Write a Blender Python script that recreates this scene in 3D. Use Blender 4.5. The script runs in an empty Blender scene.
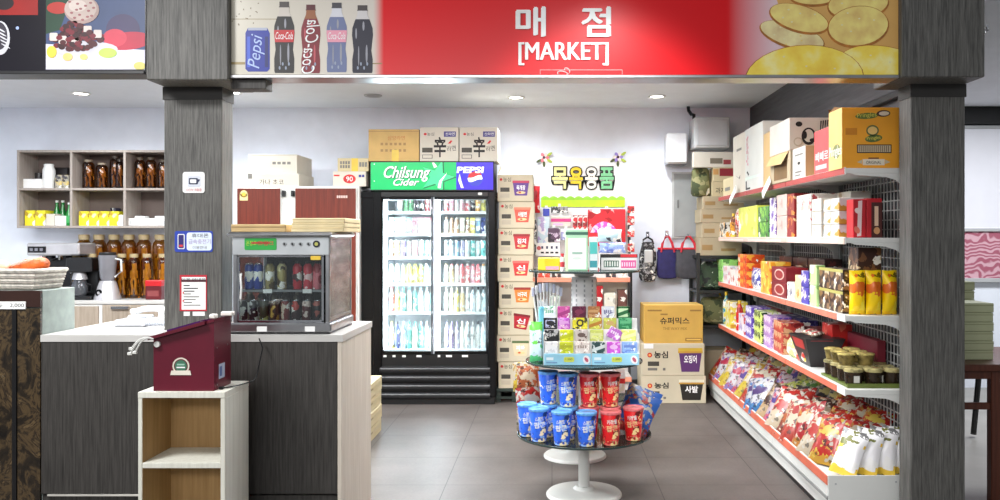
import bpy, bmesh, math, random
from mathutils import Vector, Matrix, Euler
random.seed(7)
SC = bpy.context.scene
COL = SC.collection
PI = math.pi
# ---------------------------------------------------------------- camera
F, PX, PY, H = 850.0, 552.0, 237.0, 1.4
cd = bpy.data.cameras.new('camera'); co = bpy.data.objects.new('camera', cd); COL.objects.link(co)
co.location = (0, 0, H); co.rotation_euler = (PI/2, 0, 0)
cd.sensor_fit = 'HORIZONTAL'; cd.sensor_width = 36; cd.lens = 36*F/1000
cd.shift_x = -(PX-500)/1000; cd.shift_y = -(250-PY)/1000
cd.clip_start = 0.05; cd.clip_end = 60
SC.camera = co
def X(px, Y): return (px-PX)/F*Y
def Z(py, Y): return H-(py-PY)/F*Y
def R(x0, x1, y0, y1, Y): return X(x0, Y), X(x1, Y), Z(y1, Y), Z(y0, Y)   # x0,x1,z0,z1
# ---------------------------------------------------------------- materials
def lin(c):
    r = []
    for v in c[:3]:
        v = v/255
        r.append(v/12.92 if v <= .04045 else ((v+.055)/1.055)**2.4)
    return (*r, 1)
MATS = {}
class NT:
    def __init__(s, name):
        s.m = bpy.data.materials.new(name); s.m.use_nodes = True
        s.t = s.m.node_tree; s.t.nodes.clear()
        s.out = s.n('ShaderNodeOutputMaterial')
    def n(s, t, **k):
        x = s.t.nodes.new(t)
        for a, b in k.items(): setattr(x, a, b)
        return x
    def l(s, a, b): s.t.links.new(a, b)
    def bsdf(s, rough=.5, metal=0, spec=.5):
        b = s.n('ShaderNodeBsdfPrincipled'); b.inputs['Roughness'].default_value = rough
        b.inputs['Metallic'].default_value = metal; b.inputs['Specular IOR Level'].default_value = spec
        s.l(b.outputs[0], s.out.inputs[0]); return b
    def coord(s, scale=(1, 1, 1), kind='Object'):
        tc = s.n('ShaderNodeTexCoord'); mp = s.n('ShaderNodeMapping'); mp.inputs['Scale'].default_value = scale
        s.l(tc.outputs[kind], mp.inputs[0]); return mp.outputs[0]
    def noise(s, vec, scale, detail=3, rough=.5):
        x = s.n('ShaderNodeTexNoise'); x.inputs['Scale'].default_value = scale; x.inputs['Detail'].default_value = detail
        x.inputs['Roughness'].default_value = rough; s.l(vec, x.inputs['Vector']); return x
    def ramp(s, fac, stops, interp='LINEAR'):
        r = s.n('ShaderNodeValToRGB'); cr = r.color_ramp; cr.interpolation = interp
        while len(cr.elements) < len(stops): cr.elements.new(.5)
        for e, (p, c) in zip(cr.elements, stops): e.position = p; e.color = lin(c)
        s.l(fac, r.inputs[0]); return r.outputs[0]
def mat(name, c, rough=.5, metal=0, var=.06, vs=6, spec=.5, bump=0, emit=0):
    if name in MATS: return MATS[name]
    t = NT(name); b = t.bsdf(rough, metal, spec); v = t.coord()
    nz = t.noise(v, vs)
    d = [max(0, x*(1-var)) for x in c]; u = [min(255, x*(1+var)) for x in c]
    col = t.ramp(nz.outputs[0], [(.3, d), (.7, u)])
    t.l(col, b.inputs['Base Color'])
    if bump:
        bp = t.n('ShaderNodeBump'); bp.inputs['Strength'].default_value = bump; bp.inputs['Distance'].default_value = .01
        n2 = t.noise(v, vs*6); t.l(n2.outputs[0], bp.inputs['Height']); t.l(bp.outputs[0], b.inputs['Normal'])
    if emit:
        t.l(col, b.inputs['Emission Color']); b.inputs['Emission Strength'].default_value = emit
    MATS[name] = t.m; return t.m
def C(c, rough=.45):
    return mat('paint_%d_%d_%d_%d' % (*c, int(rough*100)), c, rough, var=.03)
def woodgrain(name, c1, c2, scale=(30, 30, 1.2), rough=.55, ns=3, spec=.4):
    t = NT(name); b = t.bsdf(rough, 0, spec); v = t.coord(scale)
    nz = t.noise(v, ns, 6, .65)
    t.l(t.ramp(nz.outputs[0], [(.3, c1), (.68, c2)]), b.inputs['Base Color'])
    bp = t.n('ShaderNodeBump'); bp.inputs['Strength'].default_value = .15; bp.inputs['Distance'].default_value = .004
    t.l(nz.outputs[0], bp.inputs['Height']); t.l(bp.outputs[0], b.inputs['Normal'])
    MATS[name] = t.m; return t.m
def pk(name, base, c2, c3, scale=22, rough=.38, amt=.5, seed=0):
    """printed packaging: patches of colour laid over a base colour"""
    if name in MATS: return MATS[name]
    t = NT(name); b = t.bsdf(rough); v = t.coord()
    nz = t.noise(v, scale*.9, 2)
    mx = t.n('ShaderNodeMix', data_type='VECTOR'); mx.inputs[0].default_value = .06
    t.l(v, mx.inputs[4]); t.l(nz.outputs[1], mx.inputs[5])
    vo = t.n('ShaderNodeTexVoronoi'); vo.inputs['Scale'].default_value = scale
    ad = t.n('ShaderNodeVectorMath', operation='ADD'); ad.inputs[1].default_value = (seed*1.37, seed*.71, seed*2.1)
    t.l(mx.outputs[1], ad.inputs[0]); t.l(ad.outputs[0], vo.inputs['Vector'])
    sp = t.n('ShaderNodeSeparateColor'); t.l(vo.outputs['Color'], sp.inputs[0])
    a = 1-amt
    t.l(t.ramp(sp.outputs[0], [(0, base), (a, c2), (a+amt*.5, c3), (a+amt*.85, (245, 243, 235))], 'CONSTANT'), b.inputs['Base Color'])
    MATS[name] = t.m; return t.m
def bagmat(name, base, low, emb, split=.1, ez=.17, er=.05, fine=60, speck=(222, 214, 198)):
    """foil snack bag print: base colour, picture band at the bottom, emblem in the middle"""
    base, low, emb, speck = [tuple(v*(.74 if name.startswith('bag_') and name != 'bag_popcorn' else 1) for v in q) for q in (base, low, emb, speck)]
    if name in MATS: return MATS[name]
    t = NT(name); b = t.bsdf(.28, 0, .6); v = t.coord()
    nz = t.noise(v, 25, 3)
    mx = t.n('ShaderNodeMix', data_type='VECTOR'); mx.inputs[0].default_value = .09
    t.l(v, mx.inputs[4]); t.l(nz.outputs[1], mx.inputs[5])
    sx = t.n('ShaderNodeSeparateXYZ'); t.l(mx.outputs[1], sx.inputs[0])
    lt = t.n('ShaderNodeMath', operation='LESS_THAN'); lt.inputs[1].default_value = split+.03; t.l(sx.outputs[2], lt.inputs[0])
    vo = t.n('ShaderNodeTexVoronoi'); vo.inputs['Scale'].default_value = fine; t.l(v, vo.inputs['Vector'])
    sp = t.n('ShaderNodeSeparateColor'); t.l(vo.outputs['Color'], sp.inputs[0])
    lowc = t.ramp(sp.outputs[0], [(0, low), (.45, [x*.6 for x in low]), (.6, low), (.8, emb), (.9, speck)], 'CONSTANT')
    v2 = t.n('ShaderNodeTexVoronoi'); v2.inputs['Scale'].default_value = fine*.75; t.l(mx.outputs[1], v2.inputs['Vector'])
    s2 = t.n('ShaderNodeSeparateColor'); t.l(v2.outputs['Color'], s2.inputs[0])
    dk = [x*.45 for x in base]
    upc = t.ramp(s2.outputs[1], [(0, base), (.5, emb), (.58, base), (.68, low), (.76, dk), (.82, speck), (.9, base)], 'CONSTANT')
    m1 = t.n('ShaderNodeMix', data_type='RGBA'); t.l(lt.outputs[0], m1.inputs[0]); t.l(upc, m1.inputs[6]); t.l(lowc, m1.inputs[7])
    sb = t.n('ShaderNodeVectorMath', operation='SUBTRACT'); sb.inputs[1].default_value = (.045, .045, ez+.045); t.l(mx.outputs[1], sb.inputs[0])
    ml = t.n('ShaderNodeVectorMath', operation='MULTIPLY'); ml.inputs[1].default_value = (.75, 0, 1.3); t.l(sb.outputs[0], ml.inputs[0])
    ln = t.n('ShaderNodeVectorMath', operation='LENGTH'); t.l(ml.outputs[0], ln.inputs[0])
    l2 = t.n('ShaderNodeMath', operation='LESS_THAN'); l2.inputs[1].default_value = er; t.l(ln.outputs[1], l2.inputs[0])
    m2 = t.n('ShaderNodeMix', data_type='RGBA'); t.l(l2.outputs[0], m2.inputs[0]); t.l(m1.outputs[2], m2.inputs[6]); m2.inputs[7].default_value = lin(emb)
    t.l(m2.outputs[2], b.inputs['Base Color'])
    MATS[name] = t.m; return t.m
def glass(name, tint=(245, 250, 250), gloss=.9, f0=.06):
    if name in MATS: return MATS[name]
    t = NT(name); tr = t.n('ShaderNodeBsdfTransparent'); gl = t.n('ShaderNodeBsdfGlossy'); mx = t.n('ShaderNodeMixShader')
    v = t.coord(); nz = t.noise(v, 4, 1)
    t.l(t.ramp(nz.outputs[0], [(.2, tint), (.8, [x*.97 for x in tint])]), tr.inputs[0])
    gl.inputs['Roughness'].default_value = .03; gl.inputs[0].default_value = (gloss, gloss, gloss, 1)
    lw = t.n('ShaderNodeLayerWeight'); lw.inputs[0].default_value = .25
    mm = t.n('ShaderNodeMath', operation='MULTIPLY_ADD'); mm.inputs[1].default_value = .6; mm.inputs[2].default_value = f0
    t.l(lw.outputs['Fresnel'], mm.inputs[0]); t.l(mm.outputs[0], mx.inputs[0])
    t.l(tr.outputs[0], mx.inputs[1]); t.l(gl.outputs[0], mx.inputs[2]); t.l(mx.outputs[0], t.out.inputs[0])
    MATS[name] = t.m; return t.m
def emis(name, c, s):
    if name in MATS: return MATS[name]
    t = NT(name); e = t.n('ShaderNodeEmission'); e.inputs[0].default_value = lin(c); e.inputs[1].default_value = s
    t.l(e.outputs[0], t.out.inputs[0]); MATS[name] = t.m; return t.m
# ---------------------------------------------------------------- lettering
_TX = {}
def text_geo(s, shear=0, offset=0, extr=0):
    k = (s, shear, offset, extr)
    if k in _TX: return _TX[k]
    cu = bpy.data.curves.new('lettering', 'FONT'); cu.body = s; cu.size = 1; cu.resolution_u = 3; cu.shear = shear; cu.offset = offset; cu.extrude = extr
    cu.align_x = 'CENTER'
    ob = bpy.data.objects.new('lettering', cu); COL.objects.link(ob)
    dg = bpy.context.evaluated_depsgraph_get(); dg.update()
    ev = ob.evaluated_get(dg); me = ev.to_mesh()
    vs = [tuple(v.co) for v in me.vertices]; fs = [tuple(p.vertices) for p in me.polygons]
    ev.to_mesh_clear(); bpy.data.objects.remove(ob); bpy.data.curves.remove(cu)
    xs = [v[0] for v in vs] or [0, 1]; ys = [v[1] for v in vs] or [0, 1]
    _TX[k] = (vs, fs, min(xs), max(xs), min(ys), max(ys)); return _TX[k]
# ---------------------------------------------------------------- mesh builder
class Fr:
    """a face to print on: origin, right, up"""
    def __init__(s, o, u=(1, 0, 0), v=(0, 0, 1)):
        s.o = Vector(o); s.u = Vector(u); s.v = Vector(v); s.n = s.u.cross(s.v)
    def p(s, a, b, c=0): return s.o+s.u*a+s.v*b+s.n*c
def front(x0, y, z0): return Fr((x0, y, z0))
def leftface(x, y1, z0): return Fr((x, y1, z0), (0, -1, 0))     # seen from the aisle: right is nearer
def rightface(x, y0, z0): return Fr((x, y0, z0), (0, 1, 0))
class MB:
    def __init__(s): s.v = []; s.f = []; s.m = []; s.sm = []; s.mats = []
    def mi(s, m):
        if m not in s.mats: s.mats.append(m)
        return s.mats.index(m)
    def add(s, vs, fs, m, smooth=False, M=None):
        o = len(s.v); i = s.mi(m)
        s.v += [tuple(M @ Vector(v)) if M else tuple(v) for v in vs]
        for f in fs: s.f.append(tuple(o+k for k in f)); s.m.append(i); s.sm.append(smooth)
        return s
    def box(s, x0, x1, y0, y1, z0, z1, m, b=0, M=None):
        lo = (min(x0, x1), min(y0, y1), min(z0, z1)); hi = (max(x0, x1), max(y0, y1), max(z0, z1))
        b = min(b, .45*min(hi[i]-lo[i] for i in range(3)))
        if b <= 0:
            vs = [(x, y, z) for x in (lo[0], hi[0]) for y in (lo[1], hi[1]) for z in (lo[2], hi[2])]
            return s.add(vs, [(0, 1, 3, 2), (4, 6, 7, 5), (0, 4, 5, 1), (2, 3, 7, 6), (0, 2, 6, 4), (1, 5, 7, 3)], m, M=M)
        vs = []; ix = {}
        for sx in (0, 1):
            for sy in (0, 1):
                for sz in (0, 1):
                    sg = (sx, sy, sz)
                    for a in range(3):
                        ix[(sg, a)] = len(vs)
                        vs.append([(hi[k]-(0 if k == a else b)) if sg[k] else (lo[k]+(0 if k == a else b)) for k in range(3)])
        fs = []
        for a in range(3):
            p, q = [k for k in range(3) if k != a]
            for sa in (0, 1):
                l = []
                for sp, sq in ((0, 0), (1, 0), (1, 1), (0, 1)):
                    sg = [0]*3; sg[a] = sa; sg[p] = sp; sg[q] = sq; l.append(ix[(tuple(sg), a)])
                fs.append(l)
            for sp in (0, 1):
                for sq in (0, 1):
                    g0 = [0]*3; g1 = [0]*3
                    g0[p] = g1[p] = sp; g0[q] = g1[q] = sq; g0[a] = 0; g1[a] = 1
                    fs.append((ix[(tuple(g0), p)], ix[(tuple(g1), p)], ix[(tuple(g1), q)], ix[(tuple(g0), q)]))
        for sx in (0, 1):
            for sy in (0, 1):
                for sz in (0, 1): fs.append([ix[((sx, sy, sz), a)] for a in range(3)])
        return s.add(vs, fs, m, M=M)
    def lathe(s, prof, m, n=20, c=(0, 0, 0), axis='Z', M=None):
        vs = []; fs = []; k = len(prof)
        for i in range(n):
            a = 2*PI*i/n
            for r, z in prof:
                p = (r*math.cos(a), r*math.sin(a), z)
                if axis == 'Y': p = (p[0], p[2], p[1])
                if axis == 'X': p = (p[2], p[0], p[1])
                vs.append((p[0]+c[0], p[1]+c[1], p[2]+c[2]))
        for i in range(n):
            j = (i+1) % n
            for q in range(k-1): fs.append((i*k+q, j*k+q, j*k+q+1, i*k+q+1))
        fs.append([i*k for i in range(n)][::-1]); fs.append([i*k+k-1 for i in range(n)])
        return s.add(vs, fs, m, True, M)
    def cyl(s, c, r, h, m, n=20, axis='Z', M=None, b=0):
        if b: return s.lathe([(r-b, 0), (r, b), (r, h-b), (r-b, h)], m, n, c, axis, M)
        return s.lathe([(r, 0), (r, h)], m, n, c, axis, M)
    def tube(s, pts, r, m, n=8):
        pts = [Vector(p) for p in pts]; vs = []; fs = []
        for i, p in enumerate(pts):
            d = (pts[min(i+1, len(pts)-1)]-pts[max(i-1, 0)]).normalized()
            up = Vector((0, 0, 1)) if abs(d.z) < .9 else Vector((1, 0, 0))
            a = d.cross(up).normalized(); bq = d.cross(a)
            for k in range(n):
                t = 2*PI*k/n; vs.append(p+(a*math.cos(t)+bq*math.sin(t))*r)
        for i in range(len(pts)-1):
            for k in range(n): fs.append((i*n+k, i*n+(k+1) % n, (i+1)*n+(k+1) % n, (i+1)*n+k))
        fs.append(list(range(n))); fs.append([(len(pts)-1)*n+k for k in range(n)])
        return s.add(vs, fs, m, True)
    def prism(s, fr, pts, m, c0=0, c1=.001, smooth=False):
        """polygon in a face's frame, from height c0 to c1 above it"""
        n = len(pts)
        vs = [fr.p(a, b, c1) for a, b in pts]
        fs = [list(range(n))]
        vs += [fr.p(a, b, c0) for a, b in pts]
        fs.append(list(range(n, 2*n))[::-1])
        for i in range(n): fs.append((i, (i+1) % n, n+(i+1) % n, n+i))
        return s.add(vs, fs, m, smooth)
    def rect(s, fr, a0, a1, b0, b1, m, c=.001): return s.prism(fr, [(a0, b0), (a1, b0), (a1, b1), (a0, b1)], m, 0, c)
    def rrect(s, fr, a0, a1, b0, b1, r, m, c=.001, c0=0):
        pts = []
        for cx, cy, t in ((a1-r, b0+r, -PI/2), (a1-r, b1-r, 0), (a0+r, b1-r, PI/2), (a0+r, b0+r, PI)):
            for k in range(5): pts.append((cx+r*math.cos(t+k*PI/8), cy+r*math.sin(t+k*PI/8)))
        return s.prism(fr, pts, m, c0, c)
    def oval(s, fr, a, b, ra, rb, m, c=.001, rot=0, n=24, clip=None, c0=0):
        pts = []
        for k in range(n):
            t = 2*PI*k/n; x = ra*math.cos(t); y = rb*math.sin(t)
            pts.append((a+x*math.cos(rot)-y*math.sin(rot), b+x*math.sin(rot)+y*math.cos(rot)))
        if clip: pts = clip_poly(pts, *clip)
        if len(pts) > 2: s.prism(fr, pts, m, c0, c)
        return s
    def text(s, fr, st, a0, a1, b0, b1, m, c=.0015, shear=0, offset=0, thick=0, keep=False, rot=0):
        vs, fs, x0, x1, y0, y1 = text_geo(st, shear, offset, .5 if thick else 0)
        if not vs: return s
        sx = (a1-a0)/max(1e-6, x1-x0); sy = (b1-b0)/max(1e-6, y1-y0)
        ox = oy = 0
        if keep:
            k = min(sx, sy); ox = ((a1-a0)-(x1-x0)*k)/2; oy = ((b1-b0)-(y1-y0)*k)/2; sx = sy = k
        o = []
        ca, cb = (a0+a1)/2, (b0+b1)/2
        for v in vs:
            a = a0+ox+(v[0]-x0)*sx; b = b0+oy+(v[1]-y0)*sy
            if rot:
                da, db = a-ca, b-cb; a = ca+da*math.cos(rot)-db*math.sin(rot); b = cb+da*math.sin(rot)+db*math.cos(rot)
            o.append(fr.p(a, b, c+(v[2]*thick if thick else 0)))
        return s.add(o, fs, m)
    def bag(s, w, h, t, m, seed=0, nu=10, nv=12, crimp=None):
        rnd = random.Random(seed); ph = [rnd.uniform(0, 6.28) for _ in range(4)]
        idx = {}; vs = []; fs = []
        for side in (-1, 1):
            for i in range(nu+1):
                for j in range(nv+1):
                    u = i/nu; v = j/nv
                    e = i in (0, nu) or j in (0, nv)
                    if e and side == 1: idx[(side, i, j)] = idx[(-1, i, j)]; continue
                    pu = max(0, 1-(2*u-1)**2)**.6; q = min(1, max(0, (v-.06)/.88)); pv = max(0, math.sin(PI*q))**.45
                    y = 0 if e else side*(t/2*pu*pv+.002+.05*t*math.sin(9*u+ph[0])*math.sin(11*v+ph[1])*pv)
                    x = (u-.5)*w*(1-.07*math.sin(PI*v))
                    z = v*h+.012*h*math.sin(PI*2*u+ph[2])*(v-.5)
                    idx[(side, i, j)] = len(vs); vs.append((x, y, z))
            for i in range(nu):
                for j in range(nv):
                    q = [idx[(side, i, j)], idx[(side, i+1, j)], idx[(side, i+1, j+1)], idx[(side, i, j+1)]]
                    fs.append(q if side == -1 else q[::-1])
        s.add(vs, fs, m, True)
        if crimp:
            s.box(-w/2, w/2, -.002, .002, h*.985, h*1.03, crimp); s.box(-w/2, w/2, -.002, .002, -.0*h, .03*h, crimp)
        return s
    def mesh(s, name, off=(0, 0, 0)):
        me = bpy.data.meshes.new(name)
        me.from_pydata([(v[0]-off[0], v[1]-off[1], v[2]-off[2]) for v in s.v], [], s.f)
        for m in s.mats: me.materials.append(m)
        for p, i, k in zip(me.polygons, s.m, s.sm): p.material_index = i; p.use_smooth = k
        bm = bmesh.new(); bm.from_mesh(me); bmesh.ops.recalc_face_normals(bm, faces=bm.faces)
        for e in bm.edges:
            if len(e.link_faces) == 2 and e.calc_face_angle(0) > .7: e.smooth = False
        bm.to_mesh(me); bm.free(); me.update()
        return me
def clip_poly(pts, x0, x1, y0, y1):
    for ax, lim, sg in ((0, x0, 1), (0, x1, -1), (1, y0, 1), (1, y1, -1)):
        out = []
        for i in range(len(pts)):
            p, q = pts[i-1], pts[i]
            ip, iq = (p[ax]-lim)*sg >= 0, (q[ax]-lim)*sg >= 0
            if ip != iq:
                t = (lim-p[ax])/(q[ax]-p[ax]); out.append((p[0]+t*(q[0]-p[0]), p[1]+t*(q[1]-p[1])))
            if iq: out.append(q)
        pts = out
        if not pts: break
    return pts
# ---------------------------------------------------------------- objects
def tag(o, label=None, cat=None, group=None, kind=None):
    if label: o['label'] = label
    if cat: o['category'] = cat
    if group: o['group'] = group
    if kind: o['kind'] = kind
    return o
def thing(name, label, cat, loc, group=None):
    o = bpy.data.objects.new(name, None); COL.objects.link(o); o.empty_display_size = .05; o.location = loc
    return tag(o, label, cat, group)
def rootof(o):
    while o.parent: o = o.parent
    return o
def part(mb, name, parent, label=None):
    off = rootof(parent).location
    o = bpy.data.objects.new(name, mb.mesh(name, off)); COL.objects.link(o); o.parent = parent
    if label: o['label'] = label
    return o
def lpart(mb, name, parent, label=None):                # geometry already local to its thing
    o = bpy.data.objects.new(name, mb.mesh(name)); COL.objects.link(o); o.parent = parent
    if label: o['label'] = label
    return o
def single(mb, name, label, cat, group=None):           # world coordinates, origin at the base
    xs = [v[0] for v in mb.v]; ys = [v[1] for v in mb.v]; zs = [v[2] for v in mb.v]
    off = ((min(xs)+max(xs))/2, (min(ys)+max(ys))/2, min(zs))
    o = bpy.data.objects.new(name, mb.mesh(name, off)); COL.objects.link(o); o.location = off
    return tag(o, label, cat, group)
def local(mb, name, label, cat, loc, rot=(0, 0, 0), group=None):
    o = bpy.data.objects.new(name, mb.mesh(name)); COL.objects.link(o); o.location = loc; o.rotation_euler = rot
    return tag(o, label, cat, group)
def struct(mb, name):
    o = bpy.data.objects.new(name, mb.mesh(name)); COL.objects.link(o); o['kind'] = 'structure'; return o
def dup(root, loc, rot=None, label=None, group=None):
    r = root.copy(); COL.objects.link(r); r.location = loc
    if rot is not None: r.rotation_euler = rot
    if label: r['label'] = label
    if group: r['group'] = group
    for ch in list(root.children):
        c = ch.copy(); COL.objects.link(c); c.parent = r
        for g in list(ch.children):
            d = g.copy(); COL.objects.link(d); d.parent = c
    return r
ORD = 'zeroth first second third fourth fifth sixth seventh eighth ninth tenth eleventh twelfth thirteenth fourteenth fifteenth sixteenth seventeenth eighteenth nineteenth twentieth'.split()
ORD += ['twenty-'+w for w in ORD[1:10]]
def place(n, i, a='left', b='right'):
    """the i-th of n counted from one end"""
    if i == 0: return a+'most'
    if i == n-1: return b+'most'
    return ORD[i+1]+' from the '+a
# ================================================================ shared materials
WALL = mat('wall_paint', (234, 239, 249), .7, var=.015)
CEIL = mat('ceiling_paint', (232, 235, 240), .75, var=.01)
DARKWOOD = woodgrain('dark_oak_laminate', (36, 34, 32), (72, 69, 66), ns=4)
PILLARWOOD = woodgrain('grey_oak_laminate', (52, 51, 49), (112, 110, 106), (34, 34, 1.6), ns=4)
PALEWOOD = woodgrain('pale_ash_laminate', (196, 184, 168), (222, 212, 198), ns=2.5)
CREAMWOOD = woodgrain('cream_melamine', (205, 203, 190), (222, 221, 210), ns=2)
TANWOOD = woodgrain('tan_back_board', (150, 116, 70), (176, 140, 92), ns=2)
REDWOOD = woodgrain('red_brown_veneer', (88, 30, 18), (118, 46, 28), rough=.4, ns=2)
GREIGE = woodgrain('greige_board', (150, 140, 132), (172, 162, 154), ns=2)
WHITE = mat('white_plastic', (236, 236, 234), .4, var=.01)
WHITEMETAL = mat('white_enamel', (225, 226, 222), .35, var=.015)
BLACK = mat('black_plastic', (16, 16, 18), .4)
BLACKG = mat('black_gloss', (9, 9, 11), .22, spec=.3)
STEEL = mat('brushed_steel', (170, 170, 172), .28, 1, var=.05, vs=14)
CHROME = mat('chrome', (205, 205, 208), .12, 1)
GREY = mat('grey_enamel', (178, 180, 182), .5, var=.02)
PAPER = mat('white_paper', (240, 240, 238), .8, var=.01)
KRAFT = mat('kraft_card', (200, 170, 120), .8, var=.05, vs=4)
KRAFT2 = mat('pale_kraft_card', (178, 164, 136), .8, var=.05, vs=4)
WCARD = mat('white_card', (208, 202, 188), .75, var=.03, vs=4)
CREAMCARD = mat('cream_card', (200, 186, 148), .75, var=.03, vs=4)
INK = mat('black_ink', (28, 26, 26), .6); GINK = mat('grey_ink', (120, 118, 112), .6); RINK = mat('red_ink', (200, 36, 36), .5)
BLINK = mat('blue_ink', (40, 50, 130), .5); WINK = mat('white_ink', (245, 245, 242), .5); DKLAB = mat('dark_label_ink', (70, 66, 58), .6)
TAPE = mat('yellow_tape', (214, 182, 60), .35)
GLASS = glass('clear_glass'); TIERGLASS = glass('tier_glass', (238, 247, 244), f0=.07)
# ================================================================ room
t = NT('floor_tile'); b = t.bsdf(.48, 0, .35); v = t.coord()
nz = t.noise(v, 2.2, 5, .6); n2 = t.noise(v, 60, 2)
mm = t.n('ShaderNodeMath', operation='MULTIPLY_ADD'); mm.inputs[1].default_value = .35; t.l(n2.outputs[0], mm.inputs[0]); t.l(nz.outputs[0], mm.inputs[2])
ca = t.ramp(mm.outputs[0], [(.4, (80, 74, 71)), (.9, (106, 99, 95))])
br = t.n('ShaderNodeTexBrick'); br.offset = 0; br.inputs['Scale'].default_value = 1; br.inputs['Brick Width'].default_value = .6; br.inputs['Row Height'].default_value = .6
br.inputs['Mortar Size'].default_value = .0025; t.l(v, br.inputs[0]); t.l(ca, br.inputs[1]); t.l(ca, br.inputs[2]); br.inputs[3].default_value = lin((52, 48, 46))
t.l(br.outputs[0], b.inputs['Base Color']); FLOOR = t.m
m = MB(); m.box(-6, 1.88, -1, 8.1, -.1, 0, FLOOR); struct(m, 'floor')
m = MB(); m.box(1.88, 8, -1, 8.1, -.1, 0, mat('hall_floor_stone', (150, 148, 143), .4, var=.05, vs=3, bump=.1)); struct(m, 'floor_hall')
m = MB(); m.box(-6, 8, 3.95, 8.1, 2.6, 2.7, CEIL); struct(m, 'ceiling')
m = MB(); m.box(-6, 8, 7.9, 8.1, 0, 2.6, WALL); struct(m, 'wall_back')
m = MB(); m.box(-6.1, -6, 3.95, 8.1, 0, 2.6, WALL); struct(m, 'wall_left')
WD = woodgrain('charcoal_board', (58, 58, 60), (84, 84, 86), (2, 1, 18), ns=2)
m = MB(); m.box(1.84, 1.92, 4.14, 7.9, 0, 2.6, WD); struct(m, 'wall_right')
m = MB(); m.box(1.8, 1.838, 4.14, 7.9, 2.13, 2.17, mat('dark_trim', (26, 26, 27), .5), .004); struct(m, 'trim_1')
m = MB(); m.box(1.925, 8, 7.8, 7.898, 2.44, 2.598, mat('hall_fascia', (14, 14, 16), .6)); struct(m, 'trim_2')
m = MB(); m.box(-6, 1.83, 7.88, 7.898, 0, .08, mat('skirting', (90, 88, 86), .5), .004); struct(m, 'baseboard_back')
# hall panel beyond the right pillar
m = MB()
fr = front(1.95, 7.86, 0)
m.box(2.0, 5.5, 7.86, 7.89, 1.47, 2.40, mat('panel_white', (232, 232, 240), .5, var=.01))
m.box(2.0, 5.5, 7.84, 7.895, 2.40, 2.43, GREY, .004); m.box(2.0, 5.5, 7.84, 7.895, 1.45, 1.48, GREY, .004); m.box(2.0, 5.5, 7.84, 7.895, .98, 1.02, GREY, .004)
pt = NT('pink_swirl_print'); pb = pt.bsdf(.5); pv = pt.coord((1, 1, 1)); pn = pt.noise(pv, 5, 3)
wv = pt.n('ShaderNodeTexWave', wave_type='RINGS'); wv.inputs['Scale'].default_value = 7; wv.inputs['Distortion'].default_value = 14; wv.inputs['Detail'].default_value = 1.5; pt.l(pv, wv.inputs[0])
pt.l(pt.ramp(wv.outputs[1], [(.3, (168, 92, 112)), (.75, (214, 170, 182))]), pb.inputs['Base Color'])
m.box(2.0, 5.5, 7.865, 7.89, 1.02, 1.45, pt.m)
o = single(m, 'wall_panel', 'long white wall panel with a pink swirl-patterned strip along its foot', 'wall panel')
# ceiling downlights
for i, (px, py, on, w) in enumerate([(81, 93, 1, 'nearest the menu sign, above the wall shelves'), (233, 92, 1, 'half hidden behind the left pillar'), (373, 95, 0, 'unlit, above the drink cooler'), (516, 97, 1, 'above the noodle carton tower'), (657, 96, 1, 'right of all, before the grey wall box')]):
    Y = 1.2*F/(237-py); x = X(px, Y)
    if on:
        sl = bpy.data.lights.new('downlight_lamp', 'SPOT'); sl.energy = 62; sl.color = (.93, .97, 1); sl.spot_size = 2.7; sl.spot_blend = 1; sl.shadow_soft_size = .06
        so = bpy.data.objects.new('downlight_lamp', sl); COL.objects.link(so); so.location = (x, Y, 2.58)
    d = thing('downlight', ('lit' if on else 'dark')+' round recessed ceiling downlight, '+w, 'downlight', (x, Y, 2.6), 'recessed ceiling downlights')
    m = MB(); m.lathe([(.052, -.001), (.075, -.001), (.075, -.008), (.07, -.012), (.052, -.004)], WHITEMETAL if on else GREY, 24); lpart(m, 'trim_ring', d)
    m = MB(); m.cyl((0, 0, -.006), .052, .005, emis('lamp_lens', (255, 252, 244), 14) if on else mat('dark_lens', (120, 120, 116), .3), 24); lpart(m, 'lens', d)
# pillars and their capitals
def pillar(x0, x1, cx0, cx1, cz, nm):
    m = MB(); m.box(x0, x1, 4.0, 4.137, 0, cz+.05, PILLARWOOD, .004); struct(m, 'pillar')
    m = MB(); m.box(cx0, cx1, 3.82, 4.16, cz, 2.75, PILLARWOOD, .005); m.box(x0-.004, x1+.004, 3.995, 4.14, cz-.06, cz, mat('neck_shade_band', (44, 42, 40), .6)); struct(m, 'pillar_capital')  # dark band at the neck carries the capital's shade in its colour
pillar(-1.826, -1.553, -1.825, -1.456, 2.106, 'left')
pillar(1.689, 1.944, 1.573, 1.946, 2.119, 'right')
# hook on the right capital
m = MB(); m.tube([(1.946, 3.9, 2.342), (1.965, 3.9, 2.342), (1.985, 3.9, 2.338), (2.0, 3.9, 2.35), (1.995, 3.9, 2.366), (1.978, 3.9, 2.37)], .006, CHROME)
m.cyl((1.9465, 3.9, 2.342), .014, .004, CHROME, 12, 'X')
single(m, 'coat_hook', 'small metal hook on the side of the right pillar top', 'hook')
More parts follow.
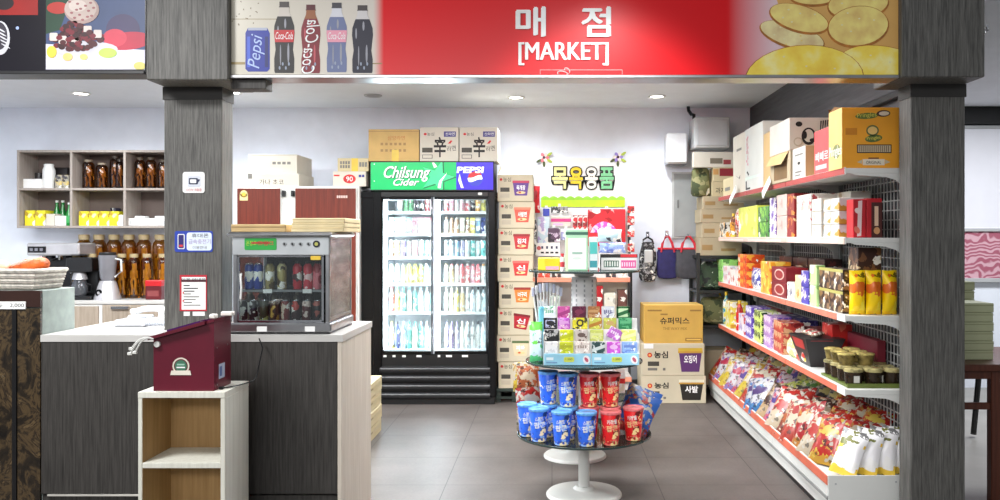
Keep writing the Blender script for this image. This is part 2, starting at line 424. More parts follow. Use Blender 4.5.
# ================================================================ main sign
SY = 3.86
x0, x1, z0, z1 = R(229.5, 898.5, -40, 75, SY)
sg = thing('shop_sign', 'long red shop sign board with white lettering, drink bottles at left and biscuits at right', 'sign', ((x0+x1)/2, SY, z0))
st = NT('red_sign_print'); sb = st.bsdf(.28, 0, .28); sv = st.coord(); sx = st.n('ShaderNodeSeparateXYZ'); st.l(sv, sx.inputs[0])
mr = st.n('ShaderNodeMapRange'); mr.inputs[1].default_value = x0-(x0+x1)/2; mr.inputs[2].default_value = x1-(x0+x1)/2; st.l(sx.outputs[0], mr.inputs[0])
U = lambda px: (px-229.5)/(669)
sc = st.ramp(mr.outputs[0], [(0, (206, 200, 184)), (U(374), (214, 206, 196)), (U(383), (220, 12, 24)), (U(728), (220, 12, 24)), (U(775), (232, 205, 212)), (1, (190, 140, 76))])
st.l(sc, sb.inputs['Base Color'])
m = MB(); m.box(x0, x1, SY, SY+.12, z0, 2.75, st.m); part(m, 'sign_panel', sg)
m = MB(); m.box(x0, x1, SY-.012, SY+.125, z0-.016, z0, STEEL, .003); part(m, 'bottom_rail', sg)
m = MB(); m.box(x0-.001, x0+.16, SY+.02, SY+.11, z0-.06, z0-.017, DARKWOOD, .003); part(m, 'bracket_block', sg)
O = front(0, SY, 0)
def px_(px, Y=SY): return X(px, Y)
def pz_(py, Y=SY): return Z(py, Y)
m = MB()
for ch, a, b_ in (('매', 516.5, 545), ('점', 582, 610)):
    m.text(O, ch, px_(a), px_(b_), pz_(36.5), pz_(7.5), WINK, .004, thick=.006)
    for k, q in enumerate((-.004, .004, 0)): m.text(O, ch, px_(a)+q, px_(b_)+q, pz_(36.5)+.003*(k-1), pz_(7.5)+.003*(k-1), WINK, .0076+.0004*k)
m.text(O, '[MARKET]', px_(519), px_(608), pz_(65.5), pz_(42.5), WINK, .004, thick=.006)
for k, q in enumerate((-.0025, .0025)): m.text(O, '[MARKET]', px_(519)+q, px_(608)+q, pz_(65.5), pz_(42.5), WINK, .0076+.0004*k)
part(m, 'sign_lettering', sg)
def bottle_outline(cx, w, y0, y1):
    pr = [(0, .90), (.03, .96), (.2, .97), (.33, .84), (.45, .92), (.56, 1.0), (.66, .96), (.76, .74), (.85, .50), (.9, .45), (.91, .5), (.925, .5), (.93, .46), (.995, .46)]
    pts = [(px_(cx)+r*w/2*SY/F, pz_(y1)+(pz_(y0)-pz_(y1))*h) for h, r in pr]
    return pts+[(2*px_(cx)-a, b) for a, b in pts[::-1]]
def pbottle(cx, w, y0, y1, body, cap, lab, neck):
    m = MB(); c = clip_poly(bottle_outline(cx, w, y0, y1), -9, 9, z0, 9); m.prism(O, c, body, 0, .001)
    hh = y1-y0
    m.prism(O, clip_poly(bottle_outline(cx, w, y0, y1), -9, 9, pz_(y0+.21*hh), pz_(y0+.08*hh)), neck, .001, .0016)
    m.prism(O, clip_poly(bottle_outline(cx, w, y0, y1), -9, 9, pz_(y0+.085*hh), 9), cap, .001, .002)
    if lab == 'band':
        m.prism(O, clip_poly(bottle_outline(cx, w*.99, y0, y1), -9, 9, pz_(y0+.57*hh), pz_(y0+.40*hh)), neck if False else C((190, 34, 40)), .001, .0018)
        m.text(O, 'Coca-Cola', px_(cx-w*.42), px_(cx+w*.42), pz_(y0+.53*hh), pz_(y0+.43*hh), WINK, .0025, shear=.3)
    if lab == 'pale':
        m.prism(O, clip_poly(bottle_outline(cx, w*.99, y0, y1), -9, 9, pz_(y0+.57*hh), pz_(y0+.40*hh)), C((226, 150, 170)), .001, .0018)
        m.text(O, 'Coca-Cola', px_(cx-w*.42), px_(cx+w*.42), pz_(y0+.53*hh), pz_(y0+.43*hh), WINK, .0025, shear=.3)
    if lab == 'script':
        m.text(O, 'Coca-Cola', px_(cx-27), px_(cx+27), pz_(y1-26-6.5), pz_(y1-26+6.5), WINK, .0025, shear=.3, rot=PI/2-.12)
    for sx_, yy0, yy1, ww in ((-.3, .34, .5, .04), (.2, .58, .86, .05), (-.18, .6, .9, .03), (.05, .24, .38, .05)): m.oval(O, px_(cx+w*sx_), pz_(y0+hh*(yy0+yy1)/2), ww*w*SY/F, hh*(yy1-yy0)/2*SY/F, C((150, 150, 160)) if lab != 'script' else C((190, 80, 90)), .0014, n=10)
    for k in range(4):
        m.oval(O, px_(cx+w*(-.22+.15*k)), pz_(y1-5-4*(k % 2)), .004, .008, C((150, 160, 180)), .0022)
    part(m, 'bottle_picture', sg)
pbottle(284.3, 20.6, 1.4, 73, C((16, 9, 9)), C((70, 62, 60)), 'band', C((205, 196, 186)))
pbottle(310.8, 19.4, 4.4, 73.2, C((122, 14, 32)), C((84, 12, 24)), 'script', C((150, 90, 50)))
pbottle(336.8, 20.6, 2.4, 72.2, C((104, 114, 152)), C((60, 58, 66)), 'pale', C((206, 206, 214)))
pbottle(362.5, 21, 5, 73, C((28, 27, 46)), C((66, 56, 56)), '', C((200, 196, 196)))
m = MB(); a0, a1, b0, b1 = px_(245.5), px_(269.8), pz_(71.6), pz_(27.8)
d = .012
m.prism(O, [(a0+d, b0), (a1-d, b0), (a1, b0+d), (a1, b1-2*d), (a1-d, b1), (a0+d, b1), (a0, b1-2*d), (a0, b0+d)], C((16, 40, 150)), 0, .001)
m.rect(O, a0+.008, a0+.022, b0+.02, b1-.04, C((60, 90, 200)), .0013); m.rect(O, a1-.022, a1-.006, b0+.02, b1-.04, C((8, 22, 100)), .0013)
m.rect(O, a0+d, a1-d, b1-.012, b1, C((170, 176, 196)), .0015)
m.text(O, 'Pepsi', px_(257-17), px_(257+17), pz_(51.5+8), pz_(51.5-8), C((170, 190, 232)), .002, shear=.3, rot=PI/2-.1)
part(m, 'can_picture', sg)
m = MB()
for a, b_, c_, d_ in ((231, 278, 18.8, 19.4), (231, 245, 62, 64.5), (378-8, 382, 63, 64)): m.rect(O, px_(a), px_(b_), pz_(d_), pz_(c_), C((150, 130, 84)), .0006)
rn = random.Random(3)
for k in range(16): m.oval(O, px_(rn.uniform(232, 262)), pz_(rn.uniform(1, 25)), .004, .002, C((120, 104, 80)), .0007, rn.uniform(0, 3), 8)
part(m, 'weathered_print', sg)
# biscuits
ct = NT('biscuit_print'); cb = ct.bsdf(.5); cv = ct.coord(); cn = ct.noise(cv, 9, 4); ct.l(ct.ramp(cn.outputs[0], [(.3, (246, 206, 70)), (.5, (255, 228, 90)), (.7, (255, 246, 170))]), cb.inputs['Base Color'])
BIS = ct.m; BTAN = mat('tan_biscuit_print', (255, 216, 128), .5, var=.1, vs=14); BRIM = mat('biscuit_rim_print', (170, 108, 40), .5, var=.2, vs=20); BPALE = mat('pale_biscuit_print', (248, 218, 160), .5, var=.12, vs=12)
m = MB(); CL = (px_(745), px_(898), z0, pz_(-6))
bx0 = px_(765)
m.prism(O, [(px_(775), pz_(-6)), (px_(898), pz_(-6)), (px_(898), z0), (px_(800), z0)], C((222, 172, 96)), 0, .0006)
bl = [(813, -3, 24, 10, 0, BTAN), (792, 36, 34, 13, -.3, BPALE), (799, 19, 31, 14, -.28, BTAN), (858, 5, 31, 16, .1, BTAN), (858, 27, 31, 21, .12, BTAN), (888, 72, 52, 25, -.22, BIS), (804, 80, 60, 35, .05, BIS)]
for k, (cx, cy, ra, rb, ro, ml) in enumerate(bl):
    s_ = SY/F
    m.oval(O, px_(cx), pz_(cy), ra*s_, rb*s_, BRIM, .0008+.0006*k, ro, 30, CL)
    m.oval(O, px_(cx), pz_(cy-1), (ra-1.2)*s_, (rb-1.6)*s_, ml, .0011+.0006*k, ro, 30, CL)
    for q in range(8):
        an = q*2.4; rr = .25+.07*q
        m.oval(O, px_(cx+ra*rr*math.cos(an)), pz_(cy+rb*rr*math.sin(an)), 1.1*s_, .8*s_, C((240, 230, 180)) if q % 3 else BTAN, .0013+.0006*k, 0, 8, CL)
part(m, 'biscuit_picture', sg)
m = MB()
for a, b_, c_, d_ in ((540, 622.5, 69.6, 70.2), (540, 540.5, 69.6, 75), (622, 622.5, 69.6, 75)): m.rect(O, px_(a), px_(b_), pz_(d_), pz_(c_), C((222, 150, 150)), .0006)
m.tube([O.p(px_(561+7*math.cos(q*.5)*(1-.03*q)+q*.35), pz_(75-3*math.sin(q*.5)-q*.25), .003) for q in range(20)], .0025, C((214, 190, 190)), 5)
part(m, 'tape_mark', sg)
def CE(c): return mat('lit_%d_%d_%d' % c, c, .5, var=.06, emit=.04)
# menu sign at left
MY = 3.86
x0, x1, z0m, z1 = R(-60, 145.5, -40, 71, MY)
mg = thing('menu_sign', 'dark hanging menu sign with a picture of red bean shaved ice', 'sign', ((x0+x1)/2, MY, z0m))
O = front(0, MY, 0)
m = MB(); m.box(x0, x1, MY, MY+.12, z0m, 2.75, mat('menu_dark_print', (24, 21, 30), .3)); part(m, 'sign_panel', mg)
m = MB(); m.box(x0, x1, MY-.012, MY+.125, z0m-.016, z0m, mat('dark_rail', (40, 40, 42), .4), .003); part(m, 'bottom_rail', mg)
m = MB()
CL = (px_(46), px_(145), pz_(69.5), pz_(-4)); s_ = MY/F
def ov(cx, cy, ra, rb, c, h, ro=0): m.oval(O, px_(cx), pz_(cy), ra*s_, rb*s_, c, h, ro, 22, CL)
m.rect(O, CL[0], CL[1], CL[2], CL[3], CE((58, 74, 112)), .0006)
m.prism(O, [(px_(46), pz_(34)), (px_(46), pz_(-4)), (px_(72), pz_(-4)), (px_(60), pz_(30))], CE((30, 62, 44)), 0, .0008)
m.prism(O, [(px_(46), pz_(69.5)), (px_(145), pz_(69.5)), (px_(145), pz_(50)), (px_(46), pz_(44))], CE((206, 203, 218)), 0, .001)
ov(123, 30, 17, 16, CE((64, 56, 92)), .0011); ov(128, 41, 24, 9, CE((178, 40, 66)), .0012, .1); ov(115, 38, 12, 9, CE((196, 60, 80)), .0013)
ov(58, 8, 11, 6, CE((176, 52, 44)), .0013); ov(84, 49, 34, 8, CE((196, 194, 204)), .0014)
rn = random.Random(5)
for k in range(130):
    a = rn.uniform(0, 6.28); r = rn.random()**.5
    ov(76+27*r*math.cos(a)*(1 if math.sin(a) > 0 else .55), 36+14*r*math.sin(a), 3.2, 2.4, [CE((74, 20, 28)), CE((112, 26, 40)), CE((52, 16, 22))][k % 3], .0015+.00002*k)
ov(82, 10, 17.5, 14, CE((164, 140, 134)), .0032); ov(81, 8.5, 16, 12, CE((186, 168, 160)), .0034); ov(78, 6, 9, 6, CE((204, 190, 182)), .0036)
for k in range(14): ov(70+(k*11 % 25), 2+(k*7 % 19), 1.6, 1.1, CE((150, 96, 98)), .0038)
for cx, cy in ((88, 30), (75, 38), (54, 37), (63, 40), (98, 34)): m.rrect(O, px_(cx-4), px_(cx+4), pz_(cy+4), pz_(cy-4), .006, CE((206, 196, 190)), .0036)
ov(108, 53, 9, 5, CE((176, 214, 92)), .0034); ov(52, 52, 5, 6, CE((220, 196, 70)), .0034); ov(68, 57, 5, 4, CE((236, 196, 120)), .0034); ov(84, 57, 4, 3, CE((226, 214, 120)), .0034); ov(140, 66, 6, 4, CE((206, 196, 110)), .0034)
part(m, 'dessert_picture', mg)
m = MB(); CL = (px_(-60), px_(38), pz_(69), pz_(-4))
m.rect(O, CL[0], CL[1], pz_(15), pz_(-4), CE((150, 26, 22)), .0006); ov(4, 3, 10, 7, CE((40, 30, 34)), .0009)
ov(0, 38, 10, 17, CE((206, 206, 212)), .0009); ov(-1, 36, 8.6, 14, CE((60, 56, 66)), .0011)
for k in range(5): ov(1+k*1.2, 30+4*k, 5, .7, CE((214, 214, 220)), .0013, -.5)
ov(17.5, 28, 1.6, 1.6, CE((160, 180, 230)), .001)
part(m, 'bowl_picture', mg)
# ================================================================ left pillar notices
O4 = front(0, 4.0, 0)
def q4(x0, x1, y0, y1): return X(x0, 4.0), X(x1, 4.0), Z(y1, 4.0), Z(y0, 4.0)
m = MB(); a = q4(183, 205, 172, 193); m.rrect(O4, *a, .012, WHITE, .004)
a = q4(188, 201, 176, 187); m.rrect(O4, *a, .008, C((206, 210, 220)), .005); m.rrect(O4, a[0]+.006, a[1]-.012, a[2]+.012, a[3]-.01, .005, C((40, 44, 74)), .0056); m.rrect(O4, a[0]+.012, a[1]-.02, a[2]+.018, a[3]-.016, .004, WHITE, .006)
m.prism(O4, [(a[1]-.012, a[2]+.02), (a[1]-.004, a[2]+.03), (a[1]-.004, a[2]+.036), (a[1]-.012, a[2]+.036)], C((40, 44, 74)), .004, .0056)
a = q4(187, 202, 188.4, 191.4); m.text(O4, 'CCTV 작동중', *a, C((200, 90, 96)), .0055)
single(m, 'wall_sticker', 'small white square camera notice high on the left pillar', 'notice')
m = MB(); a = q4(175, 213, 231, 252); m.rrect(O4, *a, .01, C((40, 66, 168)), .003); a = q4(187, 212, 232.5, 250.5); m.rrect(O4, *a, .012, C((222, 232, 246)), .004)
a = q4(178, 185, 234, 249); m.rrect(O4, *a, .006, WHITE, .004); m.rrect(O4, a[0]+.004, a[1]-.004, a[2]+.004, a[3]-.004, .004, C((46, 40, 110)), .005); m.rect(O4, a[0]+.008, a[1]-.008, a[2]+.01, a[2]+.02, C((214, 60, 70)), .006)
a = q4(192, 209, 233.5, 237.5); m.text(O4, '휴대폰', *a, INK, .005); a = q4(189, 211, 239, 244); m.text(O4, '급속충전기', *a, C((170, 150, 190)), .005); a = q4(193, 207, 246, 249); m.text(O4, '이용안내', *a, GINK, .005)
single(m, 'charger_sign', 'blue and white phone charger notice on the left pillar', 'notice')
m = MB(); a = q4(180, 207, 275, 311); m.rect(O4, *a, C((190, 40, 56)), .003); a = q4(182, 206, 277, 309.5); m.rect(O4, *a, PAPER, .004)
a = q4(182, 206, 278, 281); m.text(O4, '이용 안내문', *a, INK, .005); a = q4(181.5, 206.5, 279.5, 282); m.rect(O4, *a, C((90, 50, 58)), .0045)
for k in range(8): a = q4(184, 190+12*((k*37 % 10)/10), 285+2.8*k, 286+2.8*k); m.rect(O4, *a, GINK if k > 2 else INK, .0046)
for y in (292, 300): a = q4(183, 184.5, y, y+1.5); m.rect(O4, *a, RINK, .0047)
for x in (184, 193, 199): a = q4(x, x+6, 311.6, 315.8); m.rect(O4, *a, WHITE, .004)
single(m, 'paper_notice', 'white printed sheet with a red border taped low on the left pillar', 'notice')
# ================================================================ service counter
CY0, CY1, CZ = 3.8, 4.42, .962
cn_ = thing('service_counter', 'dark wood service counter with a white worktop and pale side panel', 'counter', (-1.6, 4.1, 0))
xl, xr = -2.285, -.939
m = MB(); m.box(xl, xr-.02, CY0, CY0+.03, .25, CZ-.03, DARKWOOD, .003); part(m, 'front_panel', cn_)
m = MB(); m.box(xl, xr-.02, CY0+.012, CY0+.03, 0, .242, DARKWOOD, .002); m.box(xl+.03, -1.5, CY0-.003, CY0+.012, .242, .25, mat('pale_strip', (196, 192, 184), .4)); part(m, 'kick_panel', cn_)
m = MB(); m.box(xr-.02, xr, CY0, CY1-.01, 0, CZ-.03, PALEWOOD, .002); part(m, 'side_panel', cn_)
m = MB()
WT = mat('white_worktop', (196, 194, 190), .3, var=.02)
for a, b_, c_, d_ in ((xl, -1.828, CY0, CY1), (-1.551, xr+.004, CY0, CY1), (-1.828, -1.551, CY0, 3.998), (-1.828, -1.551, 4.139, CY1)): m.box(a, b_, c_-.004*(c_ == CY0), d_, CZ-.03, CZ, WT)
part(m, 'worktop', cn_)
m = MB(); m.box(xl, xr-.02, CY1-.03, CY1-.012, 0, CZ-.03, PALEWOOD); part(m, 'back_panel', cn_)
# telephone with coiled cord on the counter
ph = thing('telephone', 'white desk telephone with handset and cord on the left end of the counter', 'telephone', (-2.02, 4.2, CZ))
m = MB(); bx = MB(); m.box(-2.13, -1.98, 4.12, 4.3, CZ, CZ+.035, C((196, 198, 204)), .01); m.box(-2.1, -2.0, 4.2, 4.28, CZ+.035, CZ+.05, C((200, 202, 206)), .006)
for i in range(3):
    for j in range(4): m.box(-2.095+.025*i, -2.078+.025*i, 4.13+.017*j, 4.142+.017*j, CZ+.034, CZ+.04, GREY, .002)
part(m, 'base_unit', ph)
m = MB(); m.tube([(-2.10, 4.285, CZ+.06), (-2.06, 4.285, CZ+.075), (-2.0, 4.285, CZ+.078), (-1.95, 4.285, CZ+.07)], .015, C((214, 216, 220)), 10)
m.cyl((-2.1, 4.285, CZ+.05), .024, .026, WHITE, 14, b=.006); m.cyl((-1.95, 4.285, CZ+.05), .024, .026, WHITE, 14, b=.006); part(m, 'handset', ph)
m = MB(); m.tube([(-1.98+.0011*k, 4.15+.01*math.cos(k*.9)+.03*math.sin(k*.03), CZ+.013+.009*math.sin(k*.9)) for k in range(90)], .003, C((190, 194, 204)), 5); part(m, 'cord', ph)
# ================================================================ display cabinet, basket and bread at far left
dc = thing('display_cabinet', 'dark snack cabinet with a glossy gold-streaked front beside the counter', 'cabinet', (-2.7, 3.95, 0))
ft = NT('gold_streaked_film'); fb = ft.bsdf(.22, 0, .6); fv = ft.coord((1, 1, .6)); fn = ft.noise(fv, 9, 5, .6)
fn.inputs['Scale'].default_value = 13; fn.inputs['Detail'].default_value = 6; fn.inputs['Distortion'].default_value = 1.6
ft.l(ft.ramp(fn.outputs[0], [(.3, (16, 13, 10)), (.44, (40, 32, 22)), (.52, (82, 66, 44)), (.58, (36, 28, 20)), (.66, (100, 82, 56)), (.72, (44, 34, 24)), (.76, (186, 172, 140))]), fb.inputs['Base Color'])
m = MB(); m.box(-3.3, -2.29, 3.82, 4.08, 0, 1.16, mat('sage_board', (140, 150, 145), .6, var=.06, vs=20), .003); part(m, 'carcass', dc)
for a, b_ in ((-2.92, X(13, 3.8)-.006), (X(15, 3.8)+.006, -2.292)):
    m = MB(); m.box(a, b_, 3.805, 3.82, .05, 1.08, ft.m, .002); part(m, 'door', dc)
m = MB(); m.box(X(13, 3.8)-.005, X(15, 3.8)+.005, 3.8, 3.82, .05, 1.1, BLACK); m.box(-3.3, -2.29, 3.803, 3.82, 1.085, 1.16, mat('dark_cornice', (48, 26, 20), .4), .002); m.box(-3.3, -2.29, 3.83, 3.84, 0, .05, BLACK); part(m, 'frame', dc)
m = MB(); fr = front(0, 3.803, 0); a = R(-18, 26, 301.5, 309, 3.803); m.rect(fr, *a, PAPER, .004); a = R(10.5, 24.5, 303.5, 307.5, 3.803); m.text(fr, '2,000', *a, INK, .0045); a = R(-6, 6, 303.5, 307.5, 3.803); m.text(fr, '호두 :', *a, INK, .0045); part(m, 'price_label', dc)
# basket
bk = thing('bread_basket', 'white woven basket of bread on the dark cabinet', 'basket', (-2.45, 3.96, 1.16))
WK = mat('white_wicker', (206, 200, 190), .7, var=.12, vs=40); WK2 = mat('grey_wicker', (150, 144, 134), .7, var=.12, vs=40)
ang = -.15; M = Matrix.Translation((-2.49, 3.95, 1.16)) @ Matrix.Rotation(ang, 4, 'Z')
m = MB(); W_, D_, Hb = .36, .20, .088
def bpt(tt, z):
    w, d = W_/2-.02+.02*z/Hb, D_/2-.015+.015*z/Hb; per = [(-w, -d), (w, -d), (w, d), (-w, d)]
    i = int(tt) % 4; f_ = tt-int(tt); p, q = per[i], per[(i+1) % 4]; return Vector((p[0]+(q[0]-p[0])*f_, p[1]+(q[1]-p[1])*f_, z))
m.box(-W_/2+.02, W_/2-.02, -D_/2+.02, D_/2-.02, 0, .006, WK2, M=M)
part(m, 'bottom', bk)
m = MB()
for r in range(7):
    z = .008+.0115*r; off = .5*(r % 2)
    pts = []
    for k in range(65):
        p = bpt((k/16) % 4, z); s__ = .003*math.sin((k+off*2)*PI); p = p*(1+s__); p.z = z; pts.append(M @ p)
    m.tube(pts, .0062, WK if r % 2 else WK2, 6)
part(m, 'weave', bk)
m = MB()
m.tube([M @ bpt((k/10) % 4, Hb) for k in range(41)], .010, WK, 6); part(m, 'rim', bk)
def loaf(nm, lab, c, sx, sy, sz, rot, col, n=1, shape=0):
    m = MB(); vs = []; fs = []; nu, nv = 18, 12
    for i in range(nv+1):
        a = PI*i/nv
        for k in range(nu):
            t_ = 2*PI*k/nu; x = -math.cos(a); r = math.sin(a)**.7*(1+(.28 if shape else 0)*x); y = r*math.cos(t_); z = r*math.sin(t_)
            vs.append((x*sx, y*sy, max(-.6, z)*sz+.04*sz*math.sin(9*x+t_)))
    for i in range(nv):
        for k in range(nu): fs.append((i*nu+k, i*nu+(k+1) % nu, (i+1)*nu+(k+1) % nu, (i+1)*nu+k))
    m.add(vs, fs, col, True, Matrix.Translation(c) @ Euler(rot).to_matrix().to_4x4())
    return single(m, nm, lab, 'bread', 'bread in the basket')
BR = mat('golden_crust', (192, 88, 30), .45, var=.3, vs=14, bump=.4); BR2 = mat('pink_crust', (214, 160, 132), .6, var=.12, vs=16, bump=.4)
loaf('bread_loaf', 'long orange-brown bread roll on top of the basket', (-2.44, 3.96, 1.264), .095, .05, .034, (0, -.16, -.1), BR, shape=1)
loaf('bread_bun', 'small pinkish bun at the left end of the basket', (-2.575, 3.95, 1.255), .055, .055, .036, (0, 0, .3), BR2)
loaf('bread_bun', 'pale bun underneath the long orange-brown roll', (-2.47, 3.99, 1.232), .06, .055, .036, (0, 0, .9), BR2)
# ================================================================ white cube shelf and charging box
cb_ = thing('cube_shelf', 'cream open-fronted cube shelf unit standing before the counter', 'shelf unit', (X(181, 3.4), 3.53, 0))
a0, a1 = X(138, 3.4), X(225, 3.4); T = .78
for nm, bx in (('side_panel', (a0, a0+.016, 3.4, 3.665, 0, T-.024)), ('side_panel', (a1-.018, a1, 3.4, 3.665, 0, T-.024)), ('top_panel', (a0, a1, 3.398, 3.668, T-.024, T)), ('shelf', (a0+.016, a1-.018, 3.402, 3.655, .474, .496)), ('shelf', (a0+.016, a1-.018, 3.402, 3.655, .2, .222)), ('bottom_panel', (a0+.016, a1-.018, 3.402, 3.655, .02, .042))):
    m = MB(); m.box(*bx, CREAMWOOD, .0015); part(m, nm, cb_)
m = MB(); m.box(a0+.016, a1-.018, 3.655, 3.664, .0, T-.024, TANWOOD); m.box(a0+.0162, a0+.018, 3.404, 3.655, .05, T-.024, TANWOOD); part(m, 'back_board', cb_, 'tan board lining of the cube shelf')
CM = mat('burgundy_enamel', (92, 16, 36), .35, var=.06)
ch = thing('charging_box', 'burgundy phone charging box with a sloping lid on the cream cube shelf', 'charging box', (X(184, 3.44), 3.52, T))
a0, a1 = X(153.5, 3.42), X(214, 3.42); y0, y1 = 3.42, 3.6; zl, zr = Z(339, 3.42), Z(322, 3.42)
m = MB(); vs = [(a0, y0, T), (a1, y0, T), (a1, y0, zr), (a0, y0, zl), (a0, y1, T), (a1, y1, T), (a1, y1, zr), (a0, y1, zl)]
m.add(vs, [(0, 1, 2, 3), (5, 4, 7, 6), (4, 0, 3, 7), (1, 5, 6, 2), (3, 2, 6, 7), (4, 5, 1, 0)], CM); part(m, 'body', ch)
m = MB(); sl = (zr-zl)/(a1-a0)
def lid(xa, xb, ya, yb, t0, t1, mt):
    vs = []
    for x in (xa, xb):
        for y in (ya, yb):
            for tt in (t0, t1): vs.append((x, y, zl+(x-a0)*sl+tt))
    m.add(vs, [(0, 1, 3, 2), (4, 6, 7, 5), (0, 4, 5, 1), (2, 3, 7, 6), (0, 2, 6, 4), (1, 5, 7, 3)], mt)
lid(a0-.014, a1-.03, y0-.02, y1, .0005, .014, CM); lid(a0+.04, a1-.07, y0+.03, y1-.02, .014, .022, mat('violet_panel', (70, 24, 82), .25)); lid(a1-.03, a1+.002, y0-.004, y1, .0005, .012, CM)
part(m, 'lid', ch)
m = MB(); fr = front(0, y0, 0); cx, cy = X(181, y0), Z(366, y0)
m.oval(fr, cx, cy, .034, .034, C((214, 206, 190)), .001); m.oval(fr, cx, cy, .028, .028, CM, .0015); m.oval(fr, cx, cy, .024, .024, C((60, 110, 86)), .002); m.rect(fr, cx-.017, cx+.017, cy-.008, cy-.003, WINK, .0025); m.rect(fr, cx-.015, cx+.015, cy+.003, cy+.009, C((150, 190, 170)), .0025)
m.prism(fr, [(cx-.042, cy-.036), (cx+.042, cy-.036), (cx+.038, cy-.018), (cx-.038, cy-.018)], C((222, 214, 200)), .001, .0028); part(m, 'badge', ch)
m = MB(); fr = rightface(a1, y0, 0); m.rect(fr, .05, .11, T+.04, T+.1, C((176, 186, 206)), .001); m.rect(fr, .055, .08, T+.05, T+.09, C((90, 110, 160)), .0015); part(m, 'rating_label', ch)
fr = rightface(a1, y0, 0)
for a in (.0, .12): m = MB(); m.box(a1-.02, a1+.03 if a else a1+.006, y0-.003+a, y0+.03+a, zr+.013, zr+.031, C((232, 226, 218)), .004); part(m, 'white_tag', ch)
for yy, zz in ((.03, T+.02), (.03, T+.17), (.14, T+.17)): m = MB(); m.oval(fr, yy, zz, .003, .003, STEEL, .002); part(m, 'screw', ch)
m = MB(); CW = C((205, 205, 200))
for k, (dx, dz) in enumerate(((-.09, -.055), (-.085, -.035), (-.07, -.05))):
    p0 = Vector((a0+.01, y0-.022, zl+.002-.0*k))
    pts = [p0+Vector((dx*tt, -.008*math.sin(tt*3), dz*tt*tt+.012*math.sin(tt*PI))) for tt in [q/8 for q in range(9)]]
    m.tube(pts, .0038, CW, 6); e = pts[-1]; m.box(e.x-.012, e.x+.004, e.y-.006, e.y+.006, e.z-.009, e.z+.003, CW, .002)
m.lathe([(.004, -.006), (.012, -.006), (.012, .006), (.004, .006)], CW, 12, (a0+.018, y0-.006, zl-.02), 'Y'); part(m, 'charging_cable', ch)
m = MB(); m.box(a1+.006, a1+.024, y0+.03, y0+.05, T, T+.012, BLACK, .003); m.tube([(a1+.024, y0+.04, T+.006), (a1+.06, y0+.1, T+.006), (a1+.085, y0+.2, T+.006), (a1+.09, y0+.23, T+.02), (a1+.088, y0+.26, T+.05), (a1+.08, y0+.34, T+.13), (a1+.06, y0+.352, T+.17)], .003, BLACK, 6); part(m, 'power_cord', ch)
# ================================================================ warming showcase on the counter
wy0, wy1 = 3.83, 4.27
wx0, wx1 = X(229, wy0), X(331, wy0)
wz0, wz1 = CZ, Z(232, wy0)
wc = thing('warming_showcase', 'steel and glass drink warmer showcase on the right end of the counter', 'showcase', ((wx0+wx1)/2, (wy0+wy1)/2, wz0))
SIDE = NT('etched_steel'); sb_ = SIDE.bsdf(.22, .9); sv_ = SIDE.coord((1, 1, 4)); sn_ = SIDE.noise(sv_, 7, 4); SIDE.l(SIDE.ramp(sn_.outputs[0], [(.35, (96, 94, 98)), (.55, (150, 148, 152)), (.7, (186, 180, 186))]), sb_.inputs['Base Color']); SIDE = SIDE.m
m = MB()
for a in (0, 1):
    for b_ in (0, 1):
        xx = wx0+.012 if a == 0 else wx1-.03; yy = wy0+.012 if b_ == 0 else wy1-.022
        m.box(xx, xx+.02, yy, yy+.02, wz0+.012, wz1-.02, STEEL, .003)
m.box(wx0, wx1, wy0, wy1, wz0+.008, wz0+.05, STEEL, .006); m.box(wx0+.006, wx1-.006, wy0+.006, wy1-.006, wz0, wz0+.008, BLACK)
m.box(wx0-.008, wx1+.006, wy0-.012, wy1+.004, wz1-.022, wz1, STEEL, .008)
part(m, 'frame', wc)
m = MB(); m.box(wx0+.012, wx1-.01, wy0+.008, wy0+.03, wz1-.105, wz1-.022, mat('control_strip', (188, 192, 194), .35, .5), .003)
fr = front(0, wy0+.008, 0)
a = R(244, 276, 238, 250, wy0); m.rrect(fr, *a, .006, C((38, 158, 62)), .002); m.rect(fr, a[0]+.03, a[1]-.03, a[2]+.028, a[2]+.036, C((190, 60, 50)), .003)
m.text(fr, '온장고', a[0]+.008, a[1]-.09, a[2]+.02, a[3]-.012, C((190, 220, 60)), .003); m.text(fr, '드링크', a[0]+.06, a[1]-.012, a[2]+.02, a[3]-.012, C((206, 70, 60)), .003)
for k in range(4): m.oval(fr, X(284+8*k, wy0), Z(244, wy0), .009, .009, C((150, 154, 156)), .003); m.oval(fr, X(284+8*k, wy0), Z(244, wy0), .004, .005, BLACK, .006)
m.oval(fr, X(316, wy0), Z(244, wy0), .016, .016, C((20, 24, 30)), .003); m.oval(fr, X(316, wy0), Z(244, wy0), .008, .008, C((180, 180, 90)), .004)
part(m, 'control_panel', wc)
m = MB(); m.box(wx1-.02, wx1-.012, wy0+.03, wy1-.022, wz0+.05, wz1-.022, SIDE); fr = rightface(wx1-.012, wy0, 0)
for z in (wz0+.06, wz1-.03): m.rect(fr, .03, wy1-wy0-.03, z, z+.012, STEEL, .003)
part(m, 'side_panel', wc)
m = MB(); m.box(wx0+.012, wx0+.018, wy0+.03, wy1-.03, wz0+.05, wz1-.105, GLASS); m.box(wx0+.012, wx0+.018, wy0+.03, wy1-.03, wz1-.105, wz1-.022, STEEL); part(m, 'side_glass', wc)
m = MB(); m.box(wx0+.03, wx1-.03, wy1-.02, wy1-.014, wz0+.05, wz1-.022, mat('dark_back_glass', (34, 38, 42), .15)); part(m, 'back_panel', wc)
gm = MB(); gm.box(wx0+.04, wx1-.045, wy0+.016, wy0+.02, wz0+.062, wz1-.112, GLASS); gd = part(gm, 'glass_door', wc)
m = MB()
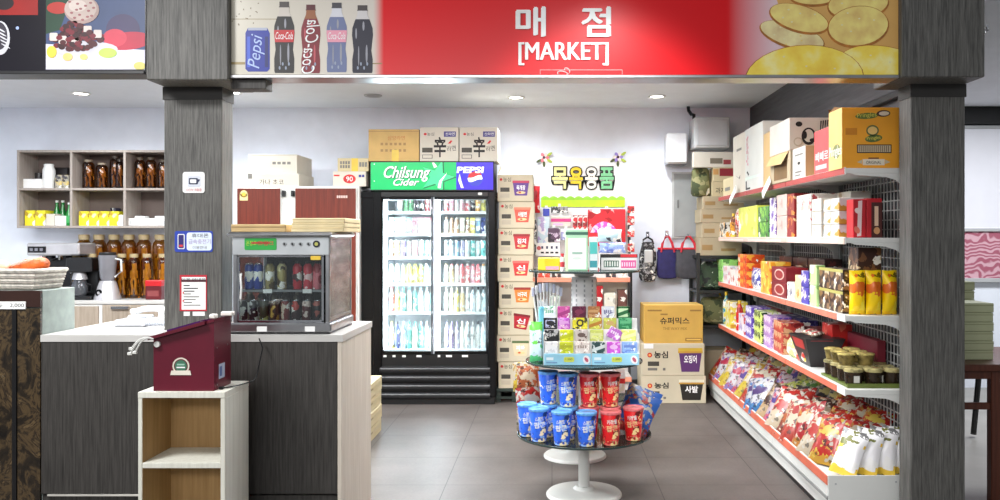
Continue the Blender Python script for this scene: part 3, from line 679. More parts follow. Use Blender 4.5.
for bx in ((wx0+.032, wx0+.042, wz0+.052, wz1-.107), (wx1-.047, wx1-.036, wz0+.052, wz1-.107), (wx0+.032, wx1-.036, wz0+.05, wz0+.062), (wx0+.032, wx1-.036, wz1-.114, wz1-.106)): m.box(bx[0], bx[1], wy0+.011, wy0+.024, bx[2], bx[3], CHROME, .002)
part(m, 'door_frame', gd)
m = MB(); m.tube([(wx0+.05, wy0+.014, wz0+.15), (wx0+.056, wy0-.01, wz0+.16), (wx0+.06, wy0-.012, wz0+.21), (wx0+.056, wy0-.01, wz0+.26), (wx0+.05, wy0+.014, wz0+.27)], .005, WHITE); part(m, 'handle', gd)
SHZ = Z(290, wy0)
m = MB(); m.box(wx0+.034, wx1-.034, wy0+.03, wy1-.03, SHZ-.012, SHZ, STEEL, .002); fr = front(0, wy0+.03, 0)
for px in (265, 305): m.rect(fr, X(px-4, wy0), X(px+5, wy0), SHZ-.016, SHZ+.002, PAPER, .004)
part(m, 'shelf', wc)
fr = front(0, wy0, 0)
for px in (262, 310): m = MB(); m.rect(fr, X(px-5, wy0), X(px+5, wy0), wz0+.012, wz0+.035, PAPER, .002); part(m, 'price_tag', wc)
m = MB(); m.rrect(front(0, wy0+.011, 0), X(310, wy0), X(320, wy0), Z(260, wy0), Z(256, wy0), .004, C((226, 190, 60)), .002); part(m, 'brand_sticker', wc)
def can(mb, r, h, body, top=None):
    top = top or MATS['can_metal']
    mb.lathe([(r*.82, 0), (r, h*.06), (r, h*.88), (r*.82, h*.955)], body, 14)
    mb.lathe([(r*.82, h*.95), (r*.86, h*.985), (r*.84, h), (r*.78, h), (r*.76, h*.98)], top, 14)
mat('can_metal', (190, 190, 194), .25, .9)
def bottle(mb, r, h, body, cap, neck=None):
    neck = neck or body
    mb.lathe([(r*.86, 0), (r, h*.04), (r*.97, h*.3), (r, h*.36), (r, h*.62)], body, 14)
    mb.lathe([(r, h*.62), (r*.85, h*.72), (r*.36, h*.86), (r*.34, h*.9)], neck, 14)
    mb.cyl((0, 0, h*.89), r*.42, h*.11, cap, 12, b=.002)
def carton(mb, w, d, h, body, cap=None, roof=None):
    roof = roof or body; hh = h*.8
    mb.box(-w/2, w/2, -d/2, d/2, 0, hh, body, .002)
    mb.add([(-w/2, -d/2, hh), (w/2, -d/2, hh), (w/2, d/2, hh), (-w/2, d/2, hh), (-w/2, -.002, h*.95), (w/2, -.002, h*.95), (w/2, .002, h*.95), (-w/2, .002, h*.95)], [(0, 1, 5, 4), (2, 3, 7, 6), (1, 2, 6, 5), (3, 0, 4, 7), (4, 5, 6, 7)], roof)
    mb.box(-w/2, w/2, -.003, .003, h*.94, h, roof)
    if cap: mb.cyl((0, -d*.3, h*.86), w*.2, h*.07, cap, 10)
def shape(kind, body, cap, r, h):
    m = MB()
    if kind == 'can': can(m, r, h, body)
    elif kind == 'bottle': bottle(m, r, h, body, cap)
    elif kind == 'carton': carton(m, 2*r*.9, 2*r*.9, h, body, None, cap)
    elif kind == 'jug': m.lathe([(r*.9, 0), (r, h*.05), (r, h*.8), (r*.6, h*.9), (r*.5, h*.92)], body, 14); m.cyl((0, 0, h*.9), r*.58, h*.1, cap, 12, b=.002)
    elif kind == 'cup': m.lathe([(r*.72, 0), (r, h*.9), (r*1.05, h*.92), (r*1.05, h*.97), (r*.9, h)], body, 14)
    return m
# drinks inside the warmer
specs = [(249.5, 'can', 'navy blue can', pk('navy_can', (38, 62, 150), (70, 96, 180), (150, 170, 220), 30, amt=.25), BLACK), (258.5, 'can', 'navy blue can', MATS['navy_can'], BLACK), (270, 'jug', 'tan glass drink jar', pk('tan_drink', (150, 136, 90), (90, 70, 40), (190, 180, 130), 30, amt=.4), C((40, 36, 34))), (282, 'jug', 'olive-gold drink jar', pk('gold_drink', (164, 150, 90), (70, 54, 30), (220, 210, 160), 30, amt=.4, seed=1), C((50, 46, 40))), (297.5, 'jug', 'red-labelled drink bottle', pk('red_drink', (190, 40, 58), (60, 20, 24), (220, 120, 130), 30, amt=.35), C((30, 26, 26))), (308, 'jug', 'pinkish red drink bottle', pk('red_drink_b', (206, 60, 76), (240, 200, 200), (90, 20, 30), 30, amt=.35), C((36, 30, 30))), (317.5, 'jug', 'dark red drink bottle', pk('red_drink_c', (150, 30, 44), (50, 18, 20), (220, 120, 130), 30, amt=.35, seed=2), C((30, 26, 26)))]
for i, (px, k, nm, bm_, cp) in enumerate(specs):
    Y = wy0+.085
    local(shape(k, bm_, cp, .021, .128 if k != 'can' else .118), 'drink_'+('can' if k == 'can' else 'bottle'), nm+', '+place(7, i)+' on the upper shelf of the drink warmer', 'drink', (X(px, Y), Y, SHZ), (0, 0, i*.7), 'drinks on the warmer upper shelf')
cc = [((40, 36, 36), (220, 215, 200), 'black and white'), ((30, 28, 30), (190, 190, 190), 'black and grey'), ((58, 60, 40), (190, 190, 120), 'olive and cream'), ((70, 40, 28), (200, 160, 80), 'brown and gold'), ((120, 30, 30), (210, 190, 170), 'dark red'), ((50, 22, 24), (190, 60, 50), 'dark maroon'), ((90, 30, 34), (230, 210, 200), 'wine red and white'), ((36, 30, 34), (170, 90, 80), 'black and rust')]
for i, (c1, c2, w) in enumerate(cc):
    Y = wy0+.08; px = 243+10.6*i
    local(shape('can', pk('warm_can_%d' % i, c1, c2, c1, 34, amt=.5, seed=i), BLACK, .020, .098), 'drink_can', w+' coffee can, '+place(8, i)+', front row, warmer bottom shelf', 'drink', (X(px, Y), Y, wz0+.05), (0, 0, i), 'cans on the warmer bottom')
for i in range(6):
    Y = wy0+.17; px = 250+12*i
    local(shape('jug', pk('warm_jar_%d' % (i % 3), ((60, 50, 40), (70, 62, 56), (48, 40, 40))[i % 3], (120, 110, 90), (30, 28, 28), 30, amt=.4, seed=i), C((170, 165, 150)), .021, .135), 'drink_bottle', 'dark pale-capped bottle, '+place(6, i)+', rear row, warmer bottom shelf', 'drink', (X(px, Y), Y, wz0+.05), (0, 0, i), 'bottles behind the warmer cans')
# flat boxes on the warmer
m = MB(); a = R(235, 289, 224, 231.5, 3.95); m.box(a[0], a[1], 3.9, 4.18, wz1, wz1+.036, mat('tan_flat_box', (188, 160, 112), .7), .003); m.box(a[0]+.0, a[1], 3.898, 3.9, wz1+.022, wz1+.025, C((140, 112, 70))); single(m, 'flat_box', 'low tan flat box lying at the left on top of the drink warmer', 'box', 'flat boxes on the drink warmer')
for k, nm in enumerate(('bottom', 'middle', 'top')):
    m = MB(); z = wz1+.0215*k; m.box(X(291, 3.9)+.003*k, X(344, 3.9)+.002*k, 3.9, 4.24-.01*k, z, z+.0213, mat('cream_flat_box', (222, 204, 160), .7), .003); m.box(X(291, 3.9)+.003*k, X(344, 3.9), 3.899, 3.901, z+.014, z+.0155, C((176, 150, 100)))
    single(m, 'flat_box', 'cream flat box, '+nm+' of the three stacked at the right on the drink warmer', 'box', 'flat boxes on the drink warmer')
# ================================================================ wall shelves with ginseng jars
wy = 7.6
ws = thing('wall_shelf', 'greige wall-hung cubbyhole shelf with three columns behind the counter', 'shelf', (X(98, wy), 7.75, Z(228, wy)))
xs = [X(p, wy) for p in (18, 71, 124.5, 179)]; zb, zm, zt = Z(228, wy), Z(188, wy), Z(150, wy)
EDG = GREIGE
for k in range(4):
    m = MB(); m.box(xs[k]-.011, xs[k]+.011, wy, 7.885, zb, zt, EDG, .001); part(m, 'upright_panel', ws)
for z, nm in ((zb, 'bottom_panel'), (zm, 'shelf'), (zt, 'top_panel')):
    for k in range(3):
        m = MB(); m.box(xs[k]+.011, xs[k+1]-.011, wy, 7.885, z-(0 if z == zb else .02), z+(.02 if z == zb else 0), EDG, .001); part(m, nm, ws)
m = MB(); m.box(xs[0], xs[3], 7.885, 7.895, zb, zt, mat('cubby_back', (112, 98, 92), .7)); part(m, 'back_board', ws)
AMB = glass('amber_glass', (210, 170, 100), f0=.035); AMB2 = glass('dark_amber_glass', (186, 140, 84), f0=.035)
ROOT = mat('ginseng_root', (244, 220, 140), .6, var=.15, vs=20); JCAP = mat('jar_cap', (166, 148, 110), .5)
def ginseng_jar(h, r, gl, seed, capm, label, loc, group, rootscale=1):
    rn = random.Random(seed)
    j = thing('ginseng_jar', label, 'jar', loc, group)
    m = MB(); m.lathe([(r*.9, 0), (r, .01), (r, h*.80), (r*.92, h*.86), (r*.66, h*.9), (r*.66, h*.915)], gl, 18); lpart(m, 'glass_body', j)
    m = MB(); m.cyl((0, 0, h*.912), r*.72, h*.085, capm, 16, b=.003); lpart(m, 'cap', j)
    m = MB()
    p = [(0, 0, h*.78), (.006, 0, h*.7), (0, 0, h*.6), (.01*math.sin(seed), 0, h*.48)]
    m.tube(p, r*.36*rootscale, ROOT, 8)
    for s in (-1, 1):
        m.tube([(0, 0, h*.5), (s*r*.4, -.01, h*.38), (s*r*.25, .0, h*.22), (s*r*.45, 0, h*.08)], r*.2*rootscale, ROOT, 6)
        m.tube([(0, 0, h*.68), (s*r*.55, 0, h*.6+.02*rn.random()), (s*r*.6, .0, h*.45)], r*.13*rootscale, ROOT, 6)
    lpart(m, 'ginseng_root', j)
    return j
for i, px in enumerate((88.5, 102, 114.5, 122)):
    hh = (.265, .235, .30, .27)[i]
    ginseng_jar(hh, .05 if i < 3 else .034, AMB2, i, C((150, 136, 116)) if i < 2 else C((70, 58, 48)), 'amber ginseng jar, '+place(4, i)+' in the middle top cubby', (X(px, 7.72)+(-.02 if i == 3 else 0), 7.72 if i != 2 else 7.74, zm), 'ginseng jars in the top cubbies')
for i, px in enumerate((140, 151, 163)):
    ginseng_jar(.285-.02*(i == 2), .045, AMB2, i+5, C((90, 76, 60)), 'amber ginseng jar, '+place(3, i)+' in the right top cubby', (X(px, 7.72), 7.72, zm), 'ginseng jars in the top cubbies', 1.1)
def bx(name, label, cat, r, y0, y1, mt, group=None, z0=None, b=.003, deco=None):
    m = MB(); z = r[2] if z0 is None else z0
    m.box(r[0], r[1], y0, y1, z, z+(r[3]-r[2]), mt, b)
    if deco: deco(m, front(r[0], y0, z), r[1]-r[0], r[3]-r[2])
    return single(m, name, label, cat, group)
bx('small_box', 'white low box at the left of the top left cubby', 'box', R(22, 41, 178.5, 188, 7.66), 7.66, 7.82, WHITE, z0=zm)
m = MB(); m.lathe([(.05, 0), (.055, .02), (.052, .17), (.04, .2), (.042, .22), (.034, .225)], WHITE, 20, (X(49, 7.72), 7.72, zm)); single(m, 'paper_cup_sleeve', 'tall white tapered container in the top left cubby', 'container')
m = MB(); m.lathe([(.035, 0), (.04, .06), (.038, .15), (.03, .155)], mat('dark_mug', (52, 48, 48), .3), 18, (X(39.5, 7.845)-.0, 7.845, zm+0)); single(m, 'steel_tumbler', 'dark tumbler behind the white low box in the cubby', 'tumbler')
for i, px in enumerate((58.5, 65.5)):
    bx('coffee_pack', 'striped grey and gold pack, '+('left' if i == 0 else 'right')+' one of the pair beside the white container', 'pack', R(px-3.5, px+3.2, 174.5, 188, 7.66), 7.66, 7.76, pk('striped_pack', (170, 164, 150), (70, 66, 70), (214, 190, 120), 40, amt=.6), 'striped packs in the cubby', z0=zm)
m = MB(); m.box(X(55, 7.82), X(69, 7.82), 7.8, 7.86, zm, zm+.2, mat('dark_tin', (44, 40, 42), .3), .01); single(m, 'storage_tin', 'dark tin standing behind the striped packs', 'tin')
YB = pk('yellow_tea_box', (226, 214, 40), (180, 150, 40), (244, 240, 170), 26, amt=.28)
for i, px in enumerate((29.5, 40)):
    bx('tea_box', 'yellow tea box, '+('left' if i == 0 else 'right')+' of the two in the bottom left cubby', 'box', R(px-5, px+5, 208.5, 224, 7.66), 7.66, 7.8, YB, 'yellow tea boxes', z0=zb+.02)
bx('small_box', 'white box between the yellow tea boxes and green bottles', 'box', R(46, 54.5, 212, 224, 7.66), 7.66, 7.78, WCARD, z0=zb+.02)
GRB = mat('green_bottle_glass', (22, 130, 52), .15)
for i, (px, Y, w) in enumerate(((57, 7.8, 'left one behind the white tray'), (63, 7.8, 'middle one behind the white tray'), (69.3, 7.68, 'right one beside the white tray'))):
    m = MB(); h = .235 if i < 2 else .21; m.lathe([(.026, 0), (.029, .01), (.029, h*.5), (.013, h*.74), (.012, h*.93)], GRB, 16); m.cyl((0, 0, h*.92), .014, h*.08, C((226, 230, 226)), 12); 
    m.lathe([(.0293, h*.12), (.0296, h*.13), (.0296, h*.42), (.0293, h*.43)], C((60, 170, 90)), 16)
    local(m, 'green_bottle', 'small green glass bottle, '+w, 'bottle', (X(px, Y), Y, zb+.02), group='green bottles in the cubby')
m = MB(); a = R(55.5, 66.5, 213, 224, 7.66); m.box(a[0], a[1], 7.65, 7.75, zb+.02, zb+.11, WHITE, .004); single(m, 'white_tray', 'white tray in front of the green bottles', 'tray')
for i in range(4):
    px = 83.5+10.2*i
    bx('tea_box', 'yellow tea box, '+place(4, i)+' of the four in the bottom middle cubby', 'box', R(px-4.9, px+4.9, 209.5, 224, 7.66), 7.66, 7.8, YB, 'yellow tea boxes', z0=zb+.02)
for i in range(3):
    m = MB(); m.box(-.004, .004, -.05, .05, 0, .17, (C((52, 50, 70)), C((200, 200, 210)), C((80, 80, 110)))[i], .001)
    local(m, 'leaflet', 'thin leaning leaflet, '+place(3, i)+' beside the four yellow tea boxes', 'leaflet', (X(118+2.2*i, 7.8)+.0, 7.8, zb+.021), (0, -.28, 0), 'leaflets in the cubby')
bx('small_box', 'white box at the right of the four yellow tea boxes', 'box', R(118.5, 123, 213, 224, 7.65), 7.65, 7.72, WHITE, z0=zb+.02)
wb = thing('white_basket', 'white slotted plastic basket in the bottom right cubby', 'basket', (X(147, 7.72), 7.72, zb+.02))
m = MB(); a = R(128, 170, 217, 224, 7.65); z = zb+.02
m.box(a[0], a[1], 7.65, 7.82, z, z+.004, WHITE)
for y in (7.65, 7.816): m.box(a[0], a[1], y, y+.004, z, z+.06, WHITE); m.box(a[0]-.004, a[1]+.004, y-.003, y+.007, z+.058, z+.068, WHITE, .002)
for x in (a[0], a[1]-.004): m.box(x, x+.004, 7.65, 7.82, z, z+.06, WHITE)
part(m, 'tub', wb)
m = MB(); fr = front(0, 7.65, 0)
for k in range(14): m.rect(fr, a[0]+.02+.025*k, a[0]+.03+.025*k, z+.012, z+.046, GREY, .0006)
part(m, 'slot', wb)
for i, px in enumerate((142, 162)):
    m = MB(); m.box(-.045, .045, -.05, .05, 0, .085, WHITE, .006); local(m, 'tissue_pack', 'white tissue pack, '+('left' if i == 0 else 'right')+' one inside the white basket', 'pack', (X(px, 7.73), 7.73, z+.004), group='tissue packs in the white basket')
# ================================================================ back counter behind
kz = .85
kc = thing('back_counter', 'low back counter with white top and wood-look drawer under the wall shelves', 'counter', (-3.9, 7.6, 0))
m = MB(); m.box(-5.2, -3.2, 7.38, 7.87, 0, kz-.03, WHITE, .002); part(m, 'carcass', kc)
m = MB(); m.box(-5.2, -3.19, 7.36, 7.875, kz-.03, kz, WT, .002); part(m, 'worktop', kc)
LAM = woodgrain('grey_oak_drawer', (142, 128, 112), (172, 158, 142), (30, 30, 1.5), ns=2)
dr = MB(); a = R(102, 157, 305, 322, 7.36); dr.box(a[0], a[1], 7.362, 7.38, .3, a[3], LAM, .002); dd = part(dr, 'drawer', kc)
m = MB(); a = R(110, 128, 306.5, 309.5, 7.33); m.box(a[0], a[1], 7.335, 7.362, a[2], a[3], CHROME, .003); part(m, 'handle', dd)
dr = MB(); dr.box(X(70, 7.36), X(98, 7.36), 7.362, 7.38, .3, kz-.05, LAM, .002); part(dr, 'drawer', kc)
jars = [(X(84, 7.78), 7.78), (X(99, 7.78), 7.78), (X(114, 7.78), 7.78), (X(129, 7.78), 7.78), (X(144, 7.78), 7.78), (X(160, 7.78), 7.78)]
for i, (x, y) in enumerate(jars):
    ginseng_jar(.575, .064, AMB, i, JCAP, 'tall amber ginseng jar, '+place(6, i)+' in the rear row on the back counter', (x, y, kz), 'ginseng jars on the back counter', 1.1)
for i, px in enumerate((122, 134, 147, 163)):
    ginseng_jar(.40, .05, AMB, i+3, JCAP, 'amber ginseng jar, '+place(4, i)+' in the front row on the back counter', (X(px, 7.64)+.0, 7.64, kz), 'ginseng jars on the back counter', 1.2)
for i, px in enumerate((76, 92)):
    ginseng_jar(.40, .05, AMB, i+8, JCAP, 'amber ginseng jar half hidden behind the coffee maker, '+('left' if i == 0 else 'right')+' one', (X(px, 7.66), 7.66, kz), 'ginseng jars on the back counter', 1.2)
# gold screen behind the jars
# espresso machine
em = thing('espresso_machine', 'silver espresso machine at the left of the back counter', 'coffee machine', (X(52, 7.6), 7.62, kz))
ex0, ex1 = X(26, 7.45), X(79, 7.45); ez = Z(243, 7.45)
SILV = mat('satin_silver', (196, 194, 196), .35, .6)
m = MB(); m.box(ex0, ex1, 7.45, 7.84, ez-.11, ez, SILV, .012); m.box(ex0+.02, ex1-.16, 7.62, 7.84, kz+.06, ez-.11, BLACKG, .006); part(m, 'housing', em)
m = MB(); m.box(ex0+.01, ex1-.06, 7.47, 7.84, kz, kz+.06, SILV, .008); part(m, 'drip_tray', em)
m = MB(); m.rect(front(0, 7.45, 0), X(28, 7.45), X(46, 7.45), ez-.085, ez-.03, BLACKG, .004)
for k in range(3): m.rect(front(0, 7.446, 0), X(30+5*k, 7.45), X(33+5*k, 7.45), ez-.07, ez-.045, C((120, 120, 130)), .002)
part(m, 'control_panel', em)
m = MB(); 
for dx in (.1, .24): m.cyl((ex0+dx, 7.54, ez-.15), .03, .045, CHROME, 16); m.tube([(ex0+dx, 7.54, ez-.135), (ex0+dx, 7.42, ez-.15)], .011, BLACK)
part(m, 'brew_head', em)
# drip coffee maker
cm = thing('drip_coffee_maker', 'black drip coffee maker with glass jug beside the blender', 'coffee maker', (X(78.5, 7.5), 7.5, kz))
x0, x1 = X(66, 7.42), X(92, 7.42)
m = MB(); m.box(x0, x1, 7.41, 7.6, kz, kz+.035, BLACK, .006); m.box(x0, x1, 7.53, 7.6, kz+.035, kz+.36, BLACK, .008); m.box(x0, x1, 7.41, 7.6, kz+.245, kz+.37, BLACK, .01); part(m, 'body', cm)
m = MB(); xc = (x0+x1)/2-.02; m.lathe([(.05, 0), (.068, .03), (.066, .09), (.05, .13), (.052, .14)], mat('carafe_glass', (86, 88, 92), .08, .3), 20, (xc, 7.47, kz+.036)); part(m, 'jug', cm)
m = MB(); m.lathe([(.064, 0), (.05, .055), (.045, .06)], SILV, 20, (xc, 7.47, kz+.178)); part(m, 'filter_basket', cm)
m = MB(); m.tube([(xc+.066, 7.46, kz+.14), (xc+.11, 7.455, kz+.13), (xc+.11, 7.455, kz+.07), (xc+.07, 7.46, kz+.06)], .008, BLACK); part(m, 'handle', cm)
# blender
bl_ = thing('blender', 'silver blender with clear jug between the coffee maker and the red box', 'blender', (X(107, 7.45), 7.45, kz))
bxx = X(106.5, 7.45)
m = MB(); m.lathe([(.11, 0), (.108, .02), (.07, .15), (.062, .165)], SILV, 22, (bxx, 7.47, kz)); part(m, 'motor_base', bl_)
m = MB(); m.cyl((bxx-.03, 7.375, kz+.065), .03, .012, BLACKG, 16, 'Y'); m.cyl((bxx-.03, 7.372, kz+.065), .012, .006, SILV, 12, 'Y'); part(m, 'speed_dial', bl_)
m = MB(); m.lathe([(.05, 0), (.062, .03), (.078, .22), (.08, .225)], mat('blender_jug', (140, 140, 146), .08, .2), 20, (bxx, 7.47, kz+.166)); part(m, 'jug', bl_)
m = MB(); m.cyl((bxx, 7.47, kz+.391), .07, .025, BLACK, 18, b=.006); part(m, 'lid', bl_)
m = MB(); m.tube([(bxx+.07, 7.46, kz+.36), (bxx+.125, 7.455, kz+.35), (bxx+.13, 7.455, kz+.25), (bxx+.07, 7.46, kz+.2)], .009, C((206, 206, 204))); part(m, 'handle', bl_)
m = MB(); a = R(145, 161, 277.5, 297, 7.45); m.box(a[0], a[1], 7.45, 7.55, kz, kz+.16, mat('maroon_tin', (92, 24, 30), .35), .008); m.box(a[0]-.002, a[1]+.002, 7.448, 7.552, kz+.115, kz+.17, mat('red_lid', (190, 30, 36), .35), .006); m.rect(front(0, 7.45, 0), a[0]+.02, a[1]-.02, kz+.03, kz+.08, C((130, 60, 60)), .001); single(m, 'red_tin', 'small maroon tin with a bright red lid on the back counter', 'tin')
# ================================================================ brown double-door refrigerator
ry = 7.06
rf = thing('refrigerator', 'white refrigerator with two red-brown wood-look doors behind the counter', 'refrigerator', (X(298, ry), 7.38, 0))
rx0, rx1, rz = X(235, ry), X(358.6, ry), Z(186, ry)
m = MB(); m.box(rx0, rx1, ry+.03, 7.7, 0, rz, WHITEMETAL, .006); part(m, 'cabinet', rf)
for a, b_, nm in ((237, 281, 'l'), (295, 356.5, 'r')):
    dm = MB(); dm.box(X(a, ry), X(b_, ry), ry, ry+.028, .12, rz-.012, WHITEMETAL, .004); dd = part(dm, 'door', rf)
    m = MB(); m.box(X(a, ry)+.003, X(b_, ry)-.005, ry-.004, ry, .14, rz-.02, REDWOOD, .001); part(m, 'veneer', dd)
    m = MB(); xx = X(283.5 if nm == 'l' else 292.5, ry); m.box(xx-.012, xx+.012, ry-.012, ry+.03, Z(196.5, ry), Z(190.5, ry), BLACK, .004); part(m, 'hinge', dd)
    m = MB(); fr = front(0, ry-.004, 0)
    if nm == 'l':
        q = R(240, 248, 189, 200.5, ry); m.rect(fr, q[0], q[1], q[2], q[2]+.055, C((232, 214, 150)), .001); m.oval(fr, (q[0]+q[1])/2, q[2]+.055, .03, .03, C((232, 214, 150)), .001); m.oval(fr, (q[0]+q[1])/2, q[2]+.05, .018, .018, C((238, 190, 70)), .0015); part(m, 'energy_sticker', dd)
    else:
        q = R(337, 348, 195.5, 198, ry); [m.rect(fr, q[0]+(q[1]-q[0])*k/6, q[0]+(q[1]-q[0])*(k+.7)/6, q[2], q[3], C((220, 196, 186))) for k in range(6)]; part(m, 'logo', dd)
m = MB(); m.box(rx0, rx1, ry+.002, ry+.03, 0, .11, BLACK); part(m, 'plinth', rf)
def carton_box(name, label, r, y0, y1, mt, deco=None, z0=None, group=None, flaps=None, tape=True, rot=0):
    m = MB(); z = r[2] if z0 is None else z0; h = r[3]-r[2]
    m.box(r[0], r[1], y0, y1, z, z+h, mt, .003)
    if tape:
        ym = (y0+y1)/2; m.box(r[0]+.002, r[1]-.002, ym-.02, ym+.02, z+h, z+h+.0012, mat('clear_tape', (196, 172, 120), .25))
        m.box(r[0]+.001, r[1]-.001, y0+.002, y1-.002, z+h-.0008, z+h+.0004, mt)
    if deco: deco(m, front(r[0], y0, z), r[1]-r[0], h)
    return single(m, name, label, 'carton', group)
def d1(m, fr, w, h):
    m.rect(fr, w*.45, w*.9, h*.35, h*.75, C((206, 200, 184)), .001); [m.rect(fr, w*(.5+.1*k), w*(.57+.1*k), h*.48, h*.62, GINK, .0015) for k in range(4)]
    m.rect(fr, 0, w, h*.96, h*.985, C((170, 160, 140)), .001)
carton_box('carton', 'off-white flat carton, upper of the two on the brown refrigerator', R(248, 297, 153, 172, 7.12), 7.12, 7.56, WCARD, d1, z0=rz+.106+.002)
def d2(m, fr, w, h):
    m.text(fr, '가나 초코', w*.22, w*.7, h*.12, h*.55, INK, .001); m.rect(fr, 0, w*.08, h*.6, h, GINK, .001)
carton_box('carton', 'off-white flat carton with dark writing, lower of the two on the brown refrigerator', R(248, 299, 173.3, 186, 7.1), 7.1, 7.54, WCARD, d2, z0=rz)
def d3(m, fr, w, h):
    m.oval(fr, w*.5, h*.5, w*.19, h*.3, RINK, .001); m.text(fr, '90', w*.4, w*.6, h*.34, h*.66, WINK, .0015)
    m.rect(fr, w*.78, w*.86, h*.62, h*.78, BLINK); m.rect(fr, w*.88, w*.95, h*.62, h*.78, BLINK); m.rect(fr, w*.03, w*.2, h*.68, h*.78, RINK)
carton_box('carton', 'white carton with a red oval mark beside the drink cooler top', R(333, 366, 171, 186, 7.12), 7.12, 7.42, WCARD, d3, z0=rz)
def d4(m, fr, w, h):
    m.rect(fr, w*.45, w*.66, 0, h, TAPE, .0012)
    for k in range(8): m.rect(fr, w*(.08+.085*(k%4)), w*(.14+.085*(k%4)), h*(.55-.3*(k//4)), h*(.78-.3*(k//4)), GINK)
    for k in range(3): m.rect(fr, w*(.7+.09*k), w*(.77+.09*k), h*.35, h*.7, GINK)
carton_box('carton', 'cream carton with yellow tape on top of the red oval carton', R(337, 368, 157, 170.2, 7.12), 7.14, 7.42, CREAMCARD, d4, z0=rz+.1275)
# ================================================================ drink cooler
fy = 7.1
fx0, fx1 = X(360, fy), X(496, fy); ftop = Z(191, fy)
fr_ = thing('drink_cooler', 'tall black two-door glass drink cooler with a green and blue light-up header', 'drink cooler', ((fx0+fx1)/2, 7.4, 0))
m = MB()
TH = .05; fb = 7.72
m.box(fx0, X(381, fy), fy+.04, fb, .06, ftop, BLACKG, .012); m.box(X(487, fy), fx1, fy+.04, fb, .06, ftop, BLACKG, .006)
m.box(fx0+.01, fx1-.01, fb-.03, fb, .06, ftop, BLACK); m.box(fx0, fx1, fy+.03, fb, Z(198, fy), ftop, BLACKG, .006)
m.box(fx0+.12, fx1-.02, fy+.04, fb, .06, Z(352, fy), BLACKG)
m.box(X(373, fy), X(381.5, fy), fy, fy+.04, .06, ftop-.002, BLACKG, .008)
m.box(X(487.5, fy), fx1-.003, fy, fy+.04, .06, ftop-.002, BLACKG, .008)
part(m, 'cabinet', fr_)
LIN = mat('cooler_liner', (232, 236, 240), .5, var=.01)
m = MB(); ix0, ix1 = X(381, fy), X(487, fy); iz0, iz1 = Z(352, fy), Z(198, fy)
m.box(ix0, ix1, fb-.05, fb-.031, iz0, iz1, LIN); m.box(ix0, ix0+.01, fy+.05, fb-.05, iz0, iz1, LIN); m.box(ix1-.01, ix1, fy+.05, fb-.05, iz0, iz1, LIN); m.box(ix0, ix1, fy+.05, fb-.05, iz0, iz0+.012, LIN); m.box(ix0, ix1, fy+.05, fb-.05, iz1-.012, iz1, LIN)
part(m, 'liner', fr_)
m = MB(); LT = emis('cooler_tube', (236, 245, 255), 110)
xm = X(436.5, fy)
m.cyl((xm, fy+.075, iz0+.03), .014, iz1-iz0-.06, LT, 12); m.cyl((ix0+.03, fy+.075, iz0+.03), .008, iz1-iz0-.06, LT, 10)  # centre tube, plus a left one added to brighten the inside
part(m, 'light_tube', fr_)
m = MB(); m.box(xm-.02, xm+.02, fy+.088, fy+.1, iz0, iz1, WHITE, .004); part(m, 'mullion', fr_)
for a, b_, nm in ((381.5, 432.5, 0), (432.5, 487.5, 1)):
    a, b_ = X(a, fy), X(b_, fy)
    dm = MB(); FRM = BLACKG if nm else BLACKG
    w = .014
    dm.box(a, a+w, fy+.006+.014*nm, fy+.024+.014*nm, iz0-.02, iz1+.01, FRM if nm == 0 else C((190, 196, 202)), .003)
    dm.box(b_-w, b_, fy+.006+.014*nm, fy+.024+.014*nm, iz0-.02, iz1+.01, FRM if nm else C((60, 66, 72)), .003)
    dm.box(a+w, b_-w, fy+.006+.014*nm, fy+.024+.014*nm, iz0-.02, iz0+.004, FRM, .003); dm.box(a+w, b_-w, fy+.006+.014*nm, fy+.024+.014*nm, iz1-.012, iz1+.01, FRM, .003)
    dd = part(dm, 'glass_door', fr_)
    m = MB(); m.box(a+w-.002, b_-w+.002, fy+.012+.014*nm, fy+.017+.014*nm, iz0, iz1-.01, GLASS); part(m, 'pane', dd)
m = MB(); m.box(X(373, fy)+.01, X(494, fy), fy+.005, fy+.03, iz1+.011, ftop-.006, BLACK, .003); fr = front(0, fy+.005, 0); a = R(478, 482, 192.5, 195, fy); m.rrect(fr, *a, .006, C((220, 220, 214)), .002); part(m, 'upper_trim', fr_)
m = MB(); fr = front(0, fy+.0, 0)
m.box(X(375, fy), X(494, fy), fy+.02, fy+.04, .06, iz0-.021, BLACK, .003)
for px, w in ((385, 3), (394, 3), (404, 3.5), (419, 5), (439, 2.5), (449, 6), (465, 6)):
    a = R(px-w/2, px+w/2, 352.3, 354.6, fy+.02); m.rect(front(0, fy+.02, 0), a[0], a[1], iz0-.045, iz0-.028, WHITE, .002)
part(m, 'price_rail', fr_)
m = MB(); zb_ = .075
for k in range(4):
    zc = Z(370+8.6*k, fy)
    m.lathe([(.004, X(379, fy)), (.03, X(380, fy)), (.03, X(490, fy)), (.004, X(491, fy))], mat('louver_black', (34, 34, 36), .3), 12, (0, fy+.015, zc), 'X')
part(m, 'louver', fr_)
m = MB(); m.box(fx0+.13, fx1-.01, fy+.01, fy+.05, .0, .062, BLACK, .004); part(m, 'plinth', fr_)
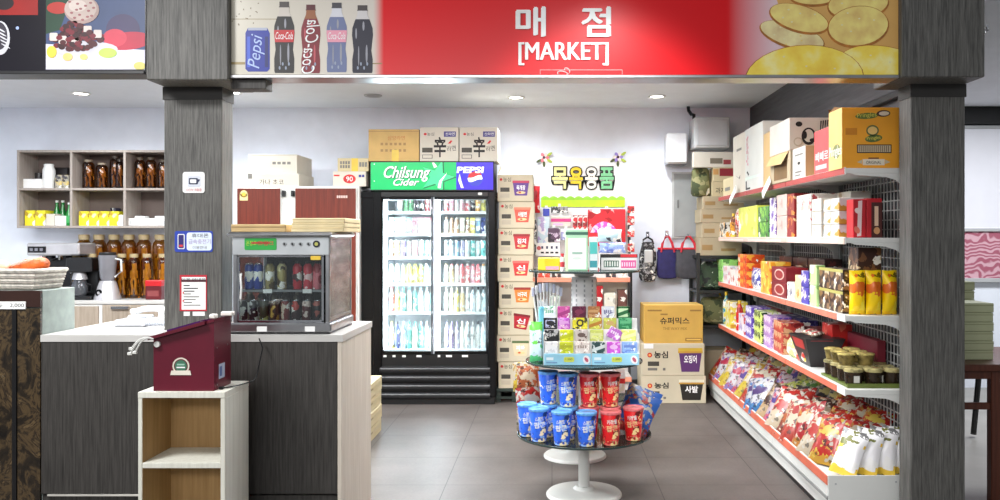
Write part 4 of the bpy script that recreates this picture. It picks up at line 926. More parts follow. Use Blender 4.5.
# header
hx0, hx1, hz0, hz1 = R(369.5, 494, 161, 189.5, fy)
hz0 = ftop
m = MB(); m.box(hx0, hx1, fy+.02, fy+.4, hz0, hz1, BLACK, .004)
xs_ = X(456, fy)
GS = mat('green_header', (12, 176, 96), .3, var=.04, vs=3, emit=.35); BS = mat('blue_header', (52, 38, 190), .3, var=.06, vs=3, emit=.35)
hd = part(m, 'header', fr_)
m = MB(); m.box(hx0+.008, xs_-.0, fy+.012, fy+.021, hz0+.012, hz1-.01, GS); m.box(xs_-.0, hx1-.008, fy+.012, fy+.021, hz0+.012, hz1-.01, BS)
fr = front(0, fy+.012, 0)
LW = mat('header_white', (240, 244, 240), .4, emit=.3); DG = C((14, 96, 60))
def hq(a0, a1, b0, b1): return R(a0, a1, b0, b1, fy)
a = hq(383.5, 430, 166, 181.5); m.text(fr, 'Chilsung', a[0]+.006, a[1]+.006, a[2]-.006, a[3]-.006, DG, .001, shear=.35, offset=.02); m.text(fr, 'Chilsung', *a, LW, .002, shear=.35, offset=.015)
a = hq(393, 419, 178.5, 185.5); m.text(fr, 'Cider', a[0]+.005, a[1]+.005, a[2]-.004, a[3]-.004, DG, .0012, shear=.35, offset=.02); m.text(fr, 'Cider', *a, LW, .0022, shear=.35, offset=.015)
def star(cx, cy, r, ml, c, rot=0, rin=.4):
    pts = []
    for k in range(10):
        t_ = PI/2+k*PI/5+rot; q = r if k % 2 == 0 else r*rin; pts.append((X(cx+q*math.cos(t_), fy), Z(cy-q*math.sin(t_), fy)))
    pts = clip_poly(pts, hx0+.008, xs_, hz0+.012, hz1-.01); m.prism(fr, pts, ml, 0, c)
star(438, 177.5, 19, C((16, 120, 74)), .0005, -.3); star(437, 177, 17.5, mat('star_green', (70, 214, 140), .3, emit=.3), .0008, -.3)
m.prism(fr, [(X(p, fy), Z(q, fy)) for p, q in ((447, 172.5), (439, 181), (437.5, 188), (440.5, 188), (441.5, 181.5))], LW, 0, .0016)
m.prism(fr, [(X(p, fy), Z(q, fy)) for p, q in ((432, 162.5), (434, 168), (437, 166.5), (434, 162.5))], LW, 0, .0016)
for p, q in ((374, 181), (374, 164)): m.oval(fr, X(p, fy), Z(q, fy), .005, .005, LW, .001, n=10)
a = hq(456.5, 484, 166.5, 173); m.text(fr, 'PEPSI', *a, LW, .002, shear=.1, offset=.04)
cx, cy = X(475, fy), Z(178.5, fy); r = 7.6*fy/F
ring = [(cx+r*math.cos(t_/24*2*PI), cy+r*math.sin(t_/24*2*PI)) for t_ in range(24)]
m.prism(fr, ring, C((60, 70, 200)), 0, .0012)
def wavecut(lo, hi, ml, c):
    pts = []
    for k in range(13):
        x = -1+k/6; y = max(-1, min(1, hi+.18*math.sin(x*2.6))); y = min(y, math.sqrt(max(0, 1-x*x))); pts.append((cx+x*r, cy+y*r))
    for k in range(12, -1, -1):
        x = -1+k/6; y = lo+.18*math.sin(x*2.6); y = max(min(y, math.sqrt(max(0, 1-x*x))), -math.sqrt(max(0, 1-x*x))); pts.append((cx+x*r, cy+y*r))
    m.prism(fr, pts, ml, 0, c)
wavecut(.28, 1, C((206, 40, 48)), .0016); wavecut(-.28, .28, LW, .0018)
m.prism(fr, [(X(p, fy), Z(q, fy)) for p, q in ((459.5, 173.5), (458, 180), (461, 188), (463.5, 188), (461, 180))], LW, 0, .0014)
part(m, 'header_face', hd)
# shelves and drinks
SHB = [212, 234, 257, 283.5, 312, 346.5]
sy0 = fy+.105
def zs(py): return Z(py, fy+.13)
for k, py in enumerate(SHB[:-1]):
    m = MB(); z = zs(py)
    m.box(ix0+.012, xm-.022, sy0, fb-.055, z-.012, z, LIN, .002); m.box(xm+.022, ix1-.012, sy0, fb-.055, z-.012, z, LIN, .002)
    m.box(ix0+.012, xm-.022, sy0-.004, sy0+.002, z-.018, z+.006, WHITE, .001); m.box(xm+.022, ix1-.012, sy0-.004, sy0+.002, z-.018, z+.006, WHITE, .001)
    part(m, 'shelf', fr_)
PAL = dict(white=(232, 232, 228), mint=(150, 214, 196), teal=(60, 176, 164), green=(70, 160, 90), red=(206, 60, 66), pink=(232, 150, 168), black=(50, 46, 52), brown=(140, 96, 62), tan=(206, 172, 112), yellow=(232, 212, 70), purple=(122, 96, 150), lilac=(176, 166, 206), navy=(46, 62, 120), blue=(120, 176, 220), orange=(232, 150, 50), pale=(206, 226, 232), cream=(236, 228, 196))
PAL = {k: tuple(int(v+(250-v)*.3) for v in c) if k not in ('black', 'navy') else c for k, c in PAL.items()}
def DC(c, k=0): return pk('drink_'+c+str(k), PAL[c], tuple(min(255, int(v*.72)) for v in PAL[c]), (244, 244, 240), 34, amt=.38, seed=k)
ROWS = {
 (0, 0): 'carton white red|jug green white|jug green white|can black black|can black black|can red red|carton pink red',
 (0, 1): 'can red red|can pink pink|can white white|can pink pink|can red red|jug black green|jug orange yellow|can yellow yellow',
 (1, 0): 'carton white mint|carton white mint|carton pale white|carton white mint|carton pink pink|carton white pink|carton pink pink|carton white red',
 (1, 1): 'jug white brown|jug brown tan|jug brown white|carton cream cream|jug brown yellow|carton yellow yellow|carton blue white|carton navy navy',
 (2, 0): 'can brown brown|can tan brown|can purple white|can white pink|can pink white|can white pink|can mint white|can pale mint',
 (2, 1): 'can pale white|can pale blue|can blue white|can lilac pink|can pale blue|can teal white|can pale white|can teal blue',
 (3, 0): 'jug pale white|jug pale white|jug cream white|jug yellow yellow|jug yellow yellow|jug yellow cream|jug pale white|jug pale white',
 (3, 1): 'jug white tan|jug tan red|jug white brown|jug red red|jug red white|jug pink red|jug red red|jug white orange',
 (4, 0): 'bottle red red|bottle yellow green|bottle teal teal|bottle mint teal|bottle teal white|bottle pale blue|bottle pale mint|bottle mint teal',
 (4, 1): 'bottle white white|bottle cream cream|bottle yellow cream|bottle tan white|bottle white white|bottle pale black|bottle white black|bottle pale black',
 (5, 0): 'bottle yellow yellow|bottle navy black|bottle blue white|bottle teal teal|bottle mint teal|bottle teal mint|bottle pale white|bottle white white',
 (5, 1): 'bottle lilac lilac|bottle purple purple|bottle lilac purple|bottle white white|bottle pale white|bottle white white|bottle white black|bottle pale white'}
HP = [14, 16.5, 17, 19.5, 25, 27]
WORD = {'carton': 'carton', 'can': 'can', 'jug': 'stout bottle', 'bottle': 'bottle'}
_pm = {}
RW = ['top', 'second', 'third', 'fourth', 'fifth', 'bottom']
for (rw, dn), sp in ROWS.items():
    its = sp.split('|'); n = len(its)
    a, b_ = (ix0+.04, xm-.03) if dn == 0 else (xm+.045, ix1-.02)
    if (rw, dn) == (0, 0): a += .075
    pitch = (b_-a)/n
    z = zs(SHB[rw]) if rw < 5 else iz0+.012
    h = HP[rw]*(fy+.13)/F; r = min(.0235, pitch*.47)
    for i, it in enumerate(its):
        k, c1, c2 = it.split(); key = (k, c1, c2, rw)
        if key not in _pm: _pm[key] = shape(k, DC(c1, i % 3), C(PAL[c2]), r, h).mesh('drink_'+('bottle' if k in ('jug', 'bottle') else k))
        o = bpy.data.objects.new('drink_'+('bottle' if k in ('jug', 'bottle') else k), _pm[key]); COL.objects.link(o)
        o.location = (a+pitch*(i+.5), sy0+.03+.006*((i*7+rw) % 3), z); o.rotation_euler = (0, 0, (i*1.3 if k != 'carton' else 0))
        cn1 = {'pale': 'clear'}.get(c1, c1)
        tag(o, cn1+' '+WORD[k]+', '+place(n, i)+', '+RW[rw]+' row, cooler\'s '+('left', 'right')[dn]+' door', 'drink', 'drinks in the '+RW[rw]+' row of the cooler')
# cartons on the cooler
def dk(m, fr, w, h):
    m.rect(fr, w*.46, w*.6, 0, h*.36, TAPE, .0012)
    for r_ in range(2):
        for k in range(6): m.rect(fr, w*(.24+.09*k), w*(.29+.09*k), h*(.3+.2*r_), h*(.38+.2*r_), C((160, 124, 74)), .001)
    m.text(fr, '삼양라면', w*.38, w*.72, h*.66, h*.8, C((190, 116, 60)), .001)
    m.rect(fr, 0, w, h*.93, h*.945, C((156, 124, 78)), .001)
carton_box('carton', 'tan carton with yellow tape, left of the three on the drink cooler', R(368.5, 419, 128.5, 160.5, 7.13), 7.13, 7.48, mat('tan_card', (204, 170, 108), .75, var=.05), dk, z0=hz1)
def dshin(m, fr, w, h):
    m.oval(fr, w*.14, h*.8, w*.04, w*.03, RINK, .001); m.text(fr, '농심', w*.19, w*.37, h*.75, h*.85, INK, .001)
    m.rect(fr, w*.62, w*.93, h*.72, h*.88, C((70, 62, 130)), .001); m.text(fr, '신라면', w*.66, w*.9, h*.76, h*.85, WINK, .0016)
    m.text(fr, '辛', w*.36, w*.68, h*.12, h*.72, INK, .001, offset=.02)
    m.text(fr, '라면', w*.7, w*.93, h*.3, h*.46, INK, .001, rot=.15); m.prism(fr, [(w*.72, h*.52), (w*.8, h*.62), (w*.84, h*.6), (w*.79, h*.52)], RINK, 0, .001)
    m.rect(fr, w*.06, w*.33, h*.26, h*.4, DKLAB, .001); m.rect(fr, w*.06, w*.33, h*.08, h*.2, GINK, .001); m.rect(fr, w*.08, w*.31, h*.1, h*.18, WCARD, .0014)
for i, (a, b_) in enumerate(((419.8, 458.6), (459.4, 497.5))):
    carton_box('carton', 'white noodle carton with a big black brush character, '+('middle' if i == 0 else 'rightmost')+' on the cooler', R(a, b_, 126.5, 160.5, 7.13), 7.13, 7.46, WCARD, dshin, z0=hz1, group='noodle cartons on the drink cooler')
# ================================================================ noodle carton tower
def bowl(m, fr, a0, a1, b0, b1, body, band, txt=None, c=.001, rot=0):
    def q(a, b):
        x = a0+(a1-a0)*a; y = b0+(b1-b0)*b; cx, cy = (a0+a1)/2, (b0+b1)/2
        return (cx+(x-cx)*math.cos(rot)-(y-cy)*math.sin(rot), cy+(x-cx)*math.sin(rot)+(y-cy)*math.cos(rot))
    m.prism(fr, [q(.14, 0), q(.86, 0), q(.97, .85), q(.03, .85)], body, 0, c)
    m.prism(fr, [q(0, .84), q(1, .84), q(.99, 1), q(.01, 1)], band, 0, c+.0004)
    if txt: m.text(fr, txt, a0+(a1-a0)*.24, a0+(a1-a0)*.76, b0+(b1-b0)*.36, b0+(b1-b0)*.7, WINK, c+.0008, rot=rot, offset=.03)
TW = [('육개장', (96, 60, 140), (190, 60, 90), 'purple and red bowl', 0), ('사발면', (214, 84, 66), (226, 130, 100), 'orange-red bowl', 0), ('김치', (190, 44, 52), (150, 40, 44), 'deep red bowl', 0), ('신', (206, 54, 54), (226, 110, 100), 'bright red bowl', 0), ('너구리', (222, 126, 50), (150, 50, 40), 'orange bowl', 0), ('신', (176, 28, 44), (120, 26, 34), 'tilted crimson bowl', -.14), ('짜파', (222, 206, 170), (90, 110, 70), 'cream and green bowl', 0), ('김치', (206, 72, 60), (226, 140, 110), 'faded red bowl', 0)]
ty = 7.2; hh = .2262; base = .118
for i, (tx, c1, c2, w, ro) in enumerate(TW):
    z = base+hh*(7-i)
    def dt(m, fr, W, Hh, tx=tx, c1=c1, c2=c2, ro=ro):
        m.oval(fr, W*.1, Hh*.82, .012, .012, RINK, .001); m.text(fr, '농심', W*.16, W*.38, Hh*.74, Hh*.9, INK, .001)
        m.rect(fr, W*.08, W*.34, Hh*.36, Hh*.52, DKLAB, .001); m.rect(fr, W*.08, W*.34, Hh*.14, Hh*.3, C((190, 180, 158)), .001)
        bowl(m, fr, W*.42, W*.9, Hh*.22, Hh*.78, C(c1), C(c2), tx, rot=ro); m.oval(fr, W*.66, Hh*.33, W*.13, Hh*.05, C((232, 206, 150)), .0022, ro); m.oval(fr, W*.63, Hh*.335, W*.04, Hh*.03, C((190, 70, 40)), .0026)
        m.rect(fr, 0, W, Hh*.975, Hh*.99, C((160, 146, 118)), .0008)
    x0 = X(497.5, ty)+.006*((i*5) % 3)-.004*(i > 4)
    m = MB(); m.box(x0, x0+.30, ty, ty+.36, z, z+hh-.0015, mat('noodle_card', (204, 194, 168), .75, var=.03, vs=4), .003); dt(m, front(x0, ty, z), .30, hh)
    if i == 0:
        FL = MATS['noodle_card']; zt_ = z+hh-.0015
        m.add([(x0, ty, zt_), (x0+.3, ty, zt_), (x0+.27, ty+.10, zt_+.05), (x0+.03, ty+.10, zt_+.05), (x0, ty+.36, zt_), (x0+.02, ty+.18, zt_+.10), (x0+.3, ty+.36, zt_), (x0+.28, ty+.2, zt_+.085)], [(0, 1, 2, 3), (0, 4, 5), (1, 7, 6)], FL)
    single(m, 'noodle_carton', 'noodle carton with a '+w+', '+('topmost' if i == 0 else 'lowest' if i == 7 else ORD[i+1]+' down')+' in the carton tower', 'carton', 'noodle cartons in the tower')
pl = thing('pallet', 'low dark green pallet under the noodle carton tower', 'pallet', (X(515, ty), ty+.2, 0))
DGRN = mat('dark_green_plastic', (40, 52, 46), .6)
m = MB(); m.box(X(494, ty), X(494, ty)+.36, ty-.01, ty+.4, .09, .117, DGRN, .004); part(m, 'deck', pl)
for k in range(3):
    m = MB(); m.box(X(494, ty)+.15*k, X(494, ty)+.15*k+.06, ty, ty+.4, 0, .09, DGRN, .004); part(m, 'runner', pl)
m = MB(); m.box(X(494, ty)+.0, X(494, ty)+.36, ty-.008, ty, .03, .05, DGRN); part(m, 'lead_board', pl)
# ================================================================ cartons on the floor at right of the rack
gy = 7.15
def dn_(cap, c1, c2):
    def f(m, fr, w, h):
        m.oval(fr, w*.13, h*.64, .02, .02, RINK, .001); m.oval(fr, w*.13, h*.64, .01, .01, C((240, 170, 90)), .0015)
        m.text(fr, '농심', w*.2, w*.42, h*.54, h*.76, INK, .001, offset=.03)
        m.rect(fr, w*.1, w*.28, h*.3, h*.44, DKLAB, .001); m.rect(fr, w*.1, w*.25, h*.16, h*.24, GINK, .001); m.rect(fr, w*.34, w*.38, h*.16, h*.24, GINK, .001)
        bowl(m, fr, w*.58, w*.97, h*.12, h*.86, C(c1), C(c2), cap)
        m.rect(fr, w*.58, w*.97, h*.70, h*.76, C((196, 150, 60)), .0016)
    return f
fbase = 0
h1 = Z(374.5, gy)-Z(402, gy); h2 = Z(337, gy)-Z(374, gy)
zf = 0
H1 = .232; H2 = .300; H3 = .315
a = R(641.5, 706, 0, 1, gy)
def flap(m, p):
    m.add(p+[(q[0], q[1]+.004, q[2]+.002) for q in p], [(0, 1, 2, 3), (7, 6, 5, 4), (0, 4, 5, 1), (1, 5, 6, 2), (2, 6, 7, 3), (3, 7, 4, 0)], MATS['noodle_card'])
carton_box('noodle_carton', 'cup noodle carton with a black and green bowl, standing on the floor under two others', (a[0], a[1], 0, H1), gy, gy+.36, MATS['noodle_card'], dn_('사발', (40, 38, 34), (226, 222, 200)), z0=0, group='cartons stacked by the snack shelves')
a = R(641.5, 704.5, 0, 1, gy)
m = MB(); m.box(a[0], a[1], gy, gy+.36, H1+.002, H1+H2-.03, MATS['noodle_card'], .003); dn_('오징어', (92, 52, 108), (206, 172, 60))(m, front(a[0], gy, H1+.002), a[1]-a[0], H2-.03)
zt_ = H1+H2-.03
flap(m, [(a[0]-.005, gy+.02, zt_), (a[0]+.02, gy-.0, zt_), (a[0]+.13, gy-.05, zt_+.07), (a[0]+.05, gy-.05, zt_+.12)] if False else [(a[0], gy, zt_), (a[0], gy+.2, zt_), (a[0]-.10, gy+.16, zt_+.09), (a[0]-.10, gy+.03, zt_+.09)])
m.rect(front(0, gy, 0), a[0]+.02, a[0]+.1, zt_-.04, zt_+.0, PAPER, .002)
single(m, 'noodle_carton', 'noodle carton with a purple bowl and raised flap, middle of the floor stack', 'carton', 'cartons stacked by the snack shelves')
def dsm(m, fr, w, h):
    m.text(fr, '슈퍼믹스', w*.27, w*.77, h*.5, h*.68, INK, .001, offset=.015); m.text(fr, 'THE WAY MIX', w*.32, w*.73, h*.35, h*.42, C((140, 110, 50)), .001)
    m.rect(fr, w*.06, w*.3, h*.84, h*.88, C((150, 116, 56)), .001); m.rect(fr, w*.78, w*.97, h*.84, h*.88, C((150, 116, 56)), .001); m.rect(fr, w*.28, w*.4, h*.74, h*.78, C((150, 116, 56)), .001)
    m.rect(fr, w*.7, w*.98, h*.05, h*.14, C((150, 110, 50)), .001); m.rect(fr, w*.72, w*.96, h*.075, h*.115, C((220, 184, 96)), .0014)
a = R(644, 703, 297, 335, gy+.03)
carton_box('carton', 'golden yellow carton lettered in black, topmost of the three by the snack shelves', (a[0], a[1], 0, a[3]-a[2]), gy+.03, gy+.36, mat('golden_card', (206, 166, 80), .7, var=.03), dsm, z0=H1+H2-.029, group='cartons stacked by the snack shelves')
# ================================================================ bath goods corner
by = 7.86
bs = thing('goods_sign', 'white board sign with bubble letters, flowers and a lime border on the back wall', 'sign', (X(583, by), by, Z(207, by)))
a = R(541, 625, 158, 207, by)
m = MB(); m.rrect(front(0, 7.895, 0), a[0], a[1], a[2]+.04, a[3], .02, mat('board_white', (240, 240, 236), .5, var=.01), .02); part(m, 'board', bs)
m = MB(); fr = front(0, 7.874, 0)
LIM = mat('lime_board', (196, 226, 40), .5); LIM2 = mat('green_board', (150, 208, 60), .5)
pts = [(a[0], a[2]), (a[1], a[2])]
n = 10
for k in range(n*6+1):
    x = a[1]-(a[1]-a[0])*k/(n*6); pts.append((x, Z(198, by)+.018*abs(math.sin(PI*k/6))))
m.prism(fr, pts, LIM2, 0, .008); m.rect(fr, a[0], a[1], a[2], Z(200, by), LIM, .010); part(m, 'scalloped_border', bs)
for chh, x0_, x1_, c in (('목', 551, 569, (232, 226, 150)), ('욕', 568, 584, (236, 204, 40)), ('용', 584, 599, (240, 238, 224)), ('품', 598.5, 615, (130, 206, 150))):
    m = MB(); q = R(x0_, x1_, 166, 190, by); m.text(fr, chh, q[0], q[1], q[2], q[3], INK, .004, offset=.085, thick=.006)
    e = .011; m.text(fr, chh, q[0]+e, q[1]-e, q[2]+e, q[3]-e, C(c), .0085, offset=.03, thick=.004); part(m, 'bubble_letter', bs)
for px, py, c in ((544, 157.5, (226, 120, 130)), (618, 157, (150, 130, 206))):
    f_ = MB(); cx, cz = X(px, by), Z(py, by)
    for k in range(6): f_.oval(fr, cx+.026*math.cos(k*PI/3), cz+.026*math.sin(k*PI/3), .022, .015, C((238, 226, 220) if k % 2 else c), .010+.0006*k, k*PI/3, 14)
    f_.oval(fr, cx, cz, .013, .013, C((60, 20, 40)), .018)
    fo = part(f_, 'paper_flower', bs)
    l_ = MB()
    for k, (dx, dz, ro) in enumerate(((-.045, -.03, .5), (.0, -.06, 1.6), (.05, -.03, -.5), (.05, .03, .6))): l_.oval(fr, cx+dx, cz+dz, .03, .012, C((70, 84, 40) if k < 2 else (170, 190, 60)), .006+.0004*k, ro, 14)
    part(l_, 'leaf', fo)
# goods rack
rk = thing('goods_rack', 'white bath goods display rack with peach-edged shelves against the back wall', 'rack', (X(582, 7.4), 7.5, 0))
kx0, kx1 = X(531, 7.5), X(629, 7.5)
m = MB(); m.box(kx0, kx1, 7.6, 7.63, .08, 1.66, mat('pegboard', (226, 224, 222), .6, var=.02), .003); part(m, 'back_panel', rk)
for x in (kx0-.02, kx1):
    m = MB(); m.box(x, x+.022, 7.57, 7.64, 0, 1.68, C((70, 72, 74)), .003); part(m, 'upright', rk)
for z in (1.05, .62, .2):
    m = MB(); m.box(kx0, kx1, 7.25, 7.6, z-.02, z, mat('rack_shelf', (214, 206, 200), .5), .002); m.box(kx0, kx1, 7.24, 7.25, z-.035, z+.005, mat('peach_rail', (226, 148, 120), .5), .002); part(m, 'shelf', rk)
m = MB(); m.box(kx0, kx1, 7.27, 7.6, 0, .165, C((200, 196, 190)), .003); part(m, 'base', rk)
def hang(px0, px1, py0, py1, Y, mt, nm, lab, cat='pack', group='packs hanging on the goods rack', t=.03, bagged=False, deco=None):
    a = R(px0, px1, py0, py1, Y); m = MB()
    if bagged:
        m.bag(a[1]-a[0], a[3]-a[2], t*1.6, mt, int(px0)); M = Matrix.Translation(((a[0]+a[1])/2, Y, a[2])); m.v = [tuple(M @ Vector(v)) for v in m.v]
    else: m.box(a[0], a[1], Y, Y+t, a[2], a[3], mt, .004)
    m.box((a[0]+a[1])/2-.012, (a[0]+a[1])/2+.012, Y+t/2-.001, Y+t/2+.001, a[3]-.004, a[3]+.025, PAPER); m.tube([((a[0]+a[1])/2, Y+t/2-.01, a[3]+.012), ((a[0]+a[1])/2, 7.602, a[3]+.016)], .003, CHROME, 6)
    if deco: deco(m, front(a[0], Y, a[2]), a[1]-a[0], a[3]-a[2])
    return single(m, nm, lab, cat, group)
hang(527.5, 540, 186, 213, 7.5, pk('red_pouch', (206, 34, 44), (226, 90, 96), (170, 24, 34), 18, amt=.3), 'hanging_pouch', 'tall tapering red pouch hanging at the top left of the goods rack', bagged=True)
hang(530, 536.5, 219, 255, 7.47, pk('bw_pack', (50, 48, 52), (226, 226, 226), (120, 118, 124), 36, amt=.6), 'hanging_pack', 'narrow black and white pack at the left edge of the goods rack')
hang(537.5, 549.5, 217, 244, 7.5, pk('lilac_pack', (206, 226, 236), (186, 170, 216), (240, 240, 246), 24, amt=.5), 'hanging_pack', 'pale blue and lilac hanging pack on the left of the goods rack')
hang(551, 568, 206.5, 213, 7.5, pk('bw_card', (60, 60, 62), (226, 226, 226), (150, 150, 150), 40, amt=.5), 'hanging_card', 'small black and white card at the top of the goods rack')
hang(543, 549.5, 208.5, 216, 7.5, C((52, 66, 170)), 'hanging_card', 'tiny blue card beside the red pouch on the goods rack')
def dpk(m, fr, w, h): m.rect(fr, 0, w, h*.45, h*.75, C((206, 60, 130)), .001); m.rect(fr, w*.1, w*.6, h*.1, h*.3, C((210, 170, 206)), .001)
hang(551, 571, 216, 226.5, 7.49, WCARD, 'hanging_pack', 'white pack with a magenta stripe on the goods rack', deco=dpk)
hang(548, 560, 228, 242, 7.46, pk('plum_pack', (86, 60, 84), (40, 36, 44), (190, 170, 190), 34, amt=.5), 'hanging_pack', 'dark plum pack hanging below the magenta-striped pack')
hang(561, 571, 229, 240, 7.46, pk('ice_pack', (214, 222, 236), (150, 150, 190), (240, 240, 240), 34, amt=.4), 'hanging_pack', 'ice white pack to the right of the dark plum pack')
for i, px in enumerate((573, 578, 583)): hang(px, px+4.4, 215, 229.5, 7.49, pk('red_white_pack', (200, 50, 56), (240, 236, 230), (120, 40, 40), 40, amt=.5), 'hanging_pack', 'slim red and white pack, '+place(3, i)+' of three hanging mid-rack')
RP = pk('red_flower_pack', (222, 40, 50), (240, 170, 170), (170, 20, 30), 20, amt=.3)
def ddome(m, fr, w, h):
    pts = [(w*.06, h*.36)]+[(w*.06+w*.72*(k/12), h*.36+h*.30*math.sin(PI*k/12)**.6) for k in range(13)]+[(w*.78, h*.36)]
    m.prism(fr, pts, pk('magenta_dome', (226, 90, 190), (240, 200, 236), (206, 60, 160), 40, amt=.4), 0, .002)
hang(588, 625.5, 209, 246, 7.52, RP, 'hanging_pack', 'large red pack with a magenta dome on the right of the goods rack', deco=ddome)
hang(597, 622, 229.5, 242, 7.45, pk('aqua_pack', (190, 222, 232), (60, 70, 80), (226, 240, 244), 26, amt=.3), 'hanging_pack', 'pale aqua pack in front of the large red pack', bagged=True)
hang(599, 626, 242.5, 253, 7.44, pk('periwinkle_pack', (150, 176, 232), (110, 130, 206), (226, 232, 246), 30, amt=.4), 'hanging_pack', 'periwinkle blue pack below the pale aqua pack', bagged=True)
for i, (y0_, y1_, nm) in enumerate(((206, 213, 'top'), (216, 225, 'second'), (229, 237, 'third'), (243, 252, 'bottom'))): hang(627.5, 634.5, y0_, y1_, 7.52, pk('sachet_%d' % i, (206, 50, 48), (236, 220, 210), (80, 60, 60), 50, amt=.4 if i < 3 else .7, seed=i), 'sachet', 'small red sachet, '+nm+' of the strip at the rack right edge', group='sachets at the right edge of the goods rack', t=.012)
rzc = R(536, 560, 242.8, 256, 7.44)
m = MB(); m.box(rzc[0], rzc[1], 7.44, 7.448, rzc[2], rzc[3], PAPER, .001); m.tube([((rzc[0]+rzc[1])/2, 7.448, rzc[3]-.01), ((rzc[0]+rzc[1])/2, 7.602, rzc[3]-.006)], .003, CHROME, 6)
fr = front(rzc[0], 7.44, rzc[2]); w, h = rzc[1]-rzc[0], rzc[3]-rzc[2]
for k in range(4): m.rect(fr, w*(.22+.2*k), w*(.3+.2*k), h*.55, h*.75, C((60, 60, 90)), .004); m.rect(fr, w*(.2+.2*k), w*(.33+.2*k), h*.2, h*.32, INK, .003)
m.oval(fr, w*.12, h*.6, .018, .018, C((200, 90, 90)), .003); single(m, 'razor_card', 'white card of four small razors at the left of the goods rack', 'card', 'packs hanging on the goods rack')
# things on the rack's shelves
for i, (px0, px1, hgt, c, w, nm) in enumerate(((538, 550, .05, (200, 70, 50), 'orange-red soap box', 'left end'), (552, 561, .045, (70, 50, 44), 'dark soap box', 'second from left'), (606, 616, .05, (60, 56, 60), 'black soap box', 'left of the pair'), (618, 627, .05, (230, 226, 220), 'white soap box', 'right end'))):
    a = R(px0, px1, 0, 1, 7.27); m = MB(); m.box(a[0], a[1], 7.27, 7.34, 1.05, 1.05+hgt, pk('soap_%d' % i, c, (226, 200, 180), (200, 160, 140), 40, amt=.3), .004); single(m, 'soap_box', w+' on the peach-edged rack shelf, '+nm, 'box', 'soap boxes on the upper rack shelf')
for i, (px0, px1, py0, c, w) in enumerate(((594.5, 603, 286, (176, 22, 32), 'tall crimson box on the middle shelf of the goods rack'), (604, 617, 293, (226, 222, 206), 'rounded cream pack on the middle shelf of the goods rack'), (618, 627, 290, (110, 70, 60), 'brown box on the middle shelf of the goods rack'), (538, 547, 300, (200, 210, 216), 'pale grey box on the left of the middle rack shelf'), (549, 560, 296, (190, 206, 190), 'sage box beside the pale grey box on the rack'))):
    a = R(px0, px1, py0, 328, 7.28); m = MB(); m.box(a[0], a[1], 7.28, 7.4, .62, a[3], pk('mid_goods_%d' % i, c, tuple(int(v*.8) for v in c), (236, 230, 220), 26, amt=.3), .015 if i == 1 else .004); single(m, 'goods_box', w, 'box', 'boxes on the middle rack shelf')
# ================================================================ wall fittings at the back right
ep = thing('fuse_panel', 'flat grey electrical panel door on the back wall', 'electrical panel', (X(687.5, 7.88), 7.88, Z(238, 7.88)))
a = R(672, 703.5, 172, 238.5, 7.88)
m = MB(); m.box(a[0], a[1], 7.875, 7.9, a[2], a[3], C((196, 198, 196)), .003); part(m, 'frame', ep)
m = MB(); m.box(a[0]+.016, a[1]-.016, 7.868, 7.876, a[2]+.016, a[3]-.016, C((158, 162, 162)), .003); dd = part(m, 'door', ep)
m = MB(); m.box(a[0]+.045, a[0]+.062, 7.858, 7.868, Z(208, 7.88), Z(200, 7.88), C((120, 122, 122)), .003); part(m, 'latch', dd)
wbx = thing('wall_box', 'small white wall-mounted box beside the big grey one', 'wall box', (X(678, 7.7), 7.8, Z(163, 7.7)))
a = R(666.5, 688, 132.5, 163.5, 7.72); m = MB(); m.box(a[0], a[1], 7.72, 7.898, a[2], a[3], C((236, 237, 240)), .02); part(m, 'housing', wbx)
m = MB(); m.box(a[0]+.012, a[1]-.012, 7.712, 7.721, a[2]+.012, a[3]-.012, C((230, 232, 236)), .004); m.box(a[0]+.01, a[1]-.01, 7.74, 7.88, a[2]-.008, a[2], C((120, 122, 126)), .002); part(m, 'cover', wbx)
gb = thing('wall_box', 'large pale grey wall-mounted box with a black pipe at its top', 'wall box', (X(712, 7.6), 7.7, Z(148, 7.6)))
a = R(694.5, 730, 117, 148, 7.6); m = MB(); m.box(a[0], a[1], 7.6, 7.898, a[2], a[3], C((206, 208, 210)), .008); part(m, 'housing', gb)
m = MB(); m.box(a[0]+.02, a[1]-.02, 7.592, 7.601, a[2]+.02, a[3]-.02, C((198, 200, 203)), .004); part(m, 'cover', gb)
m = MB(); m.tube([(a[0]+.02, 7.75, a[3]-.01), (a[0]+.02, 7.75, a[3]+.04), (a[0]-.0, 7.77, 2.52), (a[0]-.02, 7.8, 2.56), (a[0]-.02, 7.82, 2.599)], .016, BLACK); part(m, 'pipe', gb)
